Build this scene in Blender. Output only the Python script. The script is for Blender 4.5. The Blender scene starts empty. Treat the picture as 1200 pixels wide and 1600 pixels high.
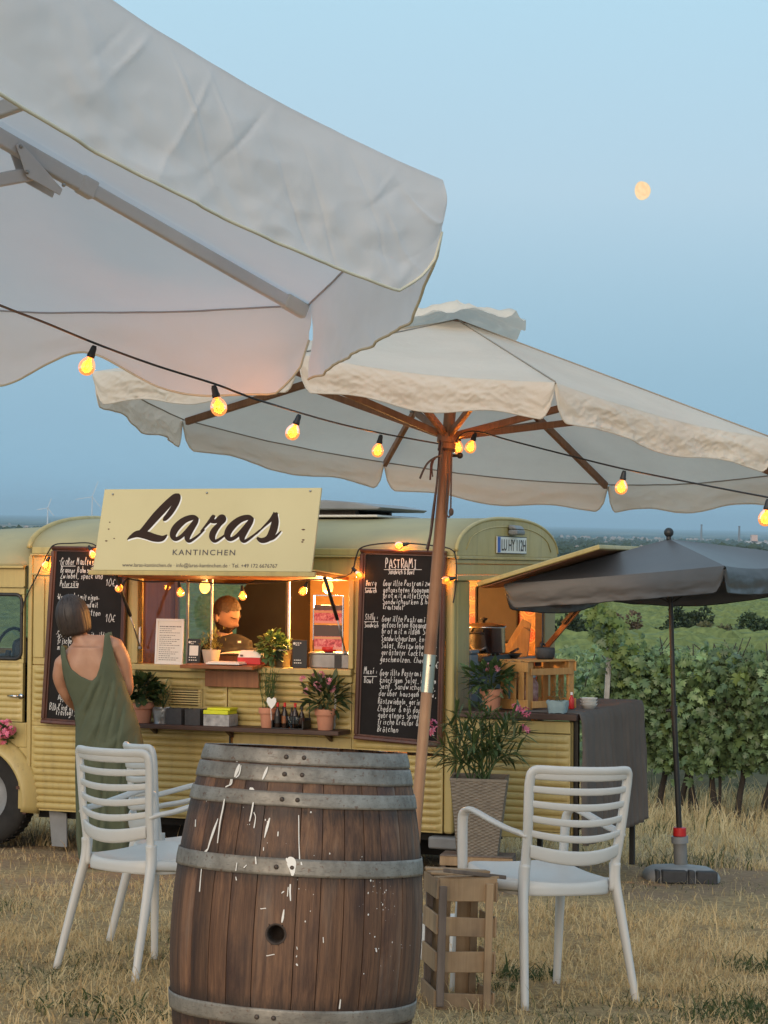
import bpy, bmesh, math, random
import numpy as np
from mathutils import Vector, Matrix, Quaternion, noise
random.seed(7); PI = math.pi
SC = bpy.context.scene
COL = SC.collection
# ------------------------------------------------------------------ camera
FPX = 3300.0
CAM = Vector((0, 0, 1.6))
_p, _r = math.radians(.21), math.radians(1.24)
F_ = Vector((0, math.cos(_p), math.sin(_p)))
_R0 = Vector((1, 0, 0)); _U0 = _R0.cross(F_)
R_ = math.cos(_r)*_R0 + math.sin(_r)*_U0
U_ = -math.sin(_r)*_R0 + math.cos(_r)*_U0
cd = bpy.data.cameras.new('camera'); cam = bpy.data.objects.new('camera', cd); COL.objects.link(cam)
cd.sensor_fit = 'VERTICAL'; cd.sensor_height = 36.0; cd.lens = 36.0*FPX/1600
cd.clip_start = .1; cd.clip_end = 80000
cam.matrix_world = Matrix(((R_.x, U_.x, -F_.x, CAM.x), (R_.y, U_.y, -F_.y, CAM.y), (R_.z, U_.z, -F_.z, CAM.z), (0, 0, 0, 1)))
SC.camera = cam
def ray(x, y): return F_ + R_*((x-600)/FPX) + U_*((800-y)/FPX)
def at(x, y, d): return CAM + ray(x, y)*d          # a point seen in direction (x, y) at distance d metres
# ------------------------------------------------------------------ world, sun, exposure
SUN_EL, SUN_AZ = math.radians(13.0), math.radians(198)   # afterglow of a sun that has just set behind the camera
W = bpy.data.worlds.new('World'); SC.world = W; W.use_nodes = True
nt = W.node_tree; nt.nodes.clear()
sky = nt.nodes.new('ShaderNodeTexSky'); sky.sky_type = 'NISHITA'; sky.sun_disc = False
sky.sun_elevation = SUN_EL; sky.sun_rotation = SUN_AZ; sky.altitude = 200; sky.air_density = 1.0; sky.dust_density = .6; sky.ozone_density = 3.0
bg = nt.nodes.new('ShaderNodeBackground'); bg.inputs['Strength'].default_value = .02
# dusk sky by elevation: blue-grey band of earth shadow low down, paling upwards
tc = nt.nodes.new('ShaderNodeTexCoord'); sx_ = nt.nodes.new('ShaderNodeSeparateXYZ'); nt.links.new(tc.outputs['Generated'], sx_.inputs[0])
rp = nt.nodes.new('ShaderNodeValToRGB'); nt.links.new(sx_.outputs[2], rp.inputs[0]); el_ = rp.color_ramp.elements
for p_, c_ in ((0, (.195,.40,.585)), (.02, (.20,.40,.58)), (.045, (.215,.385,.545)), (.07, (.25,.41,.545)), (.11, (.33,.485,.595)), (.155, (.43,.575,.665)), (.24, (.44,.645,.75)), (.5, (.50,.70,.85)), (1, (.48,.68,.86))):
    e_ = el_[0] if p_ == 0 else (el_[-1] if p_ == 1 else el_.new(p_)); e_.position = p_; e_.color = (*c_, 1)
bg2 = nt.nodes.new('ShaderNodeBackground'); bg2.inputs['Strength'].default_value = 1.0; nt.links.new(rp.outputs[0], bg2.inputs[0])
ad_ = nt.nodes.new('ShaderNodeAddShader')
wo = nt.nodes.new('ShaderNodeOutputWorld')
nt.links.new(sky.outputs[0], bg.inputs[0]); nt.links.new(bg.outputs[0], ad_.inputs[0]); nt.links.new(bg2.outputs[0], ad_.inputs[1]); nt.links.new(ad_.outputs[0], wo.inputs[0])
sl = bpy.data.lights.new('sun', 'SUN'); sl.energy = 3.3; sl.angle = math.radians(55); sl.color = (1, .77, .55)
so = bpy.data.objects.new('sun', sl); COL.objects.link(so)
sd = Vector((math.sin(SUN_AZ)*math.cos(SUN_EL), math.cos(SUN_AZ)*math.cos(SUN_EL), math.sin(SUN_EL)))
so.rotation_euler = (-sd).to_track_quat('-Z', 'Y').to_euler()
SC.view_settings.view_transform = 'Standard'; SC.view_settings.look = 'None'
SC.view_settings.gamma = 1; SC.view_settings.use_curve_mapping = False; SC.view_settings.exposure = 0.0
SC.cycles.use_denoising = True
SC.cycles.max_bounces = 8; SC.cycles.transparent_max_bounces = 16
SC.cycles.sample_clamp_indirect = 4; SC.cycles.caustics_reflective = False; SC.cycles.caustics_refractive = False
# ------------------------------------------------------------------ mesh helpers
def V3(*a): return Vector(a)
def rotz(a): return Matrix.Rotation(a, 4, 'Z')
class MB:
    def __init__(s): s.v = []; s.f = []; s.m = []; s.mi = 0
    def add(s, vs, fs):
        o = len(s.v); s.v.extend([tuple(p) for p in vs])
        for q in fs: s.f.append([o+i for i in q]); s.m.append(s.mi)
        return s
    def box(s, x0, x1, y0, y1, z0, z1):
        return s.add([(x0,y0,z0),(x1,y0,z0),(x1,y1,z0),(x0,y1,z0),(x0,y0,z1),(x1,y0,z1),(x1,y1,z1),(x0,y1,z1)],
                     [(0,3,2,1),(4,5,6,7),(0,1,5,4),(1,2,6,5),(2,3,7,6),(3,0,4,7)])
    def obox(s, c, ex, ey, ez):
        c, ex, ey, ez = Vector(c), Vector(ex), Vector(ey), Vector(ez)
        return s.add([c+a*ex+b*ey+d*ez for d in (-1,1) for a, b in ((-1,-1),(1,-1),(1,1),(-1,1))],
                     [(0,3,2,1),(4,5,6,7),(0,1,5,4),(1,2,6,5),(2,3,7,6),(3,0,4,7)])
    def beam(s, p0, p1, w, h, up=(0,0,1)):
        p0, p1 = Vector(p0), Vector(p1); d = (p1-p0); L = d.length; d = d/L
        x = d.cross(Vector(up)); 
        if x.length < 1e-5: x = d.cross(Vector((0,1,0)))
        x.normalize(); y = x.cross(d)
        return s.obox((p0+p1)/2, d*(L/2), y*(h/2), x*(w/2))
    def tube(s, pts, r, n=8, caps=True, ry=None, up=None, closed=False):
        pts = [Vector(p) for p in pts]; N = len(pts)
        rs = r if isinstance(r, (list, tuple)) else [r]*N
        rys = ry if isinstance(ry, (list, tuple)) else ([ry]*N if ry else rs)
        t0 = (pts[1]-pts[0]).normalized()
        ref = Vector(up) if up else (Vector((0,0,1)) if abs(t0.z) < .9 else Vector((0,1,0)))
        vs = []
        X = None
        for i, p in enumerate(pts):
            if closed: t = (pts[(i+1) % N]-pts[i-1])
            else: t = (pts[min(i+1,N-1)]-pts[max(i-1,0)])
            t.normalize()
            if X is None or up: X = t.cross(ref)
            else: X = X - t*X.dot(t)
            if X.length < 1e-6: X = t.orthogonal()
            X.normalize(); Y = X.cross(t)
            for k in range(n):
                a = 2*PI*k/n
                vs.append(p + X*(rs[i]*math.cos(a)) + Y*(rys[i]*math.sin(a)))
        fs = []
        for i in range(N if closed else N-1):
            for k in range(n):
                a = i*n+k; b = i*n+(k+1) % n; j = ((i+1) % N)*n
                fs.append((a, b, j+(k+1) % n, j+k))
        if caps and not closed:
            fs.append(tuple(range(n))[::-1]); fs.append(tuple((N-1)*n+k for k in range(n)))
        return s.add(vs, fs)
    def lathe(s, prof, n=24, c=(0,0,0), caps=True, a0=0, a1=2*PI, M=None):
        full = abs(a1-a0-2*PI) < 1e-6; K = n if full else n+1; c = Vector(c)
        vs = []
        for r, z in prof:
            for k in range(K):
                a = a0+(a1-a0)*k/n; p = Vector((r*math.cos(a), r*math.sin(a), z))
                vs.append((M @ p if M else p)+c)
        fs = []
        for i in range(len(prof)-1):
            for k in range(n):
                k2 = (k+1) % K
                fs.append((i*K+k, i*K+k2, (i+1)*K+k2, (i+1)*K+k))
        if caps and full:
            if prof[0][0] > 1e-6: fs.append(tuple(range(K))[::-1])
            if prof[-1][0] > 1e-6: fs.append(tuple((len(prof)-1)*K+k for k in range(K)))
        return s.add(vs, fs)
    def grid(s, fn, nu, nv, closeu=False):
        K = nu if closeu else nu+1
        vs = [fn(i/nu, j/nv) for j in range(nv+1) for i in range(K)]
        fs = [(j*K+i, j*K+(i+1) % K, (j+1)*K+(i+1) % K, (j+1)*K+i) for j in range(nv) for i in range(nu)]
        return s.add(vs, fs)
    def prism(s, pts, vec):
        pts = [Vector(p) for p in pts]; vec = Vector(vec); n = len(pts)
        return s.add(pts+[p+vec for p in pts], [tuple(range(n))[::-1], tuple(range(n, 2*n))]+[(i, (i+1) % n, n+(i+1) % n, n+i) for i in range(n)])
    def sphere(s, c, r, n=12, m=8, sc=(1,1,1)):
        c = Vector(c)
        return s.lathe([(r*math.sin(PI*j/m) if 0 < j < m else 0, -r*math.cos(PI*j/m)) for j in range(m+1)], n, c, False,
                       M=Matrix.Diagonal((sc[0], sc[1], sc[2])))
    def mesh(s, name, mats, smooth=False):
        me = bpy.data.meshes.new(name); me.from_pydata(s.v, [], s.f)
        for m in (mats if isinstance(mats, (list, tuple)) else [mats]): me.materials.append(m)
        if len(set(s.m)) > 1: me.polygons.foreach_set('material_index', s.m)
        if smooth: me.polygons.foreach_set('use_smooth', [True]*len(me.polygons))
        me.update(); return me
    def obj(s, name, mats, parent=None, smooth=False, bevel=0, solid=0, sub=0, seg=2, auto=None):
        o = bpy.data.objects.new(name, s.mesh(name, mats, smooth or bevel > 0)); COL.objects.link(o)
        if parent is not None: o.parent = parent
        if solid:
            md = o.modifiers.new('solid', 'SOLIDIFY'); md.thickness = solid; md.offset = 0
        if bevel:
            md = o.modifiers.new('bevel', 'BEVEL'); md.width = bevel; md.segments = seg; md.limit_method = 'ANGLE'; md.angle_limit = math.radians(35)
            md.harden_normals = True
        if sub:
            md = o.modifiers.new('sub', 'SUBSURF'); md.levels = sub; md.render_levels = sub
        if auto and not bevel:
            me = o.data
            me.polygons.foreach_set('use_smooth', [True]*len(me.polygons))
            try: me.set_sharp_from_angle(angle=math.radians(auto))
            except Exception: pass
        return o
def tag(o, label=None, cat=None, group=None, kind=None):
    if label: o['label'] = label
    if cat: o['category'] = cat
    if group: o['group'] = group
    if kind: o['kind'] = kind
    return o
def empty(name, M, label, cat, group=None):
    o = bpy.data.objects.new(name, None); COL.objects.link(o); o.empty_display_size = .1
    o.matrix_world = M if isinstance(M, Matrix) else Matrix.Translation(Vector(M))
    return tag(o, label, cat, group)
def copy_tree(o, parent=None):
    c = o.copy(); COL.objects.link(c); c.parent = parent
    for ch in list(o.children): copy_tree(ch, c)
    return c
def lerp(a, b, t): return a+(b-a)*t
def bez(p, n=12):
    p = [Vector(q) for q in p]; out = []
    for i in range(n+1):
        t = i/n; q = list(p)
        while len(q) > 1: q = [q[k].lerp(q[k+1], t) for k in range(len(q)-1)]
        out.append(q[0])
    return out
def spline(pts, n=6):
    pts = [Vector(p) for p in pts]; out = []
    for i in range(len(pts)-1):
        a = pts[max(i-1,0)]; b = pts[i]; c = pts[i+1]; d = pts[min(i+2, len(pts)-1)]
        for k in range(n):
            t = k/n
            out.append(.5*((2*b)+(c-a)*t+(2*a-5*b+4*c-d)*t*t+(3*b-a-3*c+d)*t**3))
    out.append(pts[-1]); return out
def sn(x, y=0, z=0, s=1.0): return noise.noise(Vector((x*s, y*s, z*s)))
# ------------------------------------------------------------------ ground profile
GT = [(-400,34),(-60,5.5),(0,.52),(6,.02),(13,-.56),(26,-1.65),(40,-2.7),(80,-4.6),(150,-6.1),(220,-7.2),(320,-8.9),(500,-11.9),(900,-17.4),(1600,-24.4),(3000,-33.4),(6000,-43.4),(12000,-53.4),(40000,-60)]
_gy = np.array([a for a, b in GT], float); _gz = np.array([b for a, b in GT], float)
def gz(x, y): return float(np.interp(y, _gy, _gz)) - .011*max(-12, min(12, x))
def ground_at(px, py):
    lo, hi = 2.0, 20000.0
    for _ in range(60):
        m = (lo+hi)/2; q = at(px, py, m)
        if q.z > gz(q.x, q.y): lo = m
        else: hi = m
    return at(px, py, lo)
SLOPE = Vector((.011, .083, 1)).normalized()
def gframe(x, y, yaw=0, tilt=1.0, dz=0):
    n = Vector((0,0,1)).lerp(SLOPE, tilt).normalized()
    f = Vector((-math.sin(yaw), math.cos(yaw), 0)); xr = f.cross(n).normalized(); f = n.cross(xr)
    p = Vector((x, y, gz(x, y)+dz))
    return Matrix(((xr.x, f.x, n.x, p.x), (xr.y, f.y, n.y, p.y), (xr.z, f.z, n.z, p.z), (0,0,0,1)))
# ------------------------------------------------------------------ materials
def nodes(name):
    m = bpy.data.materials.new(name); m.use_nodes = True
    t = m.node_tree; b = t.nodes['Principled BSDF']; return m, t, b
def N(t, kind, **kw):
    n = t.nodes.new('ShaderNode'+kind)
    for k, v in kw.items():
        if k.startswith('i_'): n.inputs[k[2:].replace('_', ' ')].default_value = v
        else: setattr(n, k, v)
    return n
def coords(t, scale=(1,1,1), src='Object'):
    c = N(t, 'TexCoord'); mp = N(t, 'Mapping'); mp.inputs['Scale'].default_value = scale
    t.links.new(c.outputs[src], mp.inputs[0]); return mp.outputs[0]
def ramp(t, fac, stops):
    r = N(t, 'ValToRGB'); e = r.color_ramp.elements
    while len(e) > 1: e.remove(e[-1])
    e[0].position = stops[0][0]; e[0].color = (*stops[0][1], 1)
    for p, c in stops[1:]:
        q = e.new(p); q.color = (*c, 1)
    t.links.new(fac, r.inputs[0]); return r.outputs[0]
def mixc(t, fac, a, b, mode='MIX'):
    m = N(t, 'Mix', data_type='RGBA', blend_type=mode)
    for s, v in ((0, fac), (6, a), (7, b)):
        if hasattr(v, 'is_output'): t.links.new(v, m.inputs[s])
        else: m.inputs[s].default_value = v if s == 0 else ((*v, 1) if len(v) == 3 else v)
    return m.outputs[2]
def noisef(t, vec, scale, detail=4, rough=.6, dist=0):
    n = N(t, 'TexNoise'); n.inputs['Scale'].default_value = scale; n.inputs['Detail'].default_value = detail; n.inputs['Roughness'].default_value = rough; n.inputs['Distortion'].default_value = dist
    t.links.new(vec, n.inputs['Vector']); return n.outputs[0]
def bump(t, b, h, strength=.3, dist=.01):
    u = N(t, 'Bump'); u.inputs['Strength'].default_value = strength; u.inputs['Distance'].default_value = dist
    t.links.new(h, u.inputs['Height']); t.links.new(u.outputs[0], b.inputs['Normal'])
def maprange(t, v, a, b, c=0, d=1):
    m = N(t, 'MapRange'); 
    for i, q in enumerate((a, b, c, d)): m.inputs[i+1].default_value = q
    t.links.new(v, m.inputs[0]); return m.outputs[0]
def math_(t, op, a, b=None):
    m = N(t, 'Math', operation=op)
    for i, v in enumerate((a, b)):
        if v is None: continue
        if hasattr(v, 'is_output'): t.links.new(v, m.inputs[i])
        else: m.inputs[i].default_value = v
    return m.outputs[0]
def objrand(t):
    return N(t, 'ObjectInfo').outputs['Random']
def basic(name, c1, c2=None, rough=.6, scale=8, bs=.0, bscale=60, metal=0, spec=.5, stretch=(1,1,1), detail=5, rr=0, coat=0, rnd=0, bdist=.004):
    m, t, b = nodes(name)
    vec = coords(t, stretch)
    c2 = c2 or tuple(x*.75 for x in c1)
    nf = noisef(t, vec, scale, detail)
    col = mixc(t, maprange(t, nf, .3, .7), c1, c2)
    if rnd:
        h = N(t, 'HueSaturation'); t.links.new(col, h.inputs['Color']); t.links.new(maprange(t, objrand(t), 0, 1, 1-rnd, 1+rnd), h.inputs['Value']); col = h.outputs[0]
    t.links.new(col, b.inputs['Base Color'])
    b.inputs['Metallic'].default_value = metal; b.inputs['Specular IOR Level'].default_value = spec
    if rr: t.links.new(maprange(t, noisef(t, vec, scale*2.3, 4), .3, .7, rough-rr, rough+rr), b.inputs['Roughness'])
    else: b.inputs['Roughness'].default_value = rough
    if coat: b.inputs['Coat Weight'].default_value = coat
    if bs: bump(t, b, noisef(t, vec, bscale, 6), bs, bdist)
    return m
def wood(name, c1, c2, axis=2, fine=40, rough=.65, bs=.35, rnd=.12, dark=None):
    m, t, b = nodes(name)
    s = [fine]*3; s[axis] = fine*.05
    c = N(t, 'TexCoord'); mp = N(t, 'Mapping'); mp.inputs['Scale'].default_value = s
    add = N(t, 'VectorMath', operation='ADD'); t.links.new(c.outputs['Object'], add.inputs[0])
    cm = N(t, 'CombineXYZ'); rr = objrand(t)
    for i in range(3): t.links.new(math_(t, 'MULTIPLY', rr, (3.7, 9.1, 5.3)[i]), cm.inputs[i])
    t.links.new(cm.outputs[0], add.inputs[1]); t.links.new(add.outputs[0], mp.inputs[0])
    n1 = noisef(t, mp.outputs[0], 1.0, 6, .65, .6); n2 = noisef(t, add.outputs[0], 3.5, 4)
    col = mixc(t, maprange(t, n1, .32, .68), c1, c2)
    col = mixc(t, maprange(t, n2, .45, .75, 0, .65), col, dark or tuple(x*.45 for x in c2))
    h = N(t, 'HueSaturation'); t.links.new(col, h.inputs['Color']); t.links.new(maprange(t, rr, 0, 1, 1-rnd, 1+rnd), h.inputs['Value'])
    t.links.new(h.outputs[0], b.inputs['Base Color']); b.inputs['Roughness'].default_value = rough
    bump(t, b, n1, bs, .004); return m
def fabric(name, c1, c2, trans=.4, wscale=9, weave=700, bs=.25, wr=.5, crease=.5, rough=.85, spec=.2):
    m, t, b = nodes(name)
    vec = coords(t)
    nf = noisef(t, vec, 2.2, 5)
    col = mixc(t, maprange(t, nf, .35, .7), c1, c2)
    t.links.new(col, b.inputs['Base Color']); b.inputs['Roughness'].default_value = rough; b.inputs['Specular IOR Level'].default_value = spec
    h1 = noisef(t, vec, wscale, 5, .6, .8); h2 = noisef(t, vec, weave, 2)
    rg = N(t, 'TexNoise'); rg.noise_type = 'RIDGED_MULTIFRACTAL'; rg.inputs['Scale'].default_value = 2.6; rg.inputs['Detail'].default_value = 3; rg.inputs['Roughness'].default_value = .5; rg.inputs['Distortion'].default_value = .6; t.links.new(vec, rg.inputs['Vector'])
    h1 = math_(t, 'ADD', h1, math_(t, 'MULTIPLY', maprange(t, rg.outputs[0], .6, 2.2), crease))
    hs = math_(t, 'ADD', math_(t, 'MULTIPLY', h1, wr), math_(t, 'MULTIPLY', h2, .04))
    bump(t, b, hs, bs, .03)
    if trans:
        tr = N(t, 'BsdfTranslucent'); t.links.new(col, tr.inputs[0]); mx = N(t, 'MixShader'); mx.inputs[0].default_value = trans
        out = t.nodes['Material Output']
        t.links.new(b.outputs[0], mx.inputs[1]); t.links.new(tr.outputs[0], mx.inputs[2]); t.links.new(mx.outputs[0], out.inputs[0])
    return m
def leafmat(name, c1, c2, rough=.5, trans=.25, scale=6, rnd=.25):
    m, t, b = nodes(name)
    vec = coords(t, src='Generated') if False else coords(t)
    nf = noisef(t, vec, scale, 3)
    col = mixc(t, maprange(t, nf, .3, .7), c1, c2)
    h = N(t, 'HueSaturation'); t.links.new(col, h.inputs['Color']); t.links.new(maprange(t, objrand(t), 0, 1, 1-rnd, 1+rnd), h.inputs['Value'])
    at_ = N(t, 'Attribute'); at_.attribute_name = 'vary'
    h2 = N(t, 'HueSaturation'); t.links.new(h.outputs[0], h2.inputs['Color']); t.links.new(maprange(t, at_.outputs['Fac'], 0, 1, 1.0, 1.9), h2.inputs['Value'])
    col = h2.outputs[0]
    t.links.new(col, b.inputs['Base Color']); b.inputs['Roughness'].default_value = rough
    tr = N(t, 'BsdfTranslucent'); t.links.new(col, tr.inputs[0]); mx = N(t, 'MixShader'); mx.inputs[0].default_value = trans
    out = t.nodes['Material Output']
    t.links.new(b.outputs[0], mx.inputs[1]); t.links.new(tr.outputs[0], mx.inputs[2]); t.links.new(mx.outputs[0], out.inputs[0])
    return m
def emis(name, col, s, none=True):
    m, t, b = nodes(name); b.inputs['Base Color'].default_value = (*col, 1); b.inputs['Emission Color'].default_value = (*col, 1); b.inputs['Emission Strength'].default_value = s
    if none: m.cycles.emission_sampling = 'NONE'
    return m
def glassy(name, tint, alpha=.25, rough=.05, refl=1.0, emit=None, es=0):
    m, t, b = nodes(name); out = t.nodes['Material Output']
    tr = N(t, 'BsdfTransparent'); tr.inputs[0].default_value = (*tint, 1)
    gl = N(t, 'BsdfGlossy'); gl.inputs['Roughness'].default_value = rough
    fr = N(t, 'Fresnel'); fr.inputs[0].default_value = 1.5
    mx = N(t, 'MixShader'); t.links.new(math_(t, 'MULTIPLY', fr.outputs[0], refl), mx.inputs[0]); t.links.new(tr.outputs[0], mx.inputs[1]); t.links.new(gl.outputs[0], mx.inputs[2])
    last = mx.outputs[0]
    if emit:
        e = N(t, 'Emission'); e.inputs[0].default_value = (*emit, 1); e.inputs[1].default_value = es
        ad = N(t, 'AddShader'); t.links.new(last, ad.inputs[0]); t.links.new(e.outputs[0], ad.inputs[1]); last = ad.outputs[0]
        m.cycles.emission_sampling = 'NONE'
    t.links.new(last, out.inputs[0]); return m

def paint_mat():
    m, t, b = nodes('yellow_van_paint'); vec = coords(t)
    n1 = noisef(t, vec, 1.6, 6, .65); n2 = noisef(t, vec, 14, 6, .7); n3 = noisef(t, coords(t, (18, 18, 2.0)), 1.0, 5, .7)
    col = mixc(t, maprange(t, n1, .3, .7), (.48,.375,.145), (.40,.305,.115))
    col = mixc(t, maprange(t, n3, .48, .75, 0, .55), col, (.25,.19,.085))        # rain streaks
    col = mixc(t, maprange(t, n2, .63, .74, 0, .6), col, (.20,.13,.06))      # chips and rust specks
    t.links.new(col, b.inputs['Base Color'])
    t.links.new(maprange(t, n1, .3, .7, .34, .55), b.inputs['Roughness'])
    bump(t, b, n2, .12, .003); return m
M = {}
M['paint'] = paint_mat()
M['paint_in'] = basic('inner_paint', (.55,.33,.14), (.46,.26,.10), .6)
M['roof'] = basic('roof_paint', (.40,.345,.185), (.31,.28,.165), .6, 2.5, .1, 30, spec=.25)
M['rust'] = basic('rust', (.12,.05,.03), (.05,.025,.02), .8, 20)
M['black'] = basic('black_plastic', (.012,.012,.013), (.02,.02,.02), .5, 10)
M['rubber'] = basic('rubber', (.010,.0095,.009), (.02,.018,.017), .85, 14, .3, 80)
M['void'] = basic('dark_underbody', (.012,.011,.010), (.02,.018,.016), .9)
M['steel'] = basic('steel', (.42,.42,.42), (.30,.30,.30), .35, 6, metal=1, rr=.1)
M['chrome'] = basic('chrome', (.6,.6,.6), (.5,.5,.5), .15, 6, metal=1)
M['grey_metal'] = basic('grey_painted_metal', (.22,.23,.24), (.15,.155,.16), .5, 6)
M['greyplastic'] = basic('grey_plastic', (.24,.25,.26), (.18,.19,.20), .45, 5)
M['white_plastic'] = basic('white_plastic', (.60,.59,.565), (.53,.52,.495), .40, 3, .06, 160, rr=.06)
M['white'] = basic('white_lacquer', (.78,.77,.74), (.70,.69,.66), .5, 4)
M['paper'] = basic('paper', (.74,.72,.66), (.68,.66,.60), .8, 6)
M['ink'] = basic('ink', (.06,.05,.05), (.09,.08,.08), .7)
M['brown_ink'] = basic('brown_sign_letters', (.030,.016,.012), (.035,.02,.015), .7, spec=.15)
M['cream_sign'] = basic('cream_sign_paint', (.55,.485,.275), (.50,.435,.24), .42, 1.2, rr=.06, spec=.35)
M['frame_wood'] = wood('dark_red_frame_wood', (.10,.035,.02), (.055,.02,.014), 2, 30, .35, .15)
M['board'] = basic('chalkboard_slate', (.009,.008,.008), (.017,.015,.015), .7, 5, .06, 50, spec=.15)
M['chalk'] = basic('chalk', (.70,.69,.67), (.52,.51,.50), .9, 90)
M['dark_wood'] = wood('dark_shelf_wood', (.075,.035,.022), (.04,.018,.012), 0, 30, .5, .25)
M['ledge_wood'] = wood('varnished_ledge_wood', (.35,.14,.05), (.20,.07,.025), 0, 30, .4, .2)
M['teak'] = wood('umbrella_teak', (.33,.165,.08), (.22,.10,.048), 2, 40, .5, .2)
M['pole_wood'] = wood('umbrella_pole_wood', (.47,.28,.15), (.36,.19,.10), 2, 36, .5, .25, .12, (.26,.13,.075))
M['crate_wood'] = wood('crate_pine', (.42,.285,.165), (.30,.19,.10), 2, 40, .75, .4, .2, (.08,.055,.04))
M['crate_yellow'] = wood('crate_yellow_pine', (.52,.29,.10), (.40,.20,.06), 2, 40, .6, .3, .15)
M['weathered'] = wood('weathered_wood', (.20,.155,.125), (.12,.09,.075), 2, 40, .8, .4)
M['panel_wood'] = wood('interior_wood', (.30,.12,.045), (.18,.065,.025), 2, 26, .5, .2)
M['terracotta'] = basic('terracotta', (.52,.23,.14), (.44,.19,.115), .8, 7, .15, 90)
M['soil'] = basic('soil', (.03,.02,.014), (.05,.035,.025), .95, 60, .6, 80)
M['canvas_white'] = fabric('white_awning_fabric', (.90,.88,.88), (.86,.84,.84), .40, 5, 900, .22, .22, .55)
M['canvas_cream'] = fabric('cream_umbrella_canvas', (.84,.79,.70), (.76,.70,.61), .38, 11, 900, .5, .5, .7)
M['parasol_grey'] = fabric('anthracite_parasol_fabric', (.088,.090,.096), (.072,.074,.078), .05, 5, 900, .15, .2, .1, .42, .55)
M['piping'] = basic('cream_piping', (.72,.66,.50), (.62,.56,.42), .8)
M['alu'] = basic('white_aluminium', (.62,.62,.63), (.52,.52,.54), .4, 4, rr=.08)
M['cloth_grey'] = basic('grey_tablecloth', (.15,.118,.098), (.105,.083,.07), .9, 3, .3, 300)
M['bulb_glass'] = glassy('amber_bulb_glass', (1,.62,.25), emit=(1,.25,.025), es=1.15)
M['filament'] = emis('bulb_filament', (1,.36,.06), 3.6)
M['lamp_white'] = emis('bright_lamp', (1,.45,.09), 3.6)
M['glass'] = glassy('window_glass', (.88,.90,.90), rough=.03)
M['glass_dark'] = glassy('jar_glass', (.8,.85,.85), rough=.05)
M['glass_frost'] = basic('milky_window', (.10,.088,.078), (.14,.125,.11), .65, 3, spec=.08)
M['skin'] = basic('skin', (.42,.225,.14), (.35,.17,.10), .5, 9, .05, 200)
M['hair_dark'] = basic('dark_hair', (.018,.012,.010), (.045,.030,.024), .55, 40, .5, 60, stretch=(3,3,.4))
M['hair_brown'] = basic('brown_hair', (.05,.027,.016), (.03,.016,.010), .6, 40, .5, 60)
M['dress'] = basic('olive_dress', (.082,.096,.055), (.062,.074,.042), .8, 4, .12, 200)
M['shirt_black'] = basic('black_shirt', (.014,.015,.018), (.02,.021,.025), .8, 6)
M['pink'] = basic('pink_petals', (.62,.10,.20), (.70,.22,.33), .6, 50, rnd=.2)
M['pink_soft'] = basic('soft_pink_petals', (.60,.26,.30), (.50,.15,.22), .6, 50)
M['leaf_dark'] = leafmat('dark_leaves', (.028,.055,.018), (.05,.085,.028))
M['leaf_mid'] = leafmat('mid_green_leaves', (.05,.095,.03), (.08,.13,.045))
M['leaf_ole'] = leafmat('oleander_leaves', (.05,.085,.028), (.105,.145,.05), .4)
M['leaf_vine'] = leafmat('vine_leaves', (.10,.155,.06), (.165,.225,.095), .42, .25, 5, .35)
M['leaf_young'] = leafmat('young_vine_leaves', (.16,.22,.05), (.20,.26,.07), .55, .35, 4)
M['leaf_herb'] = leafmat('herb_needles', (.07,.10,.05), (.11,.14,.07), .6)
M['leaf_yellow'] = leafmat('yellowish_herb', (.20,.17,.035), (.12,.13,.03), .6)
M['bark'] = basic('vine_bark', (.06,.047,.037), (.032,.025,.02), .95, 30, .8, 60, stretch=(4,4,.6))
M['red'] = basic('red_plastic', (.55,.02,.02), (.45,.015,.015), .4)
M['lime'] = basic('lime_lid', (.62,.66,.02), (.52,.56,.02), .5, 12)
M['concrete'] = basic('concrete_look', (.36,.36,.36), (.24,.24,.24), .8, 20, .2, 70)
M['felt'] = basic('dark_grey_box', (.055,.055,.058), (.04,.04,.042), .9, 40, .3, 200)
M['stone'] = basic('black_stone', (.03,.03,.032), (.05,.05,.052), .7, 30, .3, 60)
M['bluecloth'] = basic('pale_blue_foil', (.30,.40,.42), (.22,.31,.34), .55, 14, .4, 30)
M['skin_man'] = basic('tanned_skin', (.30,.175,.125), (.23,.125,.088), .55, 9, .05, 200)
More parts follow.
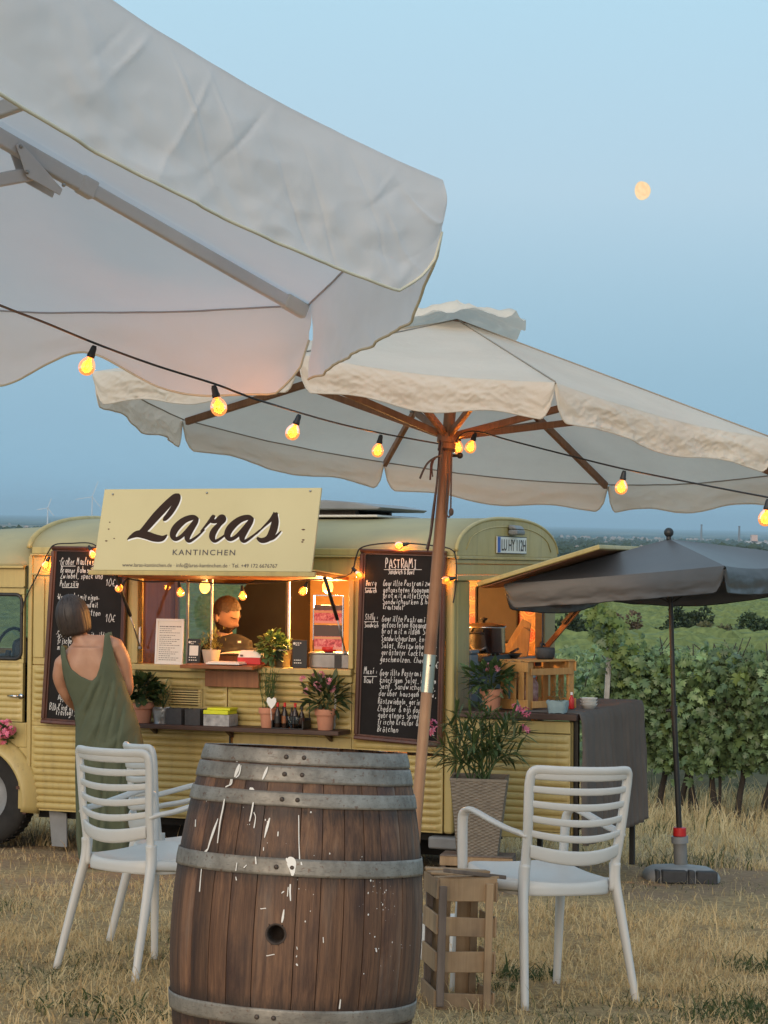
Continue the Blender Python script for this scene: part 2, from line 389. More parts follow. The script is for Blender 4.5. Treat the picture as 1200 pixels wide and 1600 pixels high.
# ------------------------------------------------------------------ ground, fields, far plain
def ground_mat():
    m, t, b = nodes('ground_soil_and_fields')
    g = N(t, 'NewGeometry'); pos = g.outputs['Position']
    sp = N(t, 'SeparateXYZ'); t.links.new(pos, sp.inputs[0])
    def vs(s):
        mp = N(t, 'Mapping'); mp.inputs['Scale'].default_value = s; t.links.new(pos, mp.inputs[0]); return mp.outputs[0]
    # near: dry turf thatch and bare soil
    na = noisef(t, vs((1, 1, 1)), 26, 8, .75); nb = noisef(t, vs((1, 1, 1)), 1.1, 5); nc = noisef(t, vs((1,1,1)), 140, 4, .7)
    straw = ramp(t, na, [(.28, (.20,.13,.068)), (.46, (.42,.295,.155)), (.6, (.60,.44,.235)), (.78, (.70,.54,.32))])
    soil = ramp(t, na, [(.25, (.19,.13,.085)), (.5, (.40,.275,.17)), (.8, (.54,.395,.26))])
    wob = math_(t, 'MULTIPLY_ADD', nb, 2.4)
    t.nodes[-1].inputs[2].default_value = -1.2
    yy = math_(t, 'ADD', sp.outputs[1], wob)
    bare = math_(t, 'MULTIPLY', maprange(t, yy, 10.8, 11.8), maprange(t, yy, 15.4, 14.2))
    near = mixc(t, math_(t, 'MULTIPLY', bare, maprange(t, nb, .38, .52)), straw, soil)
    # fields on the slope: plots of vines seen as stripes
    vo = N(t, 'TexVoronoi'); vo.inputs['Scale'].default_value = 1; t.links.new(vs((1/150, 1/60, 0)), vo.inputs['Vector'])
    vc = N(t, 'SeparateColor'); t.links.new(vo.outputs['Color'], vc.inputs[0])
    plot = ramp(t, vc.outputs[0], [(0, (.12,.165,.06)), (.3, (.16,.205,.075)), (.55, (.21,.245,.095)), (.8, (.14,.185,.065)), (.93, (.18,.215,.09))])
    for e in plot.node.color_ramp.elements: pass
    plot.node.color_ramp.interpolation = 'CONSTANT'
    wv = N(t, 'TexWave'); wv.inputs['Scale'].default_value = .5; wv.inputs['Distortion'].default_value = .3; t.links.new(vs((.10, .42, 0)), wv.inputs['Vector'])
    nf = noisef(t, vs((1, 1, 0)), .35, 6, .7)
    field = mixc(t, maprange(t, nf, .35, .7, 0, .6), plot, (.028,.05,.018))
    field = mixc(t, math_(t, 'MULTIPLY', wv.outputs[0], maprange(t, sp.outputs[1], 120, 500, .5, 0)), field, (.022,.04,.014))
    # bare tan strip on the right
    strip = math_(t, 'MULTIPLY', maprange(t, sp.outputs[0], 33, 42), math_(t, 'MULTIPLY', maprange(t, sp.outputs[1], 326, 332), maprange(t, sp.outputs[1], 392, 386)))
    field = mixc(t, strip, field, (.36,.25,.155))
    # far plain: woods, fields, settlements
    v2 = N(t, 'TexVoronoi'); v2.inputs['Scale'].default_value = 1; t.links.new(vs((1/420, 1/900, 0)), v2.inputs['Vector'])
    s2 = N(t, 'SeparateColor'); t.links.new(v2.outputs['Color'], s2.inputs[0])
    far = ramp(t, s2.outputs[0], [(0, (.018,.035,.014)), (.3, (.03,.055,.02)), (.55, (.10,.11,.05)), (.72, (.02,.04,.016)), (.88, (.17,.14,.08))])
    far.node.color_ramp.interpolation = 'CONSTANT'
    c = mixc(t, maprange(t, sp.outputs[1], 18.5, 20.5), near, mixc(t, maprange(t, nb, .3, .7), (.20,.155,.09), (.10,.10,.05)))
    c = mixc(t, maprange(t, sp.outputs[1], 33, 36), c, field)
    c = mixc(t, maprange(t, sp.outputs[1], 850, 1100), c, far)
    t.links.new(c, b.inputs['Base Color']); b.inputs['Roughness'].default_value = .95; b.inputs['Specular IOR Level'].default_value = .1
    fade = maprange(t, sp.outputs[1], 14, 40, 1, 0)
    u = N(t, 'Bump'); u.inputs['Distance'].default_value = .03; t.links.new(math_(t, 'MULTIPLY', fade, .9), u.inputs['Strength'])
    t.links.new(math_(t, 'ADD', na, math_(t, 'MULTIPLY', nc, .5)), u.inputs['Height']); t.links.new(u.outputs[0], b.inputs['Normal'])
    return m
def lumps(x, y):
    k = 1 if y < 22 else 0
    return k*(.018*sn(x, y, 0, 1.3)+.010*sn(x, y, 3, 4.1)+.006*sn(x, y, 5, 11))
ys = sorted(set([-400,-200,-60,-20,-8,-2,0,2,3,4]+[4.5+.09*i for i in range(150)]+[18+.35*i for i in range(70)]+[42.5*1.09**i for i in range(80)]))
ys = [y for y in ys if y < 41000]
mb = MB(); K = 120
def gfn(i, j):
    y = ys[j]; s = (2*i/K-1); w = 7+max(0, y)*.95 if y < 45 else 50+(y-45)*.9
    x = w*(s*.45+.55*s**3)
    return (x, y, gz(x, y)+(lumps(x, y) if 3 < y < 22 else 0))
vs_ = [gfn(i, j) for j in range(len(ys)) for i in range(K+1)]
fs_ = [(j*(K+1)+i, j*(K+1)+i+1, (j+1)*(K+1)+i+1, (j+1)*(K+1)+i) for j in range(len(ys)-1) for i in range(K)]
mb.add(vs_, fs_)
ground = mb.obj('ground', ground_mat(), smooth=True); tag(ground, kind='structure')

# ------------------------------------------------------------------ dry grass
def grass_mat():
    m, t, b = nodes('dry_grass_blades')
    a = N(t, 'Attribute'); a.attribute_name = 'vary'
    c = ramp(t, a.outputs['Fac'], [(0, (.30,.19,.095)), (.25, (.54,.375,.18)), (.5, (.74,.53,.265)), (.74, (.86,.68,.39)), (.80, (.20,.19,.085)), (.9, (.075,.10,.04)), (1, (.05,.075,.03))])
    t.links.new(c, b.inputs['Base Color']); b.inputs['Roughness'].default_value = .8; b.inputs['Specular IOR Level'].default_value = .15
    tr = N(t, 'BsdfTranslucent'); t.links.new(c, tr.inputs[0]); mx = N(t, 'MixShader'); mx.inputs[0].default_value = .38
    t.links.new(b.outputs[0], mx.inputs[1]); t.links.new(tr.outputs[0], mx.inputs[2]); t.links.new(mx.outputs[0], t.nodes['Material Output'].inputs[0])
    return m
GM = grass_mat()
rng = np.random.default_rng(3)
def blades(name, P, hgt, wid, lean, vary, label_mat=GM, segs=3):
    """P (n,3) roots; hgt, wid, vary (n,); every blade a bent, tapering strip"""
    n = len(P); az = rng.uniform(0, 2*PI, n); ln = lean*rng.uniform(.3, 1.3, n)
    d = np.stack([np.cos(az), np.sin(az)], 1); fa = az+PI/2+rng.normal(0, .5, n)
    wv = np.stack([np.cos(fa), np.sin(fa)], 1)*wid[:, None]*.5
    V = np.zeros((n, segs*2+1, 3))
    for k in range(segs+1):
        t = k/segs; ang = ln*t*1.3
        rr = hgt*t*np.sin(ang*.75); zz = hgt*t*np.cos(ang*.75)
        c = P.copy(); c[:, :2] += d*rr[:, None]; c[:, 2] += zz
        if k < segs:
            w = (1-.55*t); V[:, 2*k] = c; V[:, 2*k, :2] -= wv*w; V[:, 2*k+1] = c; V[:, 2*k+1, :2] += wv*w
        else: V[:, 2*segs] = c
    nv = segs*2+1; faces = []
    base = np.arange(n)[:, None]*nv
    loops = []; starts = []; tot = []
    quads = [base+np.array([[2*k, 2*k+1, 2*k+3, 2*k+2]]) for k in range(segs-1)]
    tri = base+np.array([[2*segs-2, 2*segs-1, 2*segs]])
    L = np.concatenate([q.reshape(-1) for q in quads]+[tri.reshape(-1)])
    nq = n*(segs-1); T = np.concatenate([np.full(nq, 4), np.full(n, 3)]); S = np.concatenate([[0], np.cumsum(T)[:-1]])
    me = bpy.data.meshes.new(name); me.vertices.add(n*nv); me.vertices.foreach_set('co', V.reshape(-1))
    me.loops.add(len(L)); me.loops.foreach_set('vertex_index', L.astype(np.int32))
    me.polygons.add(len(T)); me.polygons.foreach_set('loop_start', S.astype(np.int32)); me.polygons.foreach_set('loop_total', T.astype(np.int32))
    at_ = me.attributes.new('vary', 'FLOAT', 'POINT'); at_.data.foreach_set('value', np.repeat(vary, nv).astype(np.float32))
    me.materials.append(label_mat); me.update(calc_edges=True); me.validate()
    o = bpy.data.objects.new(name, me); COL.objects.link(o); return tag(o, kind='stuff')
def nz(x, y, s, o=0): return np.array([noise.noise(Vector((a*s+o, b*s, o))) for a, b in zip(x, y)])
def scatter(n, y0, y1, xw0=.5, xw=.24, yp=1.0):
    y = y0+(y1-y0)*rng.random(n)**yp; x = rng.uniform(-1, 1, n)*(xw0+xw*y); return x, y
# short matted turf close by
def turf(name, n, y0, y1, h, w, lean, dens=.0, yp=1.0, green=.1, bare=True, xw=.24):
    x, y = scatter(n, y0, y1, .5, xw, yp)
    a = nz(x, y, 1.3, 2); b = nz(x, y, 4.0, 5); c = nz(x, y, .7, 9)
    keep = rng.random(n) < np.clip(.62+.9*b+.5*a, .12, 1)
    if bare:
        yy = y+1.2*nz(x, y, .55, 4)
        inb = (yy > 11.2) & (yy < 14.9) & (x > -3) ; keep &= ~(inb & (rng.random(n) > .13+.25*np.clip(b, 0, 1)))
    x, y, a, b, c = x[keep], y[keep], a[keep], b[keep], c[keep]; n = len(x)
    z = np.array([gz(p, q)+(lumps(p, q) if q < 22 else 0) for p, q in zip(x, y)])-.004
    vary = np.clip(.46+.30*b+rng.normal(0, .2, n), .0, .74)
    g = rng.random(n) < np.clip((c-.12)*1.5+green, .015, .8)
    vary[g] = rng.uniform(.78, 1, g.sum())
    hh = h*rng.lognormal(0, .35, n)*(1+.5*a); ww = w*rng.uniform(.6, 1.4, n)
    return blades(name, np.stack([x, y, z], 1), hh, ww, lean, vary)
turf('dry_grass', 95000, 5.6, 9.4, .050, .0036, 2.0, green=-.02)
turf('dry_grass', 70000, 9.0, 14.8, .052, .0044, 1.7, green=-.03)
turf('dry_grass_tufts', 9000, 6.2, 12.5, .095, .0034, 1.1, green=-.05)
turf('dry_grass', 30000, 14.0, 20.5, .085, .007, 1.1, green=-.02, bare=False, xw=.2)
turf('tall_dry_grass', 26000, 17.5, 25.5, .16, .009, .8, green=.06, bare=False, xw=.2)
# greener weeds low at the edges, as tufts of broad blades
def weeds(px, py, r, n, h):
    q = ground_at(px, py); a = rng.uniform(0, 2*PI, n); rr = r*np.sqrt(rng.random(n)); x = q.x+rr*np.cos(a); y = q.y+rr*np.sin(a)
    z = np.array([gz(p, k)+lumps(p, k) for p, k in zip(x, y)])
    return blades('green_weeds', np.stack([x, y, z], 1), h*rng.lognormal(0, .3, n), np.full(n, .008)*rng.uniform(.5, 1.5, n), 1.5, rng.uniform(.82, 1, n))
for a in ((815,1528,.13,150,.06), (765,1545,.10,60,.05), (1192,1515,.2,170,.075), (1165,1592,.25,130,.065), (1195,1585,.25,150,.07), (130,1575,.2,90,.05), (215,1590,.2,90,.05)): weeds(*a)

# ------------------------------------------------------------------ far things
def hazebox():
    me = MB().box(-26000, 26000, -390, 39000, -62, 175)
    m = bpy.data.materials.new('haze_air'); m.use_nodes = True; t = m.node_tree; t.nodes.clear()
    v = t.nodes.new('ShaderNodeVolumePrincipled'); v.inputs['Color'].default_value = (.60,.84,1,1); v.inputs['Density'].default_value = HAZE; v.inputs['Anisotropy'].default_value = .1
    o = t.nodes.new('ShaderNodeOutputMaterial'); t.links.new(v.outputs[0], o.inputs['Volume'])
    ob = me.obj('haze', m); tag(ob, kind='stuff'); ob.display_type = 'WIRE'
HAZE = 7e-5
if HAZE: hazebox()
def far_material(name, c): return basic(name, c, tuple(x*.7 for x in c), .9, .02)
FW = basic('far_town_walls', (.34,.28,.24), (.20,.16,.14), .9, .02); FT = basic('far_wood_green', (.022,.04,.018), (.04,.06,.025), .9, .05)
def canopy_mass(mb, x, y, r, h, n=26):
    z0 = gz(x, y)
    for i in range(n):
        a = random.uniform(0, 2*PI); q = r*math.sqrt(random.random()); k = random.uniform(.25, .5)
        px, py = x+q*math.cos(a), y+q*math.sin(a); zz = z0+h*(1-(q/r)**2*.6)*random.uniform(.35, .8)
        R = h*k
        vs = []
        for lat in (-.6, 0, .6):
            for j in range(6):
                b_ = 2*PI*j/6+lat; cc = math.cos(lat*1.2); w = random.uniform(.75, 1.2)
                vs.append((px+R*cc*math.cos(b_)*w, py+R*cc*math.sin(b_)*w, zz+R*math.sin(lat*1.4)*w))
        vs.append((px, py, zz+R*random.uniform(.9, 1.3)))
        fs = [(l*6+j, l*6+(j+1) % 6, l*6+6+(j+1) % 6, l*6+6+j) for l in (0, 1) for j in range(6)]+[(12+j, 12+(j+1) % 6, 18) for j in range(6)]
        mb.add(vs, fs)
mb = MB()
for i in range(330):
    y = random.uniform(1100, 5200)**1.0; x = random.uniform(-.24, .24)*y
    w = random.uniform(10, 45)
    for k in range(random.randint(1, 5)): canopy_mass(mb, x+k*w*1.1, y+random.uniform(-20, 20), w, random.uniform(7, 13), 7)
tag(mb.obj('far_woods', FT), kind='stuff')
mb = MB()
for i in range(1500):
    y = random.choice((2300, 2900, 3400, 4300, 5600, 7500))*random.uniform(.93, 1.07); x = random.uniform(-.23, .24)*y
    if sn(x/y*9, y*.001) < -.02: continue
    w, d, h = random.uniform(5, 16), random.uniform(6, 12), random.uniform(2.0, 4.6); z = gz(x, y)
    mb.box(x-w/2, x+w/2, y-d/2, y+d/2, z-1, z+h)
    mb.prism([(x-w/2, y-d/2, z+h), (x+w/2, y-d/2, z+h), (x, y-d/2, z+h+w*.25)], (0, d, 0))
tag(mb.obj('far_town', FW), kind='stuff')
def far_pt(px, y):
    q = at(px, 830, y); return q.x
def chimney(px, y, h, r, label):
    x = far_pt(px, y); z = gz(x, y); t = empty('factory_chimney', (x, y, z), label, 'chimney', 'chimneys on the far plain')
    MB().lathe([(r*1.5, -1), (r*1.25, h*.1), (r, h*.5), (r*.85, h*.92)], 12).obj('shaft', far_material('chimney_concrete', (.16,.15,.15)), t)
    MB().lathe([(r*.9, h*.92), (r*1.0, h*.93), (r*1.0, h), (r*.7, h), (r*.7, h*.97)], 12, caps=False).obj('rim', far_material('chimney_rim', (.10,.09,.09)), t)
chimney(1096, 5600, 50, 2.6, 'slim dark chimney on the plain, left of the other one')
chimney(1155, 5200, 46, 2.6, 'slim dark chimney on the plain nearest the right edge')
x = far_pt(1186, 4200); y = 4200; z = gz(x, y)
t = empty('factory_hall', (x, y, z), 'pale factory hall with a block tower on the far plain', 'factory')
MB().box(-26, 20, -8, 8, -1, 10).obj('wall', far_material('hall_walls', (.55,.55,.56)), t)
MB().box(-16, -4, -9, 7, 10, 25).obj('tower', far_material('hall_tower', (.58,.42,.36)), t)
MB().prism([(-27, -9, 10), (20, -9, 10), (20, -9, 11.5), (-27, -9, 13)], (0, 18, 0)).obj('roof', far_material('hall_roof', (.40,.42,.45)), t)
def turbine(px, y, h, label):
    x = far_pt(px, y); z = gz(x, y); t = empty('wind_turbine', (x, y, z), label, 'wind turbine', 'wind turbines on the far plain')
    wm = far_material('turbine_white', (.62,.64,.66))
    MB().lathe([(2.6, 0), (1.5, h)], 8).obj('tower', wm, t); MB().box(-2, 2, -3, 6, h-1.5, h+2.5).obj('nacelle', wm, t)
    for k in range(3):
        a = 2*PI*k/3+.35; MB().beam((0, -3.6, h+.5), (math.sin(a)*h*.55, -3.6, h+.5+math.cos(a)*h*.55), 2.2, .6, (0,1,0)).obj('blade', wm, t)
    MB().sphere((0, -3.6, h+.5), 1.8, 8, 6).obj('hub', wm, t)
turbine(74, 6800, 60, 'small white wind turbine far beyond the cab roof')
turbine(143, 7400, 105, 'taller pale wind turbine just left of the roof sign')
# the moon
mo = MB(); R_m = 16.2/FPX*33000*.9
def moonfn(u, v):
    a = 2*PI*u; b = PI*v; x = math.sin(b)*math.cos(a); yy = math.sin(b)*math.sin(a); z = -math.cos(b)
    return Vector((x*R_m*(1 if x > 0 else .70), yy*R_m, z*R_m))
mo.grid(moonfn, 40, 20, True)
mm, t_, b_ = nodes('moon_surface'); nv_ = noisef(t_, coords(t_), .018, 4); col_ = mixc(t_, maprange(t_, nv_, .42, .62), (1,.72,.40), (.95,.62,.31))
em = N(t_, 'Emission'); t_.links.new(col_, em.inputs[0]); em.inputs[1].default_value = 1.12; t_.links.new(em.outputs[0], t_.nodes['Material Output'].inputs[0]); mm.cycles.emission_sampling = 'NONE'
moon = mo.obj('moon', mm, smooth=True); moon.location = at(1002, 298, 33000); moon.rotation_euler = (0, math.radians(-6), 0)
tag(moon, 'pale orange gibbous moon low in the evening sky', 'moon')
# ------------------------------------------------------------------ food truck.  local x = towards the rear, y = across (away from camera), z = up
VO = Vector((.450, 12.607, -.265)); VX = Vector((.929, -.369, .021)).normalized(); VZ = VX.cross(Vector((.369, .929, -.016))).normalized(); VY = VZ.cross(VX)
VM = Matrix(((VX.x, VY.x, VZ.x, VO.x), (VX.y, VY.y, VZ.y, VO.y), (VX.z, VY.z, VZ.z, VO.z), (0,0,0,1)))
def S(px, py, off=0.0):                     # point of the van's side plane y = off seen in direction (px, py), in van coordinates
    r = ray(px, py); k = ((VO+VY*off-CAM).dot(VY))/r.dot(VY); q = CAM+r*k-VO
    return Vector((q.dot(VX), off, q.dot(VZ)))
def SR(px, py, off=0.0):                    # same on the rear plane x = off
    r = ray(px, py); k = ((VO+VX*off-CAM).dot(VX))/r.dot(VX); q = CAM+r*k-VO
    return Vector((off, q.dot(VY), q.dot(VZ)))
van = empty('food_truck', VM, 'old pale yellow corrugated food truck with raised sign and open hatch', 'food truck')
L, WD, PT = -2.93, 2.05, M['paint']
def ribbed(x0, x1, z0, z1, pitch=.042, amp=.016, y=0.0, edge=.03, depth=.03, flat=.0):
    mb = MB(); n = max(1, round((z1-z0-.02)/pitch)); xs = [x0, x0+.012, x0+.012+edge*.5, x0+.012+edge, x1-.012-edge, x1-.012-edge*.5, x1-.012, x1]
    ax = [0, 0, .7, 1, 1, .7, 0, 0]; zs = [z0, z0+.01]; az = [0, 0]
    for k in range(n):
        for t in (.12, .3, .5, .7, .88, 1.0):
            zs.append(z0+.01+(z1-z0-.02)*(k+t)/n); az.append(0 if t == 1 else (1-abs(2*t-1)**3.2))
    zs.append(z1); az.append(0)
    nx = len(xs)
    vs = [(x, y-amp*a*b, z) for z, b in zip(zs, az) for x, a in zip(xs, ax)]
    mb.add(vs, [(j*nx+i, j*nx+i+1, (j+1)*nx+i+1, (j+1)*nx+i) for j in range(len(zs)-1) for i in range(nx-1)])
    mb.add([(x0,y,z0),(x1,y,z0),(x1,y+depth,z0),(x0,y+depth,z0),(x0,y,z1),(x1,y,z1),(x1,y+depth,z1),(x0,y+depth,z1)], [(0,3,2,1),(4,5,6,7),(2,3,7,6),(3,0,4,7),(1,2,6,5)])
    return mb
def part(mb, name, m=PT, bevel=.006, **k): return mb.obj(name, m, van, bevel=bevel, **k)
for a in ((L+.03, -1.472, 0, .545), (-1.462, -.065, .0, .455), (L+.03, -2.13, .575, .935), (-2.12, -1.905, .575, .925), (-1.905, -1.665, .575, .700), (-1.905, -1.665, .815, .925), (-1.665, -1.50, .575, .925), (-1.492, -.66, .575, .925), (-.655, -.065, .475, .935)):
    ribbed(*a).obj('side_panel', PT, van, auto=40)
part(MB().box(-1.462, -.66, .004, .03, .455, .545), 'side_panel'); part(MB().box(L, -.06, .004, .03, .545, .575), 'side_rail')
part(MB().box(L-.005, L+.028, -.012, .04, -.02, 1.645), 'door_pillar', bevel=.01)
part(MB().box(L+.03, -2.13, 0, .03, .938, 1.523), 'side_panel'); part(MB().box(-.655, -.065, 0, .03, .938, 1.523), 'side_panel')
for x0, x1 in ((-2.893, -2.812), (-2.205, -2.135)):                       # pressed uprights beside the boards
    part(MB().box(x0, x1, -.012, .0, .985, 1.505), 'pressed_upright', bevel=.011)
part(MB().box(L+.02, 0, .001, .03, 1.525, 1.645), 'top_rail'); part(MB().box(L+.02, .0, -.012, .002, 1.520, 1.532), 'trim_strip', bevel=.003)
part(MB().box(L+.02, .01, -.032, .01, 1.645, 1.657), 'gutter', bevel=.003); part(MB().box(L+.02, .0, -.010, .02, 1.657, 1.700), 'gutter', bevel=.006)
part(MB().box(-.062, .0, .0, .06, -.005, 1.645), 'corner_pillar', bevel=.018)
part(MB().box(-2.15, -.645, -.05, .06, .925, .964), 'hatch_sill', bevel=.008); part(MB().box(-2.14, -.65, -.02, .0, .88, .923), 'hatch_rail', bevel=.006)
part(MB().box(-2.165, -2.118, -.03, .05, .966, 1.51), 'hatch_post', bevel=.006); part(MB().box(-.672, -.640, -.03, .05, .966, 1.51), 'hatch_post', bevel=.006)
# ventilation grille in the side
vg = MB().box(-1.905, -1.665, .012, .03, .700, .815).obj('vent_grille', PT, van)
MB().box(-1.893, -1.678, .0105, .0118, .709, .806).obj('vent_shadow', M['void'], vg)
for k in range(6): MB().obox((-1.79, .000, .719+k*.0155), (.112, 0, 0), (0, .010, -.002), (0, .0015, .0042)).obj('slat', PT, vg)
MB().box(-1.70, -1.668, -.004, .011, .703, .812).obj('flange', PT, vg)
# roof: cambered, a bow in front, hatch on top
def camber(t): return .215*(max(0, 1-abs(t)**2.5))**(1/1.9)
def rooffn(x0, x1, z0, k, w0=.0, w1=WD, drop=0):
    def fn(i, j):
        a = PI*(1-i); t = -math.cos(PI*i)
        t = math.copysign(abs(t)**.8, t)
        return (lerp(x0, x1, j), lerp(w0, w1, (t+1)/2), z0+camber(t)*k-drop*(1-j)**2)
    return fn
MB().grid(rooffn(L, .005, 1.688, .99), 40, 12).obj('roof', M['roof'], van, smooth=True, solid=.012)
MB().tube([Vector(rooffn(L, 0, 1.692, .99)(i/30, 0)) for i in range(31)], .022, 8).obj('roof_bow', PT, van, smooth=True)
MB().tube([Vector(rooffn(L, 0, 1.690, .99)(i/30, .6)) for i in range(31)], .006, 6).obj('roof_seam', M['roof'], van, smooth=True)
rh = MB().box(-1.55, -.72, .55, 1.35, 1.905, 1.922).obj('roof_hatch', M['white'], van, bevel=.01)
MB().box(-1.38, -.90, .62, .68, 1.922, 1.955).obj('hatch_base', M['weathered'], rh); MB().box(-1.38, -.90, 1.2, 1.26, 1.922, 1.955).obj('hatch_base', M['weathered'], rh)
lid = MB(); lid.prism([(-1.62, .5, 1.955), (-.70, .5, 1.952), (-.672, .5, 1.968), (-.86, .5, 2.0), (-1.06, .5, 2.015), (-1.5, .5, 2.012), (-1.62, .5, 1.985)], (0, .85, 0))
lid.obj('hatch_lid', M['greyplastic'], rh, bevel=.01)
# rear wall: arched panel, rails, posts round the opening
arch = [(.004, 1e-9, 1.66)] + [tuple(Vector(rooffn(0, 0, 1.684, 1.0)(i/36, 1))+Vector((.004, 0, 0))) for i in range(37)] + [(.004, WD, 1.66)]
mb = MB(); mb.prism(arch, (.014, 0, 0)); mb.obj('rear_arch', PT, van, bevel=.004)
MB().tube([Vector(rooffn(0, 0, 1.688, 1.0)(i/36, 1))+Vector((.012, 0, 0)) for i in range(37)], .013, 8).obj('arch_bead', PT, van, smooth=True)
inner = [(0.019, lerp(.16, WD-.16, i/24), 1.70+.85*(.83*camber((i/24)*2-1))) for i in range(25)]
MB().tube(inner, .0045, 6).obj('arch_pressing', PT, van, smooth=True)
for z0, z1, x in ((1.640, 1.66, .030), (1.612, 1.638, .018), (1.545, 1.610, .010), (1.51, 1.543, .022)): part(MB().box(-.03, x, .0 if x > .015 else .002, WD, z0, z1), 'rear_rail', bevel=.004)
part(MB().box(-.05, .002, .062, .285, .0, 1.51), 'rear_post', bevel=.012); part(MB().box(-.05, .006, 1.80, WD, -.0, 1.51), 'rear_post', bevel=.012)
MB().box(-.05, -.002, 1.765, 1.80, .9, 1.51).obj('opening_trim', M['dark_wood'], van)
# number plate and its lamp
pl_ = MB().box(.022, .030, .715, 1.315, 1.683, 1.788).obj('number_plate', M['white'], van, bevel=.002)
MB().box(.0305, .0315, .718, .775, 1.687, 1.784).obj('blue_band', basic('plate_blue', (.02,.09,.42), (.02,.08,.38), .4), pl_)
MB().box(.0300, .0306, .712, 1.318, 1.680, 1.6845).obj('rim', M['black'], pl_); MB().box(.0300, .0306, .712, 1.318, 1.7865, 1.791).obj('rim', M['black'], pl_)
lp = MB(); lp.box(.02, .085, .95, 1.12, 1.80, 1.835); lp.prism([(.02, .95, 1.835), (.085, .95, 1.835), (.06, .95, 1.862), (.02, .95, 1.866)], (0, .17, 0))
lp.obj('plate_lamp', M['grey_metal'], van, bevel=.012)
# far wall with windows, floor, bulkhead, ceiling
IN = M['paint_in']; yw = 2.0
def wallpaper():
    m, t, b = nodes('orange_disc_wallpaper'); c = N(t, 'TexCoord'); sp = N(t, 'SeparateXYZ'); t.links.new(c.outputs['Object'], sp.inputs[0])
    P = .165
    def cell(ox, oz):
        fx = math_(t, 'SUBTRACT', math_(t, 'FRACT', math_(t, 'ADD', math_(t, 'DIVIDE', sp.outputs[0], P), ox+50)), .5)
        fz = math_(t, 'SUBTRACT', math_(t, 'FRACT', math_(t, 'ADD', math_(t, 'DIVIDE', sp.outputs[2], P*1.14), oz+50)), .5)
        r = math_(t, 'SQRT', math_(t, 'ADD', math_(t, 'MULTIPLY', fx, fx), math_(t, 'MULTIPLY', fz, fz)))
        an = math_(t, 'ARCTAN2', fz, fx); pet = math_(t, 'MULTIPLY', math_(t, 'SINE', math_(t, 'MULTIPLY', an, 8)), .035)
        return r, math_(t, 'ADD', r, pet)
    r1, p1 = cell(0, 0); r2, p2 = cell(.5, .5)
    r = math_(t, 'MINIMUM', r1, r2); pp = math_(t, 'MINIMUM', p1, p2)
    disc = ramp(t, r, [(0, (.40,.03,.01)), (.06, (.50,.06,.01)), (.26, (.62,.09,.012)), (.275, (.80,.42,.10)), (.315, (.72,.30,.05)), (.325, (.36,.16,.02)), (.39, (.50,.25,.03)), (.44, (.33,.14,.02))])
    disc.node.color_ramp.interpolation = 'LINEAR'
    col = mixc(t, math_(t, 'MULTIPLY', math_(t, 'LESS_THAN', pp, .20), math_(t, 'GREATER_THAN', pp, .165)), disc, (.78,.30,.12))
    t.links.new(col, b.inputs['Base Color']); b.inputs['Roughness'].default_value = .35; return m
WP = wallpaper()
def wallpiece(x0, x1, z0, z1, m=IN, name='far_wall'): return MB().box(x0, x1, yw, yw+.04, z0, z1).obj(name, m, van)
wallpiece(L, -2.88, .05, 1.62); wallpiece(-2.88, -1.9, .05, .84); wallpiece(-2.88, -1.9, 1.46, 1.62); wallpiece(-1.9, -1.45, .05, 1.62)
wallpiece(-1.45, 0, .05, .80); wallpiece(-1.45, -.555, .80, 1.62, WP, 'wallpapered_wall'); wallpiece(-.245, 0, .80, 1.62, WP, 'wallpapered_wall'); wallpiece(-.555, -.245, .80, 1.075, WP, 'wallpapered_wall'); wallpiece(-.555, -.245, 1.485, 1.62, WP, 'wallpapered_wall')
MB().box(-2.88, -1.9, 2.015, 2.02, .84, 1.46).obj('far_window', M['glass'], van)
fw = MB().box(-.55, -.25, yw-.006, yw+.006, 1.08, 1.48).obj('rear_side_window', M['glass_frost'], van, bevel=.03, seg=3)
MB().tube([(-.55+.03*0, yw-.012, 1.11), (-.55, yw-.012, 1.45), (-.52, yw-.012, 1.48), (-.28, yw-.012, 1.48), (-.25, yw-.012, 1.45), (-.25, yw-.012, 1.11), (-.28, yw-.012, 1.08), (-.52, yw-.012, 1.08)], .009, 8, closed=True).obj('rubber_seal', M['black'], fw, smooth=True)
MB().box(L, 0, .05, 2.0, .03, .05).obj('floor_board', M['dark_wood'], van); MB().box(L, -.05, .03, 2.0, 1.605, 1.62).obj('ceiling_panel', IN, van)
MB().box(L, L+.03, .03, 2.0, .05, 1.605).obj('bulkhead', M['panel_wood'], van)
cb = MB(); cb.prism([(-2.185, 1.55, .05), (-1.80, 1.55, .05), (-1.80, 1.55, 1.50), (-2.02, 1.55, 1.50), (-2.10, 1.55, 1.47), (-2.16, 1.55, 1.40), (-2.185, 1.55, 1.28)], (0, .42, 0)); cb.obj('dark_cupboard', M['black'], van, bevel=.004)
MB().box(-2.1, -.7, .07, .62, .90, .93).obj('worktop', M['steel'], van)
MB().box(-.45, -.03, .30, 1.76, .965, 1.0).obj('rear_worktop', M['grey_metal'], van, bevel=.006); MB().box(-.42, -.06, .34, 1.72, .08, .96).obj('rear_cabinet', M['black'], van)
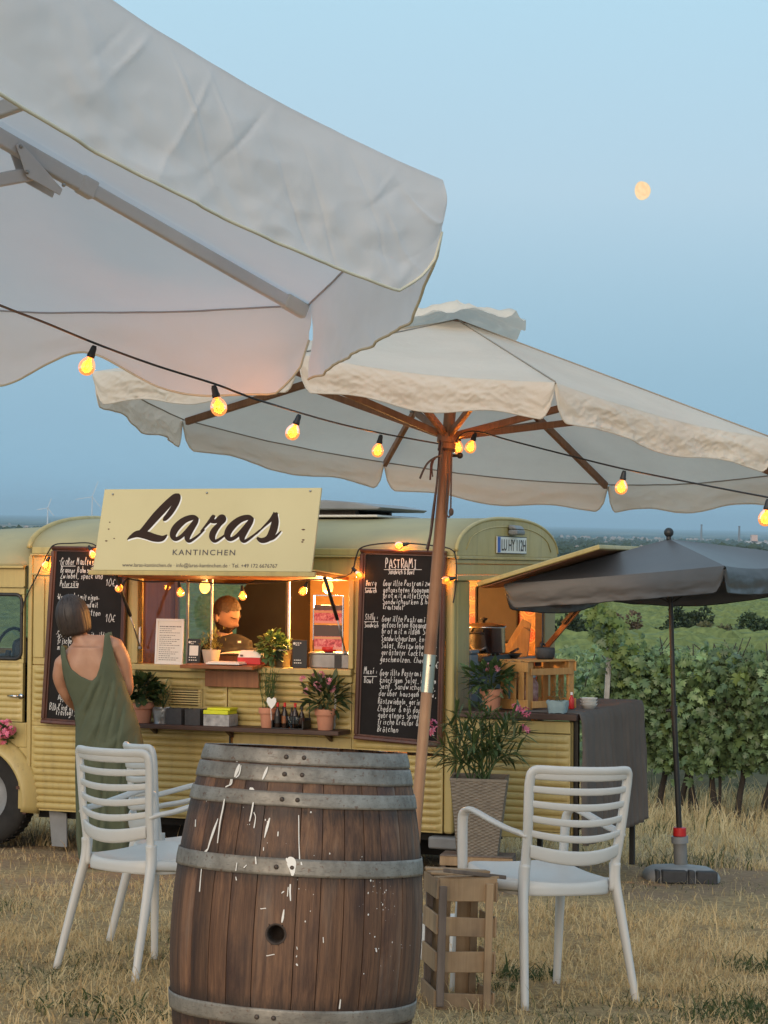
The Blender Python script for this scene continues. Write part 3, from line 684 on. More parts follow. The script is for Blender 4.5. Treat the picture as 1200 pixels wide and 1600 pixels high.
# sliding panes in the hatch
gp = MB().box(-2.115, -1.62, .022, .027, .975, 1.49).obj('sliding_pane', M['glass'], van); MB().box(-1.628, -1.618, .018, .032, .968, 1.50).obj('pane_edge', M['alu'], gp); MB().box(-1.80, -1.788, .018, .034, .968, 1.50).obj('pane_edge', M['grey_metal'], gp)
MB().tube([(-2.112, .005, 1.06), (-2.112, -.012, 1.065), (-2.112, -.012, 1.19), (-2.112, .005, 1.195)], .006, 8).obj('pane_handle', M['white'], gp, smooth=True)
MB().box(-1.10, -1.088, .018, .034, .968, 1.50).obj('pane_edge', M['alu'], van)
# hatch flap carrying the sign, gas struts
fl = MB().obox((-1.41, -.29, 1.532), (.735, 0, 0), (0, .275, -.018), (0, .0008, .012)).obj('hatch_flap', M['panel_wood'], van, bevel=.004)
MB().obox((-1.41, -.29, 1.5475), (.745, 0, 0), (0, .28, -.018), (0, 0, .0035)).obj('flap_skin', PT, fl)
MB().obox((-1.41, -.572, 1.541), (.755, 0, 0), (0, .012, 0), (0, 0, .014)).obj('flap_edge', PT, fl, bevel=.004)
for x, dx in ((-2.10, .0), (-.69, .0)):
    g = MB().tube([(x, -.36, 1.527), (x, -.16, 1.27)], .011, 10).obj('gas_strut', M['black'], van, smooth=True)
    MB().tube([(x, -.16, 1.27), (x, -.03, 1.07)], .005, 8).obj('rod', M['steel'], g, smooth=True)
    MB().sphere((x, -.03, 1.065), .012, 8, 6).obj('ball_joint', M['grey_metal'], g, smooth=True)
# sign board
SG = [Vector((-2.138, -.575, 1.556)), Vector((-.682, -.575, 1.556)), Vector((-.655, -.50, 2.052)), Vector((-2.105, -.50, 2.052))]
sx = (SG[1]-SG[0]).normalized(); sn_ = sx.cross(SG[3]-SG[0]).normalized()      # faces the camera (negative y)
if sn_.y > 0: sn_ = -sn_
mb = MB(); mb.prism(SG, -sn_*.016); sign = mb.obj('sign_board', M['cream_sign'], van, bevel=.003)
def sgp(zx, zy, lift=.0012):                 # traced sign coordinates (3.333 x photo pixels) to board
    t = (zy-27)/(451-27); xl = lerp(65, 22, t); xr = lerp(1190, 1160, t); s = (zx-xl)/(xr-xl)
    return SG[3].lerp(SG[2], s).lerp(SG[0].lerp(SG[1], s), t)+sn_*lift
def ribbon(mb, pts, mapf, lift, n=7):
    ps = spline([(a, b, c) for a, b, c in pts], n); L_, R__ = [], []
    for i, p in enumerate(ps):
        d = ps[min(i+1, len(ps)-1)]-ps[max(i-1, 0)]; d.z = 0; d.normalize(); nn = Vector((-d.y, d.x, 0))*max(1, p.z)*.5
        L_.append(mapf(p.x+nn.x, p.y+nn.y, lift+i*2e-6)); R__.append(mapf(p.x-nn.x, p.y-nn.y, lift+i*2e-6))
    K = len(ps); mb.add(L_+R__, [(i, i+1, K+i+1, K+i) for i in range(K-1)])
strokes = [
 [(386,192,8),(398,182,24),(425,148,30),(452,100,30),(462,68,24),(452,56,14)],
 [(462,62,6),(446,66,30),(405,108,42),(350,168,44),(300,228,38),(272,258,32)],
 [(200,292,4),(222,276,20),(255,262,36),(300,268,42),(345,282,40),(385,285,30),(412,266,6)],
 [(572,186,10),(545,176,26),(500,190,34),(458,228,40),(442,266,34),(458,288,22),(492,270,20),(535,220,20),(566,180,18)],
 [(568,178,14),(556,200,30),(530,244,36),(518,280,30),(532,298,18),(572,272,12),(606,238,8)],
 [(586,250,8),(618,212,14),(646,176,22),(652,164,14)],
 [(650,166,10),(640,190,26),(662,196,22),(690,178,34),(700,188,32),(680,214,26),(656,246,34),(648,276,32),(664,298,18),(702,276,12),(738,242,8)],
 [(856,186,10),(829,176,26),(784,190,34),(742,228,40),(726,266,34),(742,288,22),(776,270,20),(819,220,20),(850,180,18)],
 [(852,178,14),(840,200,30),(814,244,36),(802,280,30),(816,298,18),(856,272,12),(892,240,8)],
 [(874,262,6),(910,224,10),(945,188,18),(966,154,22)],
 [(974,152,10),(966,172,30),(966,205,38),(956,250,40),(935,284,32),(902,294,26),(878,280,12)],
 [(930,296,10),(962,282,14),(988,258,10),(1000,244,4)]]
mb = MB(); mw = MB()
for k, st in enumerate(strokes):
    ribbon(mb, st, sgp, .0016+k*6e-5); ribbon(mw, [(a+5, b+6, c+2) for a, b, c in st], sgp, .0004+k*4e-5)
mw.obj('script_shadow', M['white'], sign); mb.obj('script_lettering', M['brown_ink'], sign)
def textmesh(s, name, mat, parent, P0, ex, ey, width, height, lift, spacing=1.0, shear=0, bold=0):
    """flat lettering: P0 lower left, ex/ey unit directions; fitted to width x cap height"""
    cu = bpy.data.curves.new(name, 'FONT'); cu.body = s; cu.space_character = spacing; cu.offset = bold; cu.resolution_u = 3
    to = bpy.data.objects.new(name, cu); COL.objects.link(to); bpy.context.view_layer.update()
    me = bpy.data.meshes.new_from_object(to.evaluated_get(bpy.context.evaluated_depsgraph_get())); bpy.data.objects.remove(to)
    co = np.empty(len(me.vertices)*3); me.vertices.foreach_get('co', co); co = co.reshape(-1, 3)
    x0, x1 = co[:, 0].min(), co[:, 0].max(); y0, y1 = max(co[:, 1].min(), 0), co[:, 1].max()
    nrm = ex.cross(ey)
    for v in me.vertices:
        a = (v.co.x-x0)/(x1-x0)*width; c = v.co.y/(y1)*height; v.co = P0+ex*(a+shear*c)+ey*c+nrm*lift
    me.materials.clear(); me.materials.append(mat); o = bpy.data.objects.new(name, me); COL.objects.link(o); o.parent = parent; return o
sy = (SG[3]-SG[0]).normalized()
def signtext(s, name, zx0, zx1, zyb, zyt, sp=1.0, bold=0):
    a, b = sgp(zx0, zyb, 0), sgp(zx1, zyb, 0); h = (sgp(zx0, zyt, 0)-a).length
    ex = (b-a).normalized(); ey = -sn_.cross(ex) if (-sn_.cross(ex)).z > 0 else sn_.cross(ex)
    textmesh(s, name, M['ink'], sign, a, ex, ey, (b-a).length, h, .0016 if ex.cross(ey).dot(sn_) > 0 else -.0016, sp, bold=bold)
signtext('KANTINCHEN', 'small_lettering', 445, 770, 370, 342, 1.25, .012)
signtext('www.laras-kantinchen.de · info@laras-kantinchen.de · Tel. +49 172 6676767', 'contact_line', 180, 988, 432, 412, 1.0, .006)
for zx, zy in ((112, 54), (610, 50), (1136, 44)): MB().sphere(sgp(zx, zy, .002), .007, 8, 6).obj('rivet', M['steel'], sign, smooth=True)
mb = MB()
for zx, zy, w in ((1110,238,9),(1112,290,7),(1108,300,6),(88,298,7),(98,236,5),(130,285,4),(102,200,4)): 
    ribbon(mb, [(zx-w, zy, 3), (zx, zy+1, 5+w*.4), (zx+w, zy, 3)], sgp, .0012, 3)
mb.obj('old_marks', M['rust'], sign)
# plate characters
px0 = Vector((.0312, .795, 1.700)); 
textmesh('LU HY 112H', 'plate_characters', M['ink'], pl_, px0, Vector((0,1,0)), Vector((0,0,1)), .50, .072, .0008, .95, bold=.01)
# raised rear flap with prop
e0 = Vector((.02, .33, 1.50)); e1 = Vector((.80, .33, 1.735)); ev = Vector((0, 1.47, 0)); en = (e1-e0).cross(ev).normalized()
if en.z < 0: en = -en
mb = MB(); mb.prism([e0, e1, e1-en*.030, e0-en*.030], ev); rf = mb.obj('rear_flap', PT, van, bevel=.008)
mb = MB(); mb.prism([e0-en*.0325+Vector((.02,.02,0)), e1-en*.0325+Vector((-.02,.02,0)), e1-en*.037+Vector((-.02,.02,0)), e0-en*.037+Vector((.02,.02,0))], ev-Vector((0,.04,0))); mb.obj('flap_lining', M['panel_wood'], rf)
pr = MB().beam((.03, 1.74, 1.05), (.50, 1.72, 1.585), .035, .03, (0,1,0)).obj('flap_prop', M['panel_wood'], van, bevel=.004)
MB().beam((.16, 1.715, 1.22), (.24, 1.712, 1.31), .022, .035, (0,1,0)).obj('prop_cleat', M['dark_wood'], pr)
# rear door swung open in line with the side, bumper, underbody
rd = ribbed(.075, .728, .045, .615, amp=.011).obj('rear_door', PT, van, auto=40); MB().box(.070, .733, .031, .06, .0, .69).obj('door_frame', PT, rd, bevel=.008)
MB().box(.075, .728, .0, .03, .62, .69).obj('door_head', PT, rd, bevel=.006); MB().box(.075, .728, .0, .03, .0, .042).obj('door_foot', PT, rd, bevel=.006)
MB().box(.012, .070, .02, .05, .0, .70).obj('hinge_post', PT, van, bevel=.01)
MB().lathe([(0, -.006), (.026, -.006), (.028, 0), (.022, .008), (0, .009)], 14, (.035, .012, .165), M=Matrix.Rotation(PI/2, 3, 'X')).obj('rear_light', M['rust'], van, smooth=True)
MB().box(-.145, .06, -.035, .07, -.092, -.018).obj('bumper', M['grey_metal'], van, bevel=.014)
MB().box(L+.02, -.02, .12, 1.95, -.06, .02).obj('chassis', M['void'], van); MB().box(-2.85, -.25, .75, 1.7, -.24, -.06).obj('chassis', M['void'], van)  # second, lower block is added to make the space under the truck dark
# wheels
def wheel(x, y, flip=1):
    w = MB(); R = .322
    prof = [(.175,-.075),(.24,-.085),(.29,-.08),(.312,-.066),(R,-.05),(R,.05),(.312,.066),(.29,.08),(.24,.085),(.175,.075)]
    t = w.lathe(prof, 40, (x, y, .072), False, M=Matrix.Rotation(PI/2, 3, 'X')).obj('tyre', M['rubber'], van, smooth=True)
    g = MB()
    for k in range(48):
        a = 2*PI*k/48; c, s = math.cos(a), math.sin(a); g.obox((x+R*c, y, .072+R*s), (-s*.008, 0, c*.008), (0, .047, 0), (c*.006, 0, s*.006))
    g.obj('tread', M['rubber'], t)
    MB().lathe([(0,-.03),(.05,-.035),(.07,-.02),(.13,.0),(.155,-.03),(.178,-.07),(.176,-.06),(.16,-.02),(.16,.06)], 28, (x, y, .072), False, M=Matrix.Rotation(PI/2, 3, 'X') if flip > 0 else Matrix.Rotation(-PI/2, 3, 'X')).obj('rim', M['greyplastic'], t, smooth=True)
wheel(-3.27, .10, -1); wheel(-3.27, 1.93); wheel(-.77, .16, -1); wheel(-.77, 1.9)
# cab: door, window, fender, roof, nose
cabz = 1.567
dr = ribbed(-3.78, -2.972, .565, .945, amp=.009).obj('cab_door', PT, van, auto=40)
DW = (-3.66, -2.985, .972, 1.39)
def winframe(): 
    mb = MB(); x0, x1, z0, z1 = -3.79, -2.968, .945, 1.432
    mb.box(x0, x1, 0, .03, z0, DW[2]); mb.box(x0, x1, 0, .03, DW[3], z1); mb.box(x0, DW[0], 0, .03, DW[2], DW[3]); mb.box(DW[1], x1, 0, .03, DW[2], DW[3]); return mb
winframe().obj('window_surround', PT, dr, bevel=.004)
r_ = .045; c4 = [(DW[0]+r_, DW[2]+r_, PI), (DW[1]-r_, DW[2]+r_, 1.5*PI), (DW[1]-r_, DW[3]-r_, 0), (DW[0]+r_, DW[3]-r_, .5*PI)]
loop = [(cx+r_*math.cos(a0+k*PI/10), .0, cz+r_*math.sin(a0+k*PI/10)) for cx, cz, a0 in c4 for k in range(6)]
MB().tube(loop, .012, 8, closed=True, up=(0,1,0)).obj('window_seal', M['black'], dr, smooth=True); MB().box(DW[0], DW[1], .012, .016, DW[2], DW[3]).obj('window_pane', M['glass'], dr)
h_ = MB().tube([(-3.07, -.022, .732), (-3.03, -.03, .733), (-2.985, -.028, .730)], [.006,.008,.009], 8).obj('handle', M['chrome'], dr, smooth=True); MB().lathe([(0,-.02),(.017,-.02),(.019,.0),(0,.0)], 12, (-2.985, -.005, .730), M=Matrix.Rotation(PI/2, 3, 'X')).obj('handle_boss', M['chrome'], dr, smooth=True)
part(MB().box(-4.6, -2.965, .0, .03, 1.44, 1.562), 'cab_rail'); part(MB().box(-4.6, -2.96, -.03, .012, 1.562, 1.578), 'gutter', bevel=.003); part(MB().box(-4.6, -2.966, -.012, .0, 1.436, 1.446), 'trim_strip', bevel=.003)
MB().grid(rooffn(-4.65, L-.0, 1.578, 1.26, .0, WD, .12), 36, 8).obj('cab_roof', M['roof'], van, smooth=True, solid=.012)
part(MB().box(-3.79, -2.94, .003, .03, .40, .56), 'fender_apron'); part(MB().box(-3.0, -2.935, .004, .03, .0, .40), 'fender_apron')
def fend(i, j):
    a = lerp(-.18, PI+.1, i); r = lerp(.345, .435, j); y = lerp(-.075, .01, j**1.6); return (-3.27+r*math.cos(a), y, .055+r*math.sin(a))
MB().grid(fend, 30, 6).obj('fender', PT, van, smooth=True, solid=.008)
MB().box(-3.0, -2.955, -.02, .02, .13, .15).obj('step_hinge', M['rust'], van); MB().box(-2.955, -2.93, -.01, .02, -.03, .11).obj('jacking_bracket', M['rust'], van)
mf = MB(); mf.prism([(-2.80, .06, .0), (-2.67, .06, -.02), (-2.665, .06, -.235), (-2.775, .06, -.235)], (0, .012, 0)); mf.obj('mud_flap', M['grey_metal'], van)
part(MB().box(-4.62, -3.79, .0, .05, .05, .95), 'cab_corner'); part(MB().box(-4.65, -4.59, .02, 2.03, .05, .98), 'nose'); part(MB().box(-4.62, -4.56, .02, .09, .98, 1.5), 'windscreen_post'); part(MB().box(-4.62, -4.56, 1.96, 2.03, .98, 1.5), 'windscreen_post'); MB().box(-4.61, -4.60, .09, 1.96, .98, 1.47).obj('windscreen', M['glass'], van); MB().box(-4.5, -3.06, 2.012, 2.016, .955, 1.395).obj('far_pane', M['glass'], van)
part(MB().box(-4.6, -2.95, 2.0, 2.03, .05, .95), 'cab_side'); part(MB().box(-4.6, -2.95, 2.0, 2.03, 1.40, 1.60), 'cab_side'); part(MB().box(-3.05, -2.95, 2.0, 2.03, .95, 1.40), 'cab_side')
MB().tube([(-3.45, .55, .80), (-3.42, .55, 1.0)], .02, 8).obj('steering_column', M['black'], van); MB().tube([(-3.40+.02*math.sin(2*PI*k/20), .55+.19*math.cos(2*PI*k/20), 1.0+.19*math.sin(2*PI*k/20)*.8) for k in range(20)], .011, 8, closed=True).obj('steering_wheel', M['black'], van, smooth=True)
MB().box(-3.75, -3.2, .15, 1.8, .6, .96).obj('seat', M['black'], van, bevel=.05); MB().box(-3.2, -3.05, .2, .85, .9, 1.1).obj('seat_back', M['black'], van, bevel=.05)
part(MB().box(-4.6, -2.95, 2.0, 2.03, .1, .2), 'cab_side'); MB().box(-4.0, L, .1, 1.95, .05, .55).obj('cab_floor', M['void'], van)
MB().tube([(-3.3, .42, 1.0), (-3.05, .40, 1.045)], .012, 6).obj('lever', M['black'], van)
# long serving shelf and fold-out ledge
sh = MB(); sh.prism([(-2.16, -.01, .572), (-.66, -.01, .572), (-.66, -.20, .572), (-2.16, -.22, .572)], (0, 0, .028)); shelf = sh.obj('serving_shelf', M['dark_wood'], van, bevel=.005)
for x in (-2.0, -1.47, -.8): MB().prism([(x, -.005, .570), (x, -.10, .570), (x, -.005, .52)], (.02, 0, 0)).obj('bracket', M['dark_wood'], van)
MB().tube([(-1.47, -.015, .57), (-1.47, -.015, .43)], .006, 6).obj('shelf_wire', M['black'], van)
for px, w in ((194, .95), (523, .93)):
    q = S(px, 1110, -.01); MB().tube([(q.x, -.012, .60), (q.x+.01, -.012, w)], .007, 8).obj('shelf_stay', M['white'], van, smooth=True)
lg = MB(); lg.prism([(-1.73, -.02, .958), (-1.235, -.02, .958), (-1.235, -.20, .952), (-1.73, -.20, .952)], (0, 0, .022)); ledge = lg.obj('fold_out_ledge', M['ledge_wood'], van, bevel=.004)
MB().box(-1.63, -1.26, -.05, -.022, .835, .952).obj('ledge_board', M['panel_wood'], ledge, bevel=.003)
# ------------------------------------------------------------------ umbrellas
def ridged(x, y, z): return 1-abs(noise.noise(Vector((x, y, z))))
def build_canopy(root, Vs, apex, mat, hfn, sag=.03, wr=.006, val_wr=.010, nseg=28, pipe=None, pipe_m=None, hem_m=None, hem_r=.0025, inner=0.0, names=('canopy_panel', 'valance'), only=None, down=Vector((0,0,-1)), creases=None, crisp=()):
    inv = root.matrix_world.inverted(); n = len(Vs); cen = sum(Vs, Vector())/n; nrm = (apex-cen).normalized()
    for k in range(n):
        if only and k not in only: continue
        a, b = Vs[k], Vs[(k+1) % n]; mid = (a+b)/2; out = (mid-cen); out -= nrm*out.dot(nrm); out.normalize(); edge = (b-a).normalized()
        def top(i, j):
            p = apex.lerp(a.lerp(b, i), j if inner == 0 else lerp(inner, 1, j)); s = math.sin(PI*i)
            p = p - nrm*(sag*s*j*1.0) - out*(sag*.8*s*j*j)
            w = wr*s*(ridged(p.x*2.2, p.y*2.2, p.z*3)-.6+.25*sn(p.x, p.y, p.z, 9)+.9*max(0, ridged(p.x*3.1+7, p.y*3.1, p.z*3)-.9)*4*(ridged(p.x*.9, p.y*.9, 4)-.5)) ; return p+nrm*w
        def rim(i): return top(i, 1)
        MB().grid(lambda i, j: inv @ top(i, j), nseg, 16).obj(names[0], mat, root, smooth=True)
        hf = hfn[k] if isinstance(hfn, dict) else hfn
        def val(i, j):
            p = rim(i); h = hf(i); env = min(1, i*9, (1-i)*9); t = j
            q = p + down*(h*t) + out*(.014*math.sin(PI*min(1, t*1.3))*.8)
            wv = val_wr*env*(t**.6)*.45*( 1.4*(ridged(i*5+k*3.1, t*1.1+i*2.2, k)-.72) + .9*sn(i*9+k, t*3+i*2, k*2.0) + .35*sn(i*26+k, t*7, k) + (.5*(ridged(i*13+t*4, t*3-i*5, k+.5)-.75) if val_wr < .026001 else 0) )
            if creases and k == 0: wv += sum(am*math.exp(-abs((i-x0)*sl_+(t-t0))/.022)*math.exp(-(((i-x0)/.06)**2)) for x0, t0, sl_, am in creases)*min(1, t*4)
            if crisp and not creases and k in crisp: wv += env*(t**.3)*(.010*(ridged(i*15+t*3.2, t*2.2-i*6, 1.3)-.78)+.007*(ridged(i*31-t*5, t*3+i*10, 4.1)-.78))
            return q + out*wv + down*(.08*wv)
        MB().grid(lambda i, j: inv @ val(i, j), 220 if crisp and k in crisp else nseg*3, 60 if (creases and k == 0) else 30 if crisp and k in crisp else 18).obj(names[1], mat, root, smooth=True)
        hem = [inv @ val(i/56, 1) for i in range(57)]
        if hem_m: MB().tube(hem, hem_r, 5).obj('hem', hem_m, root, smooth=True)
        if pipe_m: MB().tube([inv @ (rim(i/40)-nrm*.002-out*.004) for i in range(41)], .003, 5).obj('seam', pipe_m, root, smooth=True)
def wfold(i): return 1
# --- cream wooden market umbrella behind the barrel
pc = [(285,655,10.04),(600,722,10.72),(950,757,10.54),(1225,740,9.62),(1210,686,8.49),(867,597,7.82),(466,553,8.0),(148,580,8.92)]
CV = [at(*p) for p in pc]; Cap = at(714, 500, 9.31)
Cc = sum(CV, Vector())/8; Cn = (Cap-Cc).normalized()
gb = at(634, 1340, 9.06); gb = Vector((gb.x, gb.y, gz(gb.x, gb.y)))
ub = empty('wooden_market_umbrella', gframe(gb.x, gb.y), 'cream canvas market umbrella with reddish wooden pole and ribs behind the barrel', 'umbrella')
ui = ub.matrix_world.inverted()
def soft(t, w): return max(0, min(1, t/w))**.5
def ch(H, w=.045): return lambda i: .012+H*soft(min(i, 1-i), w)*(.90+.10*math.cos(4*PI*(i-.5)))
seam_grey = basic('umbrella_seam', (.33,.29,.24), (.26,.23,.19), .8)
build_canopy(ub, CV, Cap, M['canvas_cream'], ch(.128), .022, .006, .026, 24, pipe_m=seam_grey, hem_m=M['canvas_cream'], hem_r=.0035, crisp=(4, 5, 6, 7))
# seams along the ribs on top of the canopy
for k in (4, 5, 6): MB().tube([ui @ (Cap.lerp(CV[k], j/20)+Cn*.003) for j in range(21)], .003, 5).obj('seam', seam_grey, ub, smooth=True)
# crumpled vent cap at the top
capc = at(708, 510, 9.28); capt = at(714, 468, 9.25); e1 = (CV[2]-CV[6]).normalized(); e2 = Cn.cross(e1)
def capfn(i, j):
    a = 2*PI*i; r = .315*j*(1+.10*sn(math.cos(a)*2, math.sin(a)*2, 1, 1.5)); 
    p = capt.lerp(capc-Cn*.015, j**.75) + (e1*math.cos(a)+e2*math.sin(a))*r
    p += Cn*(.085*(ridged(math.cos(a)*2.1+3, math.sin(a)*2.1, j*1.5)-.55)*j + .03*sn(math.cos(a)*5, math.sin(a)*5, j*4)*j)
    if j > .8 and abs(i-.08) < .05: p += Cn*.10*(1-abs(i-.08)/.05)
    return ui @ p
MB().grid(capfn, 64, 16, True).obj('vent_cap', M['canvas_cream'], ub, smooth=True)
ptop = ui @ (Cap-Cn*.03); pbase = Vector((0, 0, -.15)); ax_ = (ptop-pbase).normalized()
def polept(py):   # point on the pole axis at picture height py
    lo, hi = 0.0, 1.0
    for _ in range(40):
        m = (lo+hi)/2; q = ub.matrix_world @ pbase.lerp(ptop, m) - CAM; y = 800-FPX*q.dot(U_)/q.dot(F_)
        lo, hi = (m, hi) if y > py else (lo, m)
    return pbase.lerp(ptop, lo)
MB().tube([polept(1062), ptop], .0262, 20).obj('pole', M['teak'], ub, auto=50)
MB().tube([pbase, polept(1076)], .0245, 20).obj('pole', M['pole_wood'], ub, auto=50)
sl_ = MB().tube([polept(1082), polept(1023)], .0272, 20).obj('pole_sleeve', basic('brass_sleeve', (.50,.46,.36), (.40,.36,.27), .32, 6, metal=1, rr=.1), ub, auto=50)
q = polept(1040); MB().sphere(q+Vector((.004, -.027, 0)), .004, 8, 6).obj('screw', M['rust'], sl_)
h0, h1 = polept(702), polept(668)
hub = MB().tube([h0, h0.lerp(h1, .25), h0.lerp(h1, .3), h0.lerp(h1, .7), h0.lerp(h1, .75), h1], [.040, .040, .047, .047, .040, .040], 16).obj('hub', M['teak'], ub, auto=40)
MB().tube([h0.lerp(h1, -.08), h0.lerp(h1, .02)], .041, 16).obj('ring', M['dark_wood'], hub, auto=40)
MB().tube([ptop-ax_*.10, ptop+ax_*.02], .045, 16).obj('crown', M['teak'], ub, auto=40)
hc = h0.lerp(h1, .55)
for k in range(8):
    v = ui @ (CV[k]-Cn*.018); a = ptop-ax_*.045
    MB().beam(a+(v-a)*.012, a+(v-a)*.985, .020, .034, ax_).obj('rib', M['teak'], ub, bevel=.003)
    m_ = a+(v-a)*.52-ax_*.02
    MB().beam(hc+(m_-hc)*.06, m_, .020, .030, ax_).obj('strut', M['teak'], ub, bevel=.003)
    MB().tube([m_+ax_.cross(v-a).normalized()*.03, m_-ax_.cross(v-a).normalized()*.03], .005, 8).obj('pin', M['steel'], ub)
# cords and knob
cordm = basic('grey_cord', (.16,.13,.12), (.10,.075,.07), .9, 90, .4, 300); redc = basic('reddish_cord', (.14,.055,.045), (.09,.04,.035), .9, 90, .4, 300)
def cord(pts, r, m, n=6):
    ps = [ui @ at(*p) for p in pts]; return MB().tube(spline(ps, n), r, 6).obj('cord', m, ub, smooth=True)
cord([(688,688,9.20),(684,740,9.20),(679,790,9.21),(674,830,9.21),(668,862,9.2)], .0045, redc); cord([(691,690,9.19),(684,745,9.19),(676,800,9.19),(672,835,9.2),(666,858,9.19)], .004, cordm)
cord([(706,705,9.2),(705,750,9.2),(704,798,9.2),(701,808,9.2),(697,798,9.2),(698,770,9.2),(700,740,9.2)], .0035, cordm); MB().sphere(ui @ at(705, 800, 9.2), .011, 10, 8, (1,1,1.6)).obj('knot', cordm, ub, smooth=True)
cord([(689,712,9.19),(678,716,9.18),(668,724,9.18),(661,736,9.18),(656,748,9.18)], .005, cordm); cord([(680,716,9.18),(674,724,9.18),(673,738,9.18),(672,750,9.18)], .0045, redc); cord([(678,718,9.18),(675,730,9.18),(676,745,9.18)], .003, cordm)
kb = MB().tube([polept(712), polept(712)+(ui.to_3x3() @ (R_*.055-F_*.03))], .007, 8).obj('locking_pin', M['black'], ub); MB().sphere(polept(712)+(ui.to_3x3() @ (R_*.058-F_*.03)), .014, 12, 8).obj('knob', M['black'], kb, smooth=True)

# --- big white octagonal umbrella, upper left, its pole outside the picture
WV = [Vector((-.683,3.507,2.603)), at(692,281,4.795), at(484,476,6.278), Vector((-1.528,7.091,2.283)), Vector((-3.01,6.758,2.472)), Vector((-3.81,5.474,2.701)), Vector((-3.461,3.99,2.834)), Vector((-2.165,3.175,2.794))]
Wc = Vector((-1.846,5.133,2.538)); Wn = Vector((.102,.113,.988)).normalized(); Wap = Wc+Wn*.5
wp = Wc-Wn*2.4; 
wu = empty('large_white_umbrella', gframe(wp.x, wp.y), 'large white umbrella with white metal ribs overhanging the upper left', 'umbrella')
wi = wu.matrix_world.inverted()
def wh(H, c=.12, w=.07, rise=0, e0=None, e1=None):
    def f(i):
        a = soft(i, w); b = soft(1-i, w); h = c+(H-c)*min(a, b)
        return h*(1-rise*math.exp(-((i-.52)/.16)**2))
    return f
hf = {k: wh(.245) for k in range(8)}
hf[0] = lambda i: lerp(.12, .285, soft(1-i, .11))+.02*max(0, .35-i); hf[1] = lambda i: lerp(lerp(.118, .265, soft(i, .16)), .222, max(0, (i-.16)/.84)); hf[2] = lambda i: (lerp(.105, .265, soft(i, .075)))*(1-.52*math.exp(-((i-.56)/.17)**2))*(1 if i < .95 else 1)
wseam = basic('white_umbrella_seam', (.42,.41,.42), (.34,.33,.35), .8)
build_canopy(wu, WV, Wap, M['canvas_white'], hf,   .03, .008, .026, 40, pipe_m=wseam, hem_m=M['piping'], hem_r=.0038, crisp=(0,), creases=[(random.uniform(.1,.98), random.uniform(.15,.9), random.choice((-1,1))*random.uniform(2,9), random.choice((-1,1))*random.uniform(.003,.008)) for _ in range(13)])
hubw = Wc-Wn*.33; aw = wi @ (Wap-Wn*.06)
wnl = wi.to_3x3() @ Wn
for k in range(8):
    v = wi @ (WV[k]-Wn*.028)
    j0 = aw+(v-aw)*.62
    MB().beam(aw+(v-aw)*.03, j0, .030, .046, wnl).obj('rib', M['alu'], wu, bevel=.006)
    MB().beam(aw+(v-aw)*.60, aw+(v-aw)*.97, .025, .038, wnl).obj('rib', M['alu'], wu, bevel=.006)
    MB().beam(aw+(v-aw)*.955, aw+(v-aw)*.995, .032, .046, wnl).obj('rib_end_cap', M['white_plastic'], wu, bevel=.008)
    MB().beam(aw+(v-aw)*.60, aw+(v-aw)*.625, .036, .052, wnl).obj('rib_sleeve', M['alu'], wu, bevel=.006)
    jt = aw+(v-aw)*.53-wnl*.045; d_ = (v-aw).normalized(); s_ = d_.cross(wnl).normalized()
    MB().beam(wi @ hubw, jt, .026, .038, wnl).obj('strut', M['alu'], wu, bevel=.006)
    for sg in (-1, 1):
        pts = [jt+s_*(.020*sg)+d_*(-.06)+wnl*.055, jt+s_*(.020*sg)+d_*(.085)-wnl*.006, jt+s_*(.020*sg)+d_*(.08)-wnl*.026, jt+s_*(.020*sg)-d_*(.03)-wnl*.026, jt+s_*(.020*sg)-d_*.075+wnl*.04]
        jb = MB().prism(pts, s_*(.005*sg)).obj('joint_plate', M['greyplastic'] if False else M['alu'], wu, bevel=.004)
        for q in (pts[1], pts[3], pts[0]): MB().sphere(q+s_*(.006*sg)+wnl*.012*(1 if q is not pts[0] else -1), .006, 8, 6).obj('bolt', M['steel'], jb, smooth=True)
MB().tube([wi @ wp, wi @ (Wap-Wn*.02)], .03, 16).obj('pole', M['alu'], wu, auto=50); MB().tube([wi @ (hubw-Wn*.06), wi @ (hubw+Wn*.06)], .055, 16).obj('hub', M['white_plastic'], wu, auto=50)

# --- anthracite parasol on a plastic foot, right
bp = ground_at(1064, 1374); bf = gframe(bp.x, bp.y); dB = (bp-CAM).dot(F_)
pb = empty('grey_parasol', bf, 'dark grey parasol with black pole and ball finial beside the food truck', 'parasol')
pi_ = pb.matrix_world.inverted()
ptp = pi_ @ at(1045, 838, dB); pbs = pi_ @ at(1062, 1310, dB)
PR = 1.0; vt = []
kk = [(787,912),(845,880),(1030,878),(1300,868),(1420,846),(1330,835),(1100,838),(880,850)]
pcen = at(1046, 885, dB); pn = (pb.matrix_world.to_3x3() @ (ptp-pbs).normalized())
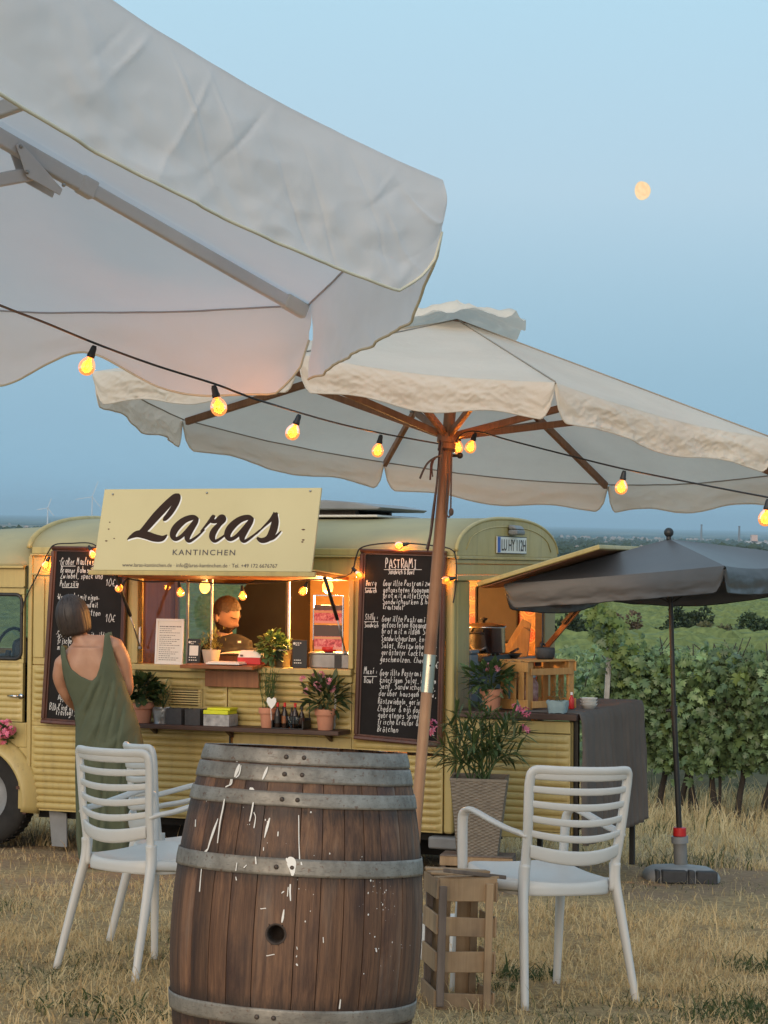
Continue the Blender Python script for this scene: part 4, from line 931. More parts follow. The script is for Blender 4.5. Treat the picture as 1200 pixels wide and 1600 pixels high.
# regular octagon of ribs, turned and tipped as in the photograph
px_ = R_.copy(); px_ -= pn*px_.dot(pn); px_.normalize(); py_ = pn.cross(px_)
ph0 = math.radians(-88)
tipx = Vector((0,0,0))
PV = [at(790,912,13.03), at(1132,884,12.36), at(1304,873,13.77), at(945,903,14.45)]
Pap = at(1045, 842, dB)
def bh(i): return .03+.125*soft(min(i, 1-i), .04)
build_canopy(pb, PV, Pap, M['parasol_grey'], bh, .085, .003, .018, 36, hem_m=M['black'], hem_r=.003)
MB().tube([pi_ @ Pap-Vector((0,0,.02)), pi_ @ at(1045, 836, dB)], .016, 10).obj('finial_neck', M['black'], pb, smooth=True); MB().sphere(pi_ @ at(1045, 832, dB), .030, 16, 12).obj('finial_ball', M['black'], pb, smooth=True)
jm = pi_ @ at(1053, 1110, dB); up_ = (ptp-pbs).normalized()
MB().tube([pbs, jm], .0175, 14).obj('pole', M['black'], pb, auto=50); MB().tube([jm, ptp], .0145, 14).obj('pole', M['black'], pb, auto=50)
cl = MB().tube([jm-up_*.03, jm+up_*.03], .023, 12).obj('pole_clamp', M['black'], pb, auto=50); MB().tube([jm, jm+(pi_.to_3x3() @ (-R_*.05))], .012, 10).obj('clamp_knob', M['black'], cl, auto=50)
for k in range(4):
    v = pi_ @ (PV[k]-pn*.012); a = pi_ @ Pap-Vector((0,0,.02)); MB().tube([a, v], .006, 6).obj('rib', M['black'], pb, smooth=True)
    m_ = a.lerp(v, .5); MB().tube([a-up_*.38, m_], .004, 6).obj('strut', M['black'], pb, smooth=True)
fm = M['concrete']; q0 = pi_ @ at(1063, 1356, dB); q1 = pi_ @ at(1062, 1308, dB); q2 = pi_ @ at(1062, 1294, dB)
MB().tube([Vector((0,0,.05)), q1], .042, 16).obj('stand_tube', basic('stand_grey', (.19,.19,.185), (.15,.15,.145), .5, 8), pb, auto=50)
MB().tube([q1-up_*.035, q1+up_*.006], .053, 16).obj('stand_collar', M['greyplastic'], pb, auto=50, ); MB().tube([q1+up_*.007, q2+up_*.005], [.042, .040], 16).obj('red_ring', M['red'], pb, bevel=.004)
bm = MB(); 
def footfn(i, j):
    a = 2*PI*i; r = (.245*(abs(math.cos(a))**4+abs(math.sin(a))**4)**-.25)*.94; prof = [(0.0,.095),(.25,.092),(.75,.078),(.93,.055),(1.0,.025),(.98,-.02)]
    s = j*(len(prof)-1); k = min(int(s), len(prof)-2); t = s-k; rr = lerp(prof[k][0], prof[k+1][0], t); z = lerp(prof[k][1], prof[k+1][1], t)
    return Vector((r*rr*math.cos(a), r*rr*math.sin(a), z))
ft = bm.grid(footfn, 40, 10, True).obj('base_tank', basic('tank_grey', (.34,.34,.34), (.22,.22,.22), .6, 10, .1, 60), pb, smooth=True)
for x in (-.15, .06): 
    MB().box(x, x+.155 if x < 0 else x+.13, -.245, -.13, -.01, .072).obj('tank_block', M['stone'], ft, bevel=.012)
MB().box(-.185, -.16, -.235, -.13, -.01, .07).obj('tank_block', M['stone'], ft, bevel=.01); MB().box(.01, .05, -.25, -.14, -.01, .075).obj('tank_block', M['stone'], ft, bevel=.01)
# ------------------------------------------------------------------ wine barrel
bn = Vector((.030, .092, 1)).normalized(); btop = at(478.5, 1169, 5.98); BH = .985
bx = Vector((1,0,0)); bx = Matrix.Rotation(math.radians(4.6), 3, bn) @ (bx-bn*bx.dot(bn)).normalized(); by = bn.cross(bx); bb = btop-bn*BH
barrel = empty('wine_barrel', Matrix(((bx.x,by.x,bn.x,bb.x),(bx.y,by.y,bn.y,bb.y),(bx.z,by.z,bn.z,bb.z),(0,0,0,1))), 'old oak wine barrel with grey hoops, bung hole and white paint splashes', 'barrel')
def br(z): return .3530-.268*abs(z-.478)**1.95
def stave_mat():
    m, t, b = nodes('barrel_oak'); c = N(t, 'TexCoord'); rr = objrand(t)
    sh_ = N(t, 'CombineXYZ'); t.links.new(math_(t, 'MULTIPLY', rr, 7.3), sh_.inputs[2]); t.links.new(math_(t, 'MULTIPLY', rr, 3.1), sh_.inputs[0])
    ad = N(t, 'VectorMath', operation='ADD'); t.links.new(c.outputs['Object'], ad.inputs[0]); t.links.new(sh_.outputs[0], ad.inputs[1])
    def mp(s):
        q = N(t, 'Mapping'); q.inputs['Scale'].default_value = s; t.links.new(ad.outputs[0], q.inputs[0]); return q.outputs[0]
    g1 = noisef(t, mp((70, 70, 2.2)), 1, 8, .7, .4); g2 = noisef(t, mp((160, 160, 9)), 1, 6, .7); st = noisef(t, mp((5, 5, 2.4)), 1, 6, .65, .5); st2 = noisef(t, mp((9, 9, 1.2)), 1, 5)
    col = mixc(t, maprange(t, g1, .33, .66), (.215,.105,.050), (.070,.031,.017))
    col = mixc(t, maprange(t, g2, .52, .70, 0, .55), col, (.035,.018,.012))
    col = mixc(t, maprange(t, st, .50, .66, 0, .85), col, (.035,.014,.011))           # wine stains
    col = mixc(t, maprange(t, st2, .55, .75, 0, .45), col, (.27,.215,.17))             # silvered, weathered
    h = N(t, 'HueSaturation'); t.links.new(col, h.inputs['Color']); t.links.new(maprange(t, rr, 0, 1, .55, 1.3), h.inputs['Value']); h.inputs['Saturation'].default_value = .95
    # staves darken in broken bands along the hoops
    sp = N(t, 'SeparateXYZ'); t.links.new(c.outputs['Object'], sp.inputs[0]); dk = None
    for zc in (.985-.165, .985-.336, .985-.290, .985-.678, .985-.735):
        d = maprange(t, math_(t, 'ABSOLUTE', math_(t, 'SUBTRACT', sp.outputs[2], zc)), 0, .035, 1, 0); dk = d if dk is None else math_(t, 'MAXIMUM', dk, d)
    col = mixc(t, math_(t, 'MULTIPLY', dk, maprange(t, g2, .3, .6, .15, .95)), h.outputs[0], (.022,.014,.011))
    t.links.new(col, b.inputs['Base Color']); t.links.new(maprange(t, st, .4, .7, .72, .48), b.inputs['Roughness'])
    bump(t, b, math_(t, 'ADD', g1, math_(t, 'MULTIPLY', g2, .7)), .55, .0035); return m
OAK = stave_mat()
OAKD = None
degs = [-108,-90,-66.5,-56,-44,-34,-21.5,-3.3,7.2,18,28.2,38,52.3,68,84,98,112,128,141,155,170,186,200,214,228,240,252]
bung_c = None
for k, (a0, a1) in enumerate(zip(degs[:-1], degs[1:])):
    A0, A1 = math.radians(a0-90)+.0032, math.radians(a1-90)-.0032
    bung = (a0 == -21.5); nu, nz_ = (22, 120) if bung else (5, 30)
    off = random.uniform(-.0010, .0012); zt = .985-random.uniform(0, .003)
    def sf(i, j):
        a = lerp(A0, A1, i); z = lerp(.0, zt, j); r = br(z)+off-.0022*abs(2*i-1)**6
        return Vector((r*math.cos(a), r*math.sin(a), z))
    mb = MB(); mb.grid(sf, nu, nz_)
    if bung:
        bz = .985-.486; ba = math.radians(-90-11.4); hr = .0245; C0 = Vector((br(bz)*math.cos(ba), br(bz)*math.sin(ba), bz)); T = Vector((-math.sin(ba), math.cos(ba), 0)); bung_c = (C0, T)
        dd = []
        for i, p in enumerate(mb.v):
            q = Vector(p)-C0; u, v = q.dot(T), q.z; r = math.hypot(u, v); dd.append(r)
            if r < hr+.0085 and r > hr-.0085*0+1e-9 and r < hr+.0075:
                s = hr/r; mb.v[i] = tuple(Vector(p)+T*(u*(s-1))+Vector((0,0,v*(s-1))))
        mb.f = [f for f in mb.f if not any(dd[i] < hr for i in f)]; mb.m = [0]*len(mb.f)
    ins = lambda p, t=.026: Vector((p.x*(1-t/.33), p.y*(1-t/.33), p.z))
    for e in (0, 1): mb.grid(lambda i, j: (sf(e, j) if i == 0 else ins(sf(e, j))), 1, 20)
    mb.grid(lambda i, j: (sf(i, 1) if j == 0 else ins(sf(i, 1))), 4, 1)
    so_ = mb.obj('stave', OAK, barrel, auto=30)
    if bung:
        tag(so_, 'wider wine-stained stave with a round bung hole')
        ring = MB(); n_ = bung_c[0].copy(); n_.z = 0; n_.normalize()
        T = bung_c[1]; Zb = Vector((0,0,1))
        mk = lambda r, d: [bung_c[0]+T*(r*math.cos(2*PI*q/32))+Zb*(r*math.sin(2*PI*q/32))-n_*d for q in range(32)]
        rings = [mk(.0285, -.0012), mk(.0245, -.0022), mk(.0225, .002), mk(.0205, .03), mk(.020, .09)]
        vs = [p for r in rings for p in r]; ring.add(vs, [(l*32+q, l*32+(q+1) % 32, l*32+32+(q+1) % 32, l*32+32+q) for l in range(4) for q in range(32)]+[tuple(range(128, 160))])
        ring.obj('bung_hole', basic('charred_bung', (.055,.038,.03), (.03,.022,.018), .8, 60, .3, 120), so_, smooth=True)
def hoop_mat():
    m, t, b = nodes('galvanised_hoop'); vec = coords(t); n1 = noisef(t, vec, 9, 6, .7); n2 = noisef(t, coords(t, (1,1,5)), 45, 5, .7); n3 = noisef(t, vec, 70, 3)
    col = mixc(t, maprange(t, n1, .3, .7), (.35,.325,.285), (.14,.13,.115)); col = mixc(t, maprange(t, n2, .55, .72, 0, .7), col, (.07,.062,.055)); col = mixc(t, maprange(t, n3, .60, .70, 0, .7), col, (.14,.07,.042))
    t.links.new(col, b.inputs['Base Color']); b.inputs['Metallic'].default_value = .45; t.links.new(maprange(t, n1, .3, .7, .45, .7), b.inputs['Roughness']); bump(t, b, math_(t, 'ADD', n1, n2), .25, .003); return m
HOOP = hoop_mat(); RIV = basic('rivet_iron', (.10,.075,.06), (.06,.045,.038), .6, 60, metal=.4)
for zt, hh, rv, lap in ((.985-.001, .040, (-13, -3.5), 1.5), (.985-.045, .044, (-13, -4), 1.5), (.985-.114, .039, (-13, -5.5), -.5), (.985-.288, .046, (-13, -6), -2.5), (.985-.682, .046, (-18, -10.5), -22), (.045, .042, (-13, -4), 2), (.985-.865, .044, (-13, -4), 2)):
    def hf_(i, j):
        a = 2*PI*i; z = zt-hh*(1-j); r = br(z)+.0022+.0012*math.sin(PI*j); 
        d = (i*360-270-lap+540) % 360-180
        if -9 < d < 0: r += .0022
        z += .0012*sn(math.cos(a)*3, math.sin(a)*3, zt*9)
        return (r*math.cos(a), r*math.sin(a), z)
    ho = MB().grid(hf_, 120, 6, True).obj('hoop', HOOP, barrel, auto=30, solid=.003)
    for d in rv:
        a = math.radians(-90+d+ (0)); z = zt-hh/2; r = br(z)+.0055; MB().lathe([(0, 0), (.0068, 0), (.0062, .003), (.003, .0048), (0, .005)], 10, (r*math.cos(a), r*math.sin(a), z), M=Matrix.Rotation(a, 3, 'Z') @ Matrix.Rotation(PI/2, 3, 'Y')).obj('rivet', RIV, ho, smooth=True)
for k in range(7):
    x0, x1 = -.28+.08*k, -.28+.08*(k+1)-.002; xm = max(abs(x0), abs(x1)) if x0*x1 > 0 else max(abs(x0), abs(x1))
    yy = math.sqrt(max(.002, .283**2-min(.28, xm)**2)); MB().box(x0, x1, -yy, yy, .935, .955).obj('head_board', OAK, barrel, bevel=.002)
# dried white paint: splashes and runs, followed from the photograph onto the staves
bi = barrel.matrix_world.inverted(); bo = bi @ CAM
def onbarrel(px, py, lift):
    d = (bi.to_3x3() @ ray(px, py)); lo = None; t = 5.0
    f = lambda t: math.hypot(*(bo+d*t).xy)-br(min(.99, max(0, (bo+d*t).z)))-lift
    a = 5.3; fa = f(a)
    while a < 6.1:
        c = a+.02; fc = f(c)
        if fc < 0:
            for _ in range(30):
                m_ = (a+c)/2
                if f(m_) < 0: c = m_
                else: a = m_
            return bo+d*a
        a, fa = c, fc
    return bo+d*5.98
runs = [ # zoomed by 2.667 from (250,1120): x, y, width
 [(322,180,3),(321,186,5)], [(330,200,6),(322,222,12),(312,248,6)], [(337,205,3),(330,238,5),(318,252,4)], [(300,262,4),(296,280,4),(275,291,4)], [(295,262,2),(290,285,3)],
 [(268,345,4),(262,380,5),(250,440,5),(240,520,3)], [(240,428,3),(225,470,8),(208,520,6),(196,558,3),(180,566,3)], [(200,548,3),(180,575,4),(172,640,3),(165,722,4)], [(148,430,2),(147,456,4)],
 [(448,210,3),(440,230,9),(428,258,5)], [(380,298,14),(388,325,22),(392,356,14)], [(388,360,5),(382,395,5),(374,432,4)], [(392,400,2),(398,420,3),(392,460,4)], [(456,425,5),(446,460,9),(436,500,3)], [(492,480,4),(491,496,4)],
 [(578,418,3),(579,520,2.5),(582,600,4)], [(530,592,14),(546,604,34),(552,640,20),(552,660,9)], [(588,606,4),(590,616,6)], [(543,700,5),(542,730,6),(544,764,4)], [(534,712,2),(531,746,3)], [(516,806,4),(512,835,8),(508,855,5)],
 [(515,728,5),(508,734,3)], [(350,628,4),(360,618,3)], [(320,610,3),(316,640,3)], [(316,668,3),(318,680,4)], [(432,545,3),(431,556,3)], [(398,585,4),(400,612,5)], [(752,1180,4),(748,1215,5)], [(680,920,2),(681,940,3)], [(900,965,4),(902,978,5)], [(570,960,3),(572,968,3)], [(568,1000,4),(570,995,3)], [(569,1030,6),(572,1036,6)], [(362,127,3),(440,129,5)], [(450,129,4),(478,130,3)], [(420,800,2),(440,798,2)], [(445,996,2),(475,990,2)]]
mb = MB()
for k, rn in enumerate(runs):
    pts = [(250+a/2.667, 1120+b/2.667, max(1.3, w/2.667*1.15)) for a, b, w in rn]
    if len(pts) == 2: pts = [pts[0], tuple((a+b)/2*1.0 for a, b in zip(*pts)), pts[1]]
    if pts[0][1] < 1171 and pts[0][1] > 1160 and rn[0][1] < 140: continue
    lift = .0032 if not (1191 < pts[0][1] < 1222 or 1236 < pts[0][1] < 1258 or 1338 < pts[0][1] < 1370 or 1550 < pts[0][1] < 1582) else .0085
    ribbon(mb, [(pts[0][0], pts[0][1]-.8, .6)]+pts+[(pts[-1][0], pts[-1][1]+.8, .5)], lambda x, y, l: onbarrel(x, y, lift+l), 1e-5*k, 5)
random.seed(11)
def drop(px, py, r):
    c = onbarrel(px, py, .0018); n_ = c.copy(); n_.z = 0; n_.normalize(); T = Vector((-n_.y, n_.x, 0)); e = random.uniform(1, 1.6)
    mb.add([c+n_*r*.25]+[c+T*(r*math.cos(PI*q/4))+Vector((0,0,r*e*math.sin(PI*q/4))) for q in range(8)], [(0, 1+q, 1+(q+1) % 8) for q in range(8)])
for cx, cy, sx_p, sy_p, n in ((590,1390,12,14,18), (595,1480,25,45,10), (640,1470,14,40,4), (420,1340,40,60,10), (480,1420,14,40,5), (560,1345,60,8,6), (400,1290,50,25,5), (600,1420,6,12,8)):
    for _ in range(n): drop(random.gauss(cx, sx_p), random.gauss(cy, sy_p), random.choice((.0007, .0009, .0012, .0020))*random.uniform(.7, 1.2))
tag(mb.obj('paint_splashes', M['white'], barrel), kind='stuff')

# ------------------------------------------------------------------ white plastic armchairs
def make_chair(label):
    t = empty('plastic_armchair', Matrix.Identity(4), label, 'chair', 'white plastic armchairs round the barrel'); P = M['white_plastic']
    def bow(z): return lerp(-.212, -.250, max(0, (z-.46)/.38)**1.0)
    def hw(z): return .204+.022*max(0, (z-.5)/.34)
    def backp(s, z, cv=.048): return Vector((s*hw(z), bow(z)-cv*(1-s*s), z-lerp(.034, .004, min(1, max(0, (z-.5)/.34)))*(1-s*s)))
    # frame: uprights and top rail in one sweep, elliptical section
    path = [(-.205,-.205,.40),(-.205,-.21,.50),(-.212,-.228,.62),(-.222,-.242,.765),(-.222,-.248,.808)]
    topc = [Vector((-.218,-.253,.828))]+[backp(s, .838, .046)+Vector((0,.0,0)) for s in (-.88,-.6,-.3,0,.3,.6,.88)]+[Vector((.218,-.253,.828))]
    full = [Vector(p) for p in path]+topc+[Vector((-p[0], p[1], p[2])) for p in path[::-1]]
    MB().tube(spline(full, 5), .0205, 12, ry=.0130).obj('back_frame', P, t, smooth=True)
    def slat(z0, z1, th=.0065, cv=.048):
        mb = MB()
        def f(i, j):
            s = (2*i-1)*.97; a = 2*PI*j; zc, hz = (z0+z1)/2, (z1-z0)/2; ca, sa = math.cos(a), math.sin(a)
            z = zc+hz*math.copysign(abs(sa)**.6, sa); return backp(s, z, cv)+Vector((0, th*math.copysign(abs(ca)**.6, ca), 0))
        mb.grid(f, 20, 16); return mb
    for k in range(4):
        z0 = .575+.0275+k*.0523; slat(z0, z0+.0245, .0072).obj('slat', P, t, smooth=True)
    slat(.528, .576, .008).obj('lower_back_rail', P, t, smooth=True); slat(.806, .846, .008, .047).obj('top_rail', P, t, smooth=True)
    def seatf(i, j):
        a = 2*PI*i; n_ = 5.5; c, s = math.cos(a), math.sin(a); q = (abs(c)**n_+abs(s)**n_)**(-1/n_)
        prof = [(0,-.006),(.5,-.004),(.85,.003),(.955,.004),(.99,-.003),(1,-.012),(.995,-.040),(.97,-.042),(.95,-.018),(0,-.020)]
        k = j*(len(prof)-1); m_ = min(int(k), len(prof)-2); u = k-m_; rr = lerp(prof[m_][0], prof[m_+1][0], u); z = lerp(prof[m_][1], prof[m_+1][1], u)
        x = .225*c*q*rr; y = .228*s*q*rr
        y0 = y-.045*(1-(x/.225)**2)*max(0, -y/.228)*1.0                 # rear edge bows back
        return Vector((x*(1+.06*y/.228), y0*.84-.022, .440+z+.026*(y/.228)+.018*(y/.228)**2*(.6 if y > 0 else .9)+.012*(x/.225)**2*(rr < .98)))
    MB().grid(seatf, 56, 27, True).obj('seat', P, t, smooth=True)
    for s in (-1, 1):
        rl = [(s*.252,-.292,0),(s*.238,-.262,.15),(s*.222,-.228,.32),(s*.210,-.207,.43),(s*.206,-.207,.50)]
        MB().tube(spline(rl, 5), [lerp(.0135,.0195, i/20) for i in range(21)], 10, ry=[lerp(.015,.024, i/20) for i in range(21)], up=(0,1,0)).obj('leg', P, t, smooth=True)
        arm = [(s*.212,-.226,.60),(s*.228,-.200,.612),(s*.237,-.13,.625),(s*.243,-.04,.648),(s*.245,.04,.670),(s*.245,.085,.678),(s*.244,.118,.668),(s*.241,.135,.640),(s*.237,.138,.545),(s*.232,.140,.45),(s*.230,.142,.42)]
        n_ = (len(arm)-1)*5+1
        MB().tube(spline(arm, 5), [.0195 if i < n_*.6 else lerp(.021,.0185,(i/n_-.6)/.4) for i in range(n_)], 10, ry=[.0105 if i < n_*.55 else lerp(.0105,.0175, min(1, (i/n_-.55)/.15)) for i in range(n_)]).obj('armrest', P, t, smooth=True)
        fl_ = [(s*.228,.142,.455),(s*.230,.144,.40),(s*.236,.156,.2),(s*.240,.168,0)]
        MB().tube(spline(fl_, 5), [lerp(.021,.0135, i/15) for i in range(16)], 10, ry=[lerp(.021,.0145, i/15) for i in range(16)], up=(0,1,0)).obj('leg', P, t, smooth=True)
        rail = [(s*.208,-.205,.425),(s*.226,-.08,.420),(s*.230,.05,.422),(s*.230,.140,.425)]
        MB().tube(spline(rail, 5), .010, 8, ry=.020, up=(0,0,1)).obj('seat_rail', P, t, smooth=True)
    return t
chairR = make_chair('white plastic slatted armchair right of the barrel, its back to the viewer')
chairL = copy_tree(chairR); chairL['label'] = 'white plastic slatted armchair left of the barrel in front of the woman'
chairB = copy_tree(chairR); chairB['label'] = 'white plastic armchair mostly hidden behind the left chair and the barrel'
for c, x, y, yaw in ((chairR, .585, 7.785, 32.7), (chairL, -.835, 8.13, -47), (chairB, -.765, 8.80, -70)):
    c.matrix_world = gframe(x, y, math.radians(yaw), 1.0, -.008)

# ------------------------------------------------------------------ slatted crate standing on end beside the barrel
cp = ground_at(716, 1578)
crate = empty('slatted_crate', gframe(cp.x, cp.y+.14, .13, 1), 'old slatted fruit crate standing on its end right of the barrel', 'crate')
CW = M['crate_wood']; w_, d_, h_ = .098, .150, .445
def bd(c, ex, ey, ez, m=CW, name='slat', par=crate): return MB().obox(c, ex, ey, ez).obj(name, m, par, bevel=.0025)
for sx_, sy_ in ((-1,-1),(1,-1),(-1,1),(1,1)): bd((sx_*(w_-.016)-.004, sy_*(d_-.008+.010*(sy_ < 0)), .218), (.013,0,0), (0,.0085,0), (0,0,.212+.006*sx_), M['weathered'] if sx_ < 0 else CW, 'corner_post')
for k, z in enumerate((.408, .288, .160, .028)):
    bd((.004, -d_+.009, z+.004*(-1)**k), (w_+.004,0,.002*(-1)**k), (0,.0045,0), (0,0,(.040,.033,.036,.032)[k]))
    bd((-w_-.005, .0, z+.006), (.0045,0,0), (0,d_+.002,.002), (0,0,.034)); bd((w_+.005, .0, z-.004), (.0045,0,0), (0,d_+.002,-.003), (0,0,.034))
bd((-w_*.42, d_+.006, .225), (.035,0,0), (0,.0045,0), (0,0,.215), M['panel_wood'] if False else CW); bd((w_*.55, d_+.006, .225), (.036,0,0), (0,.0045,0), (0,0,.215))
for k, (y, tl) in enumerate(((-.10, .012), (-.02, -.02), (.07, .01), (.13, -.006))): bd((.004, y, .452+.002*k), (w_+.012,tl,.003*(-1)**k), (-tl*.3,.030,0), (0,0,.0045))
bd((.03, -.12, .466), (.105,.035,-.012), (-.012,.016,0), (0,0,.007), M['weathered'])
wb = ground_at(688, 1500); wbx = empty('white_box', gframe(wb.x, wb.y+.05, .2, 1), 'plain white box on the grass behind the slatted crate', 'box')
MB().box(-.10, .11, -.06, .06, 0, .16).obj('body', M['white'], wbx, bevel=.004); MB().box(-.104, .114, -.064, .064, .158, .178).obj('lid', M['white'], wbx, bevel=.004)

# crate lying flat, wicker planter on it
wc = ground_at(748, 1392); stand = empty('low_crate', gframe(wc.x, wc.y+.16, -.12, 1), 'weathered low crate under the wicker planter with oleander', 'crate')
for sx_, sy_ in ((-1,-1),(1,-1),(-1,1),(1,1)): bd((sx_*.185, sy_*.145, .09), (.014,0,0), (0,.014,0), (0,0,.09), M['weathered'], 'corner_post', stand)
for z in (.036, .098, .160):
    for s in (-1, 1): bd((0, s*.162, z), (.205,0,0), (0,.0045,0), (0,0,.026), M['crate_wood'], 'slat', stand); bd((s*.203, 0, z), (.0045,0,0), (0,.157,0), (0,0,.026), M['weathered'], 'slat', stand)
for k in range(5): bd((0, -.14+.07*k, .1905), (.205,0,.001), (0,.030,0), (0,0,.0045), M['weathered'], 'slat', stand)
PMt = gframe(wc.x, wc.y+.16, -.10, .25); PMt.translation += Vector((0,0,.197))
plan = empty('wicker_planter', PMt, 'tall tapered grey-beige wicker planter standing on a low crate', 'planter')
def wick():
    m, t, b = nodes('resin_wicker'); vec = coords(t); n1 = noisef(t, vec, 30, 4); col = mixc(t, maprange(t, n1, .3, .7), (.23,.195,.155), (.155,.13,.105)); t.links.new(col, b.inputs['Base Color']); b.inputs['Roughness'].default_value = .55; return m
WK = wick(); PH, b0, b1 = .43, .112, .158
for f_ in range(4):
    Mz = Matrix.Rotation(PI/2*f_, 3, 'Z'); mb = MB(); rows, colsN = 44, 12
    def wf(i, j):
        z = PH*j; hw_ = lerp(b0, b1, j); ph = j*rows; k = int(ph); x = (2*i-1)*hw_; 
        wv = math.sin(PI*i*colsN + PI*(k % 2)); rel = abs(math.sin(PI*(ph)))**.7
        return Mz @ Vector((x, -hw_-.0035*wv*rel-.002*rel, z))
    mb.grid(wf, colsN*4, rows*4); mb.obj('woven_side', WK, plan, smooth=True)
mb = MB(); h2 = b1+.004
for s in (0,1,2,3):
    Mz = Matrix.Rotation(PI/2*s, 3, 'Z'); mb.add([Mz @ Vector(p) for p in ((-h2,-h2,PH-.004),(h2,-h2,PH-.004),(h2,-h2,PH+.010),(-h2,-h2,PH+.010),(-h2+.016,-h2+.016,PH+.010),(h2-.016,-h2+.016,PH+.010),(h2-.016,-h2+.016,PH-.03),(-h2+.016,-h2+.016,PH-.03))], [(0,1,2,3),(3,2,5,4),(4,5,6,7)])
mb.obj('rim', WK, plan, auto=40); MB().box(-b1+.012, b1-.012, -b1+.012, b1-.012, PH-.05, PH-.03).obj('soil', M['soil'], plan)
# ------------------------------------------------------------------ chalkboards with handwriting
GL = {}
for ln in '''a 65 46 24 33 52 64|66 63 72
b 29 23 32 52 64 46 25
c 65 46 24 32 62
d 65 46 24 32 52 64|69 62
e 24 64 65 46 25 24 32 52 63
f 78 69 48 42 31|26 66
g 65 46 24 33 53 65|66 61 40 20
h 29 22|25 46 65 62
i 46 42|47 48
j 56 51 30|57 58
k 29 22|66 24 62
l 39 33 42 52
m 16 12|15 26 35 42|35 56 65 72
n 26 22|25 46 65 62
o 46 25 23 42 63 65 46
p 26 20|25 46 65 63 42 23
q 65 46 24 33 53 65|66 60
r 26 22|24 36 56
s 65 46 35 54 63 42 22
t 48 43 52 62|26 66
u 26 23 42 63|66 62
v 26 42 66
w 16 32 45 62 76
x 26 62|66 22
y 26 33 53|66 51 30 20
z 26 66 22 62
ä 65 46 24 33 52 64|66 63 72|38 37|58 57
ö 46 25 23 42 63 65 46|38 37|58 57
ü 26 23 42 63|66 62|38 37|58 57
ß 22 28 49 67 46 64 52 42
A 12 49 72|24 64
B 29 22|29 59 67 26|26 65 63 22
C 78 59 36 23 52 72
D 29 22|29 68 74 52 22
E 69 29 22 62|25 55
F 29 22|29 69|26 56
G 78 59 25 32 62 75 55
H 29 22|69 62|25 65
I 49 42|29 69|22 62
K 29 22|69 25 62
L 29 22 62
M 12 29 45 69 72
N 22 29 62 69
P 22 29 59 67 56 25
R 22 29 59 67 56 25|45 62
S 78 49 27 55 63 42 22
T 19 79|49 42
V 19 42 79
W 09 22 46 62 89
Z 19 79 22 72
O 49 25 32 52 75 59 49
0 49 25 32 52 75 59 49
1 27 49 42
2 28 49 67 22 62
9 66 36 28 59 66 52
€ 78 59 36 33 52 72|15 55|14 54
& 72 37 49 58 24 32 52 74
, 42 31
. 42 43
: 43 44|45 46
! 49 44|42 43
- 24 54
· 45 46'''.split('\n'):
    c_, s_ = ln[0], ln[2:]; GL[c_] = [[(int(p[0])/8.0, (-.7,-.35,0,.25,.5,.75,1,1.3,1.6,1.9)[int(p[1])]) for p in st.split()] for st in s_.split('|')]
def chalk(mb, text, px, py, xh, px1=None, off=-.052, w=.0035, slant=.12, rise=0):
    a = S(px, py, off); h = (S(px, py-xh, off)-a).length; x = 0.0; items = []
    for ch_ in text:
        if ch_ == ' ': x += .62; continue
        g = GL.get(ch_)
        if g: items.append((x+random.uniform(-.04,.04), random.uniform(-.10,.10), random.uniform(.9,1.12), g))
        x += (.72 if ch_ in 'il,.:!·1I' else 1.22 if ch_ in 'mwMW' else .98)
    sc = h if px1 is None else (S(px1, py, off).x-a.x)/max(.1, x)
    for x0, dy, k, g in items:
        for st in g:
            jit = [(p*k+random.uniform(-.05,.05), q*k+random.uniform(-.06,.06)) for p, q in st]
            ps = spline([(a.x+(x0+p)*sc+slant*q*h, a.z+(q+dy)*h+rise*(x0*sc), 0) for p, q in jit], 3)
            Lw, Rw = [], []
            for i, p in enumerate(ps):
                d = ps[min(i+1, len(ps)-1)]-ps[max(i-1, 0)]; d.z = 0
                if d.length < 1e-9: d = Vector((1,0,0))
                d.normalize(); ww = w*.5*random.uniform(.75, 1.15); Lw.append((p.x-d.y*ww, off, p.y+d.x*ww)); Rw.append((p.x+d.y*ww, off, p.y-d.x*ww))
            K = len(ps); mb.add(Lw+Rw, [(i, i+1, K+i+1, K+i) for i in range(K-1)])
def underline(mb, x0, x1, y, off=-.052, w=.0035):
    a, b = S(x0, y, off), S(x1, y, off); mb.add([(a.x,off,a.z-w/2),(b.x,off,b.z-w/2),(b.x,off,b.z+w/2),(a.x,off,a.z+w/2)], [(0,1,2,3)])
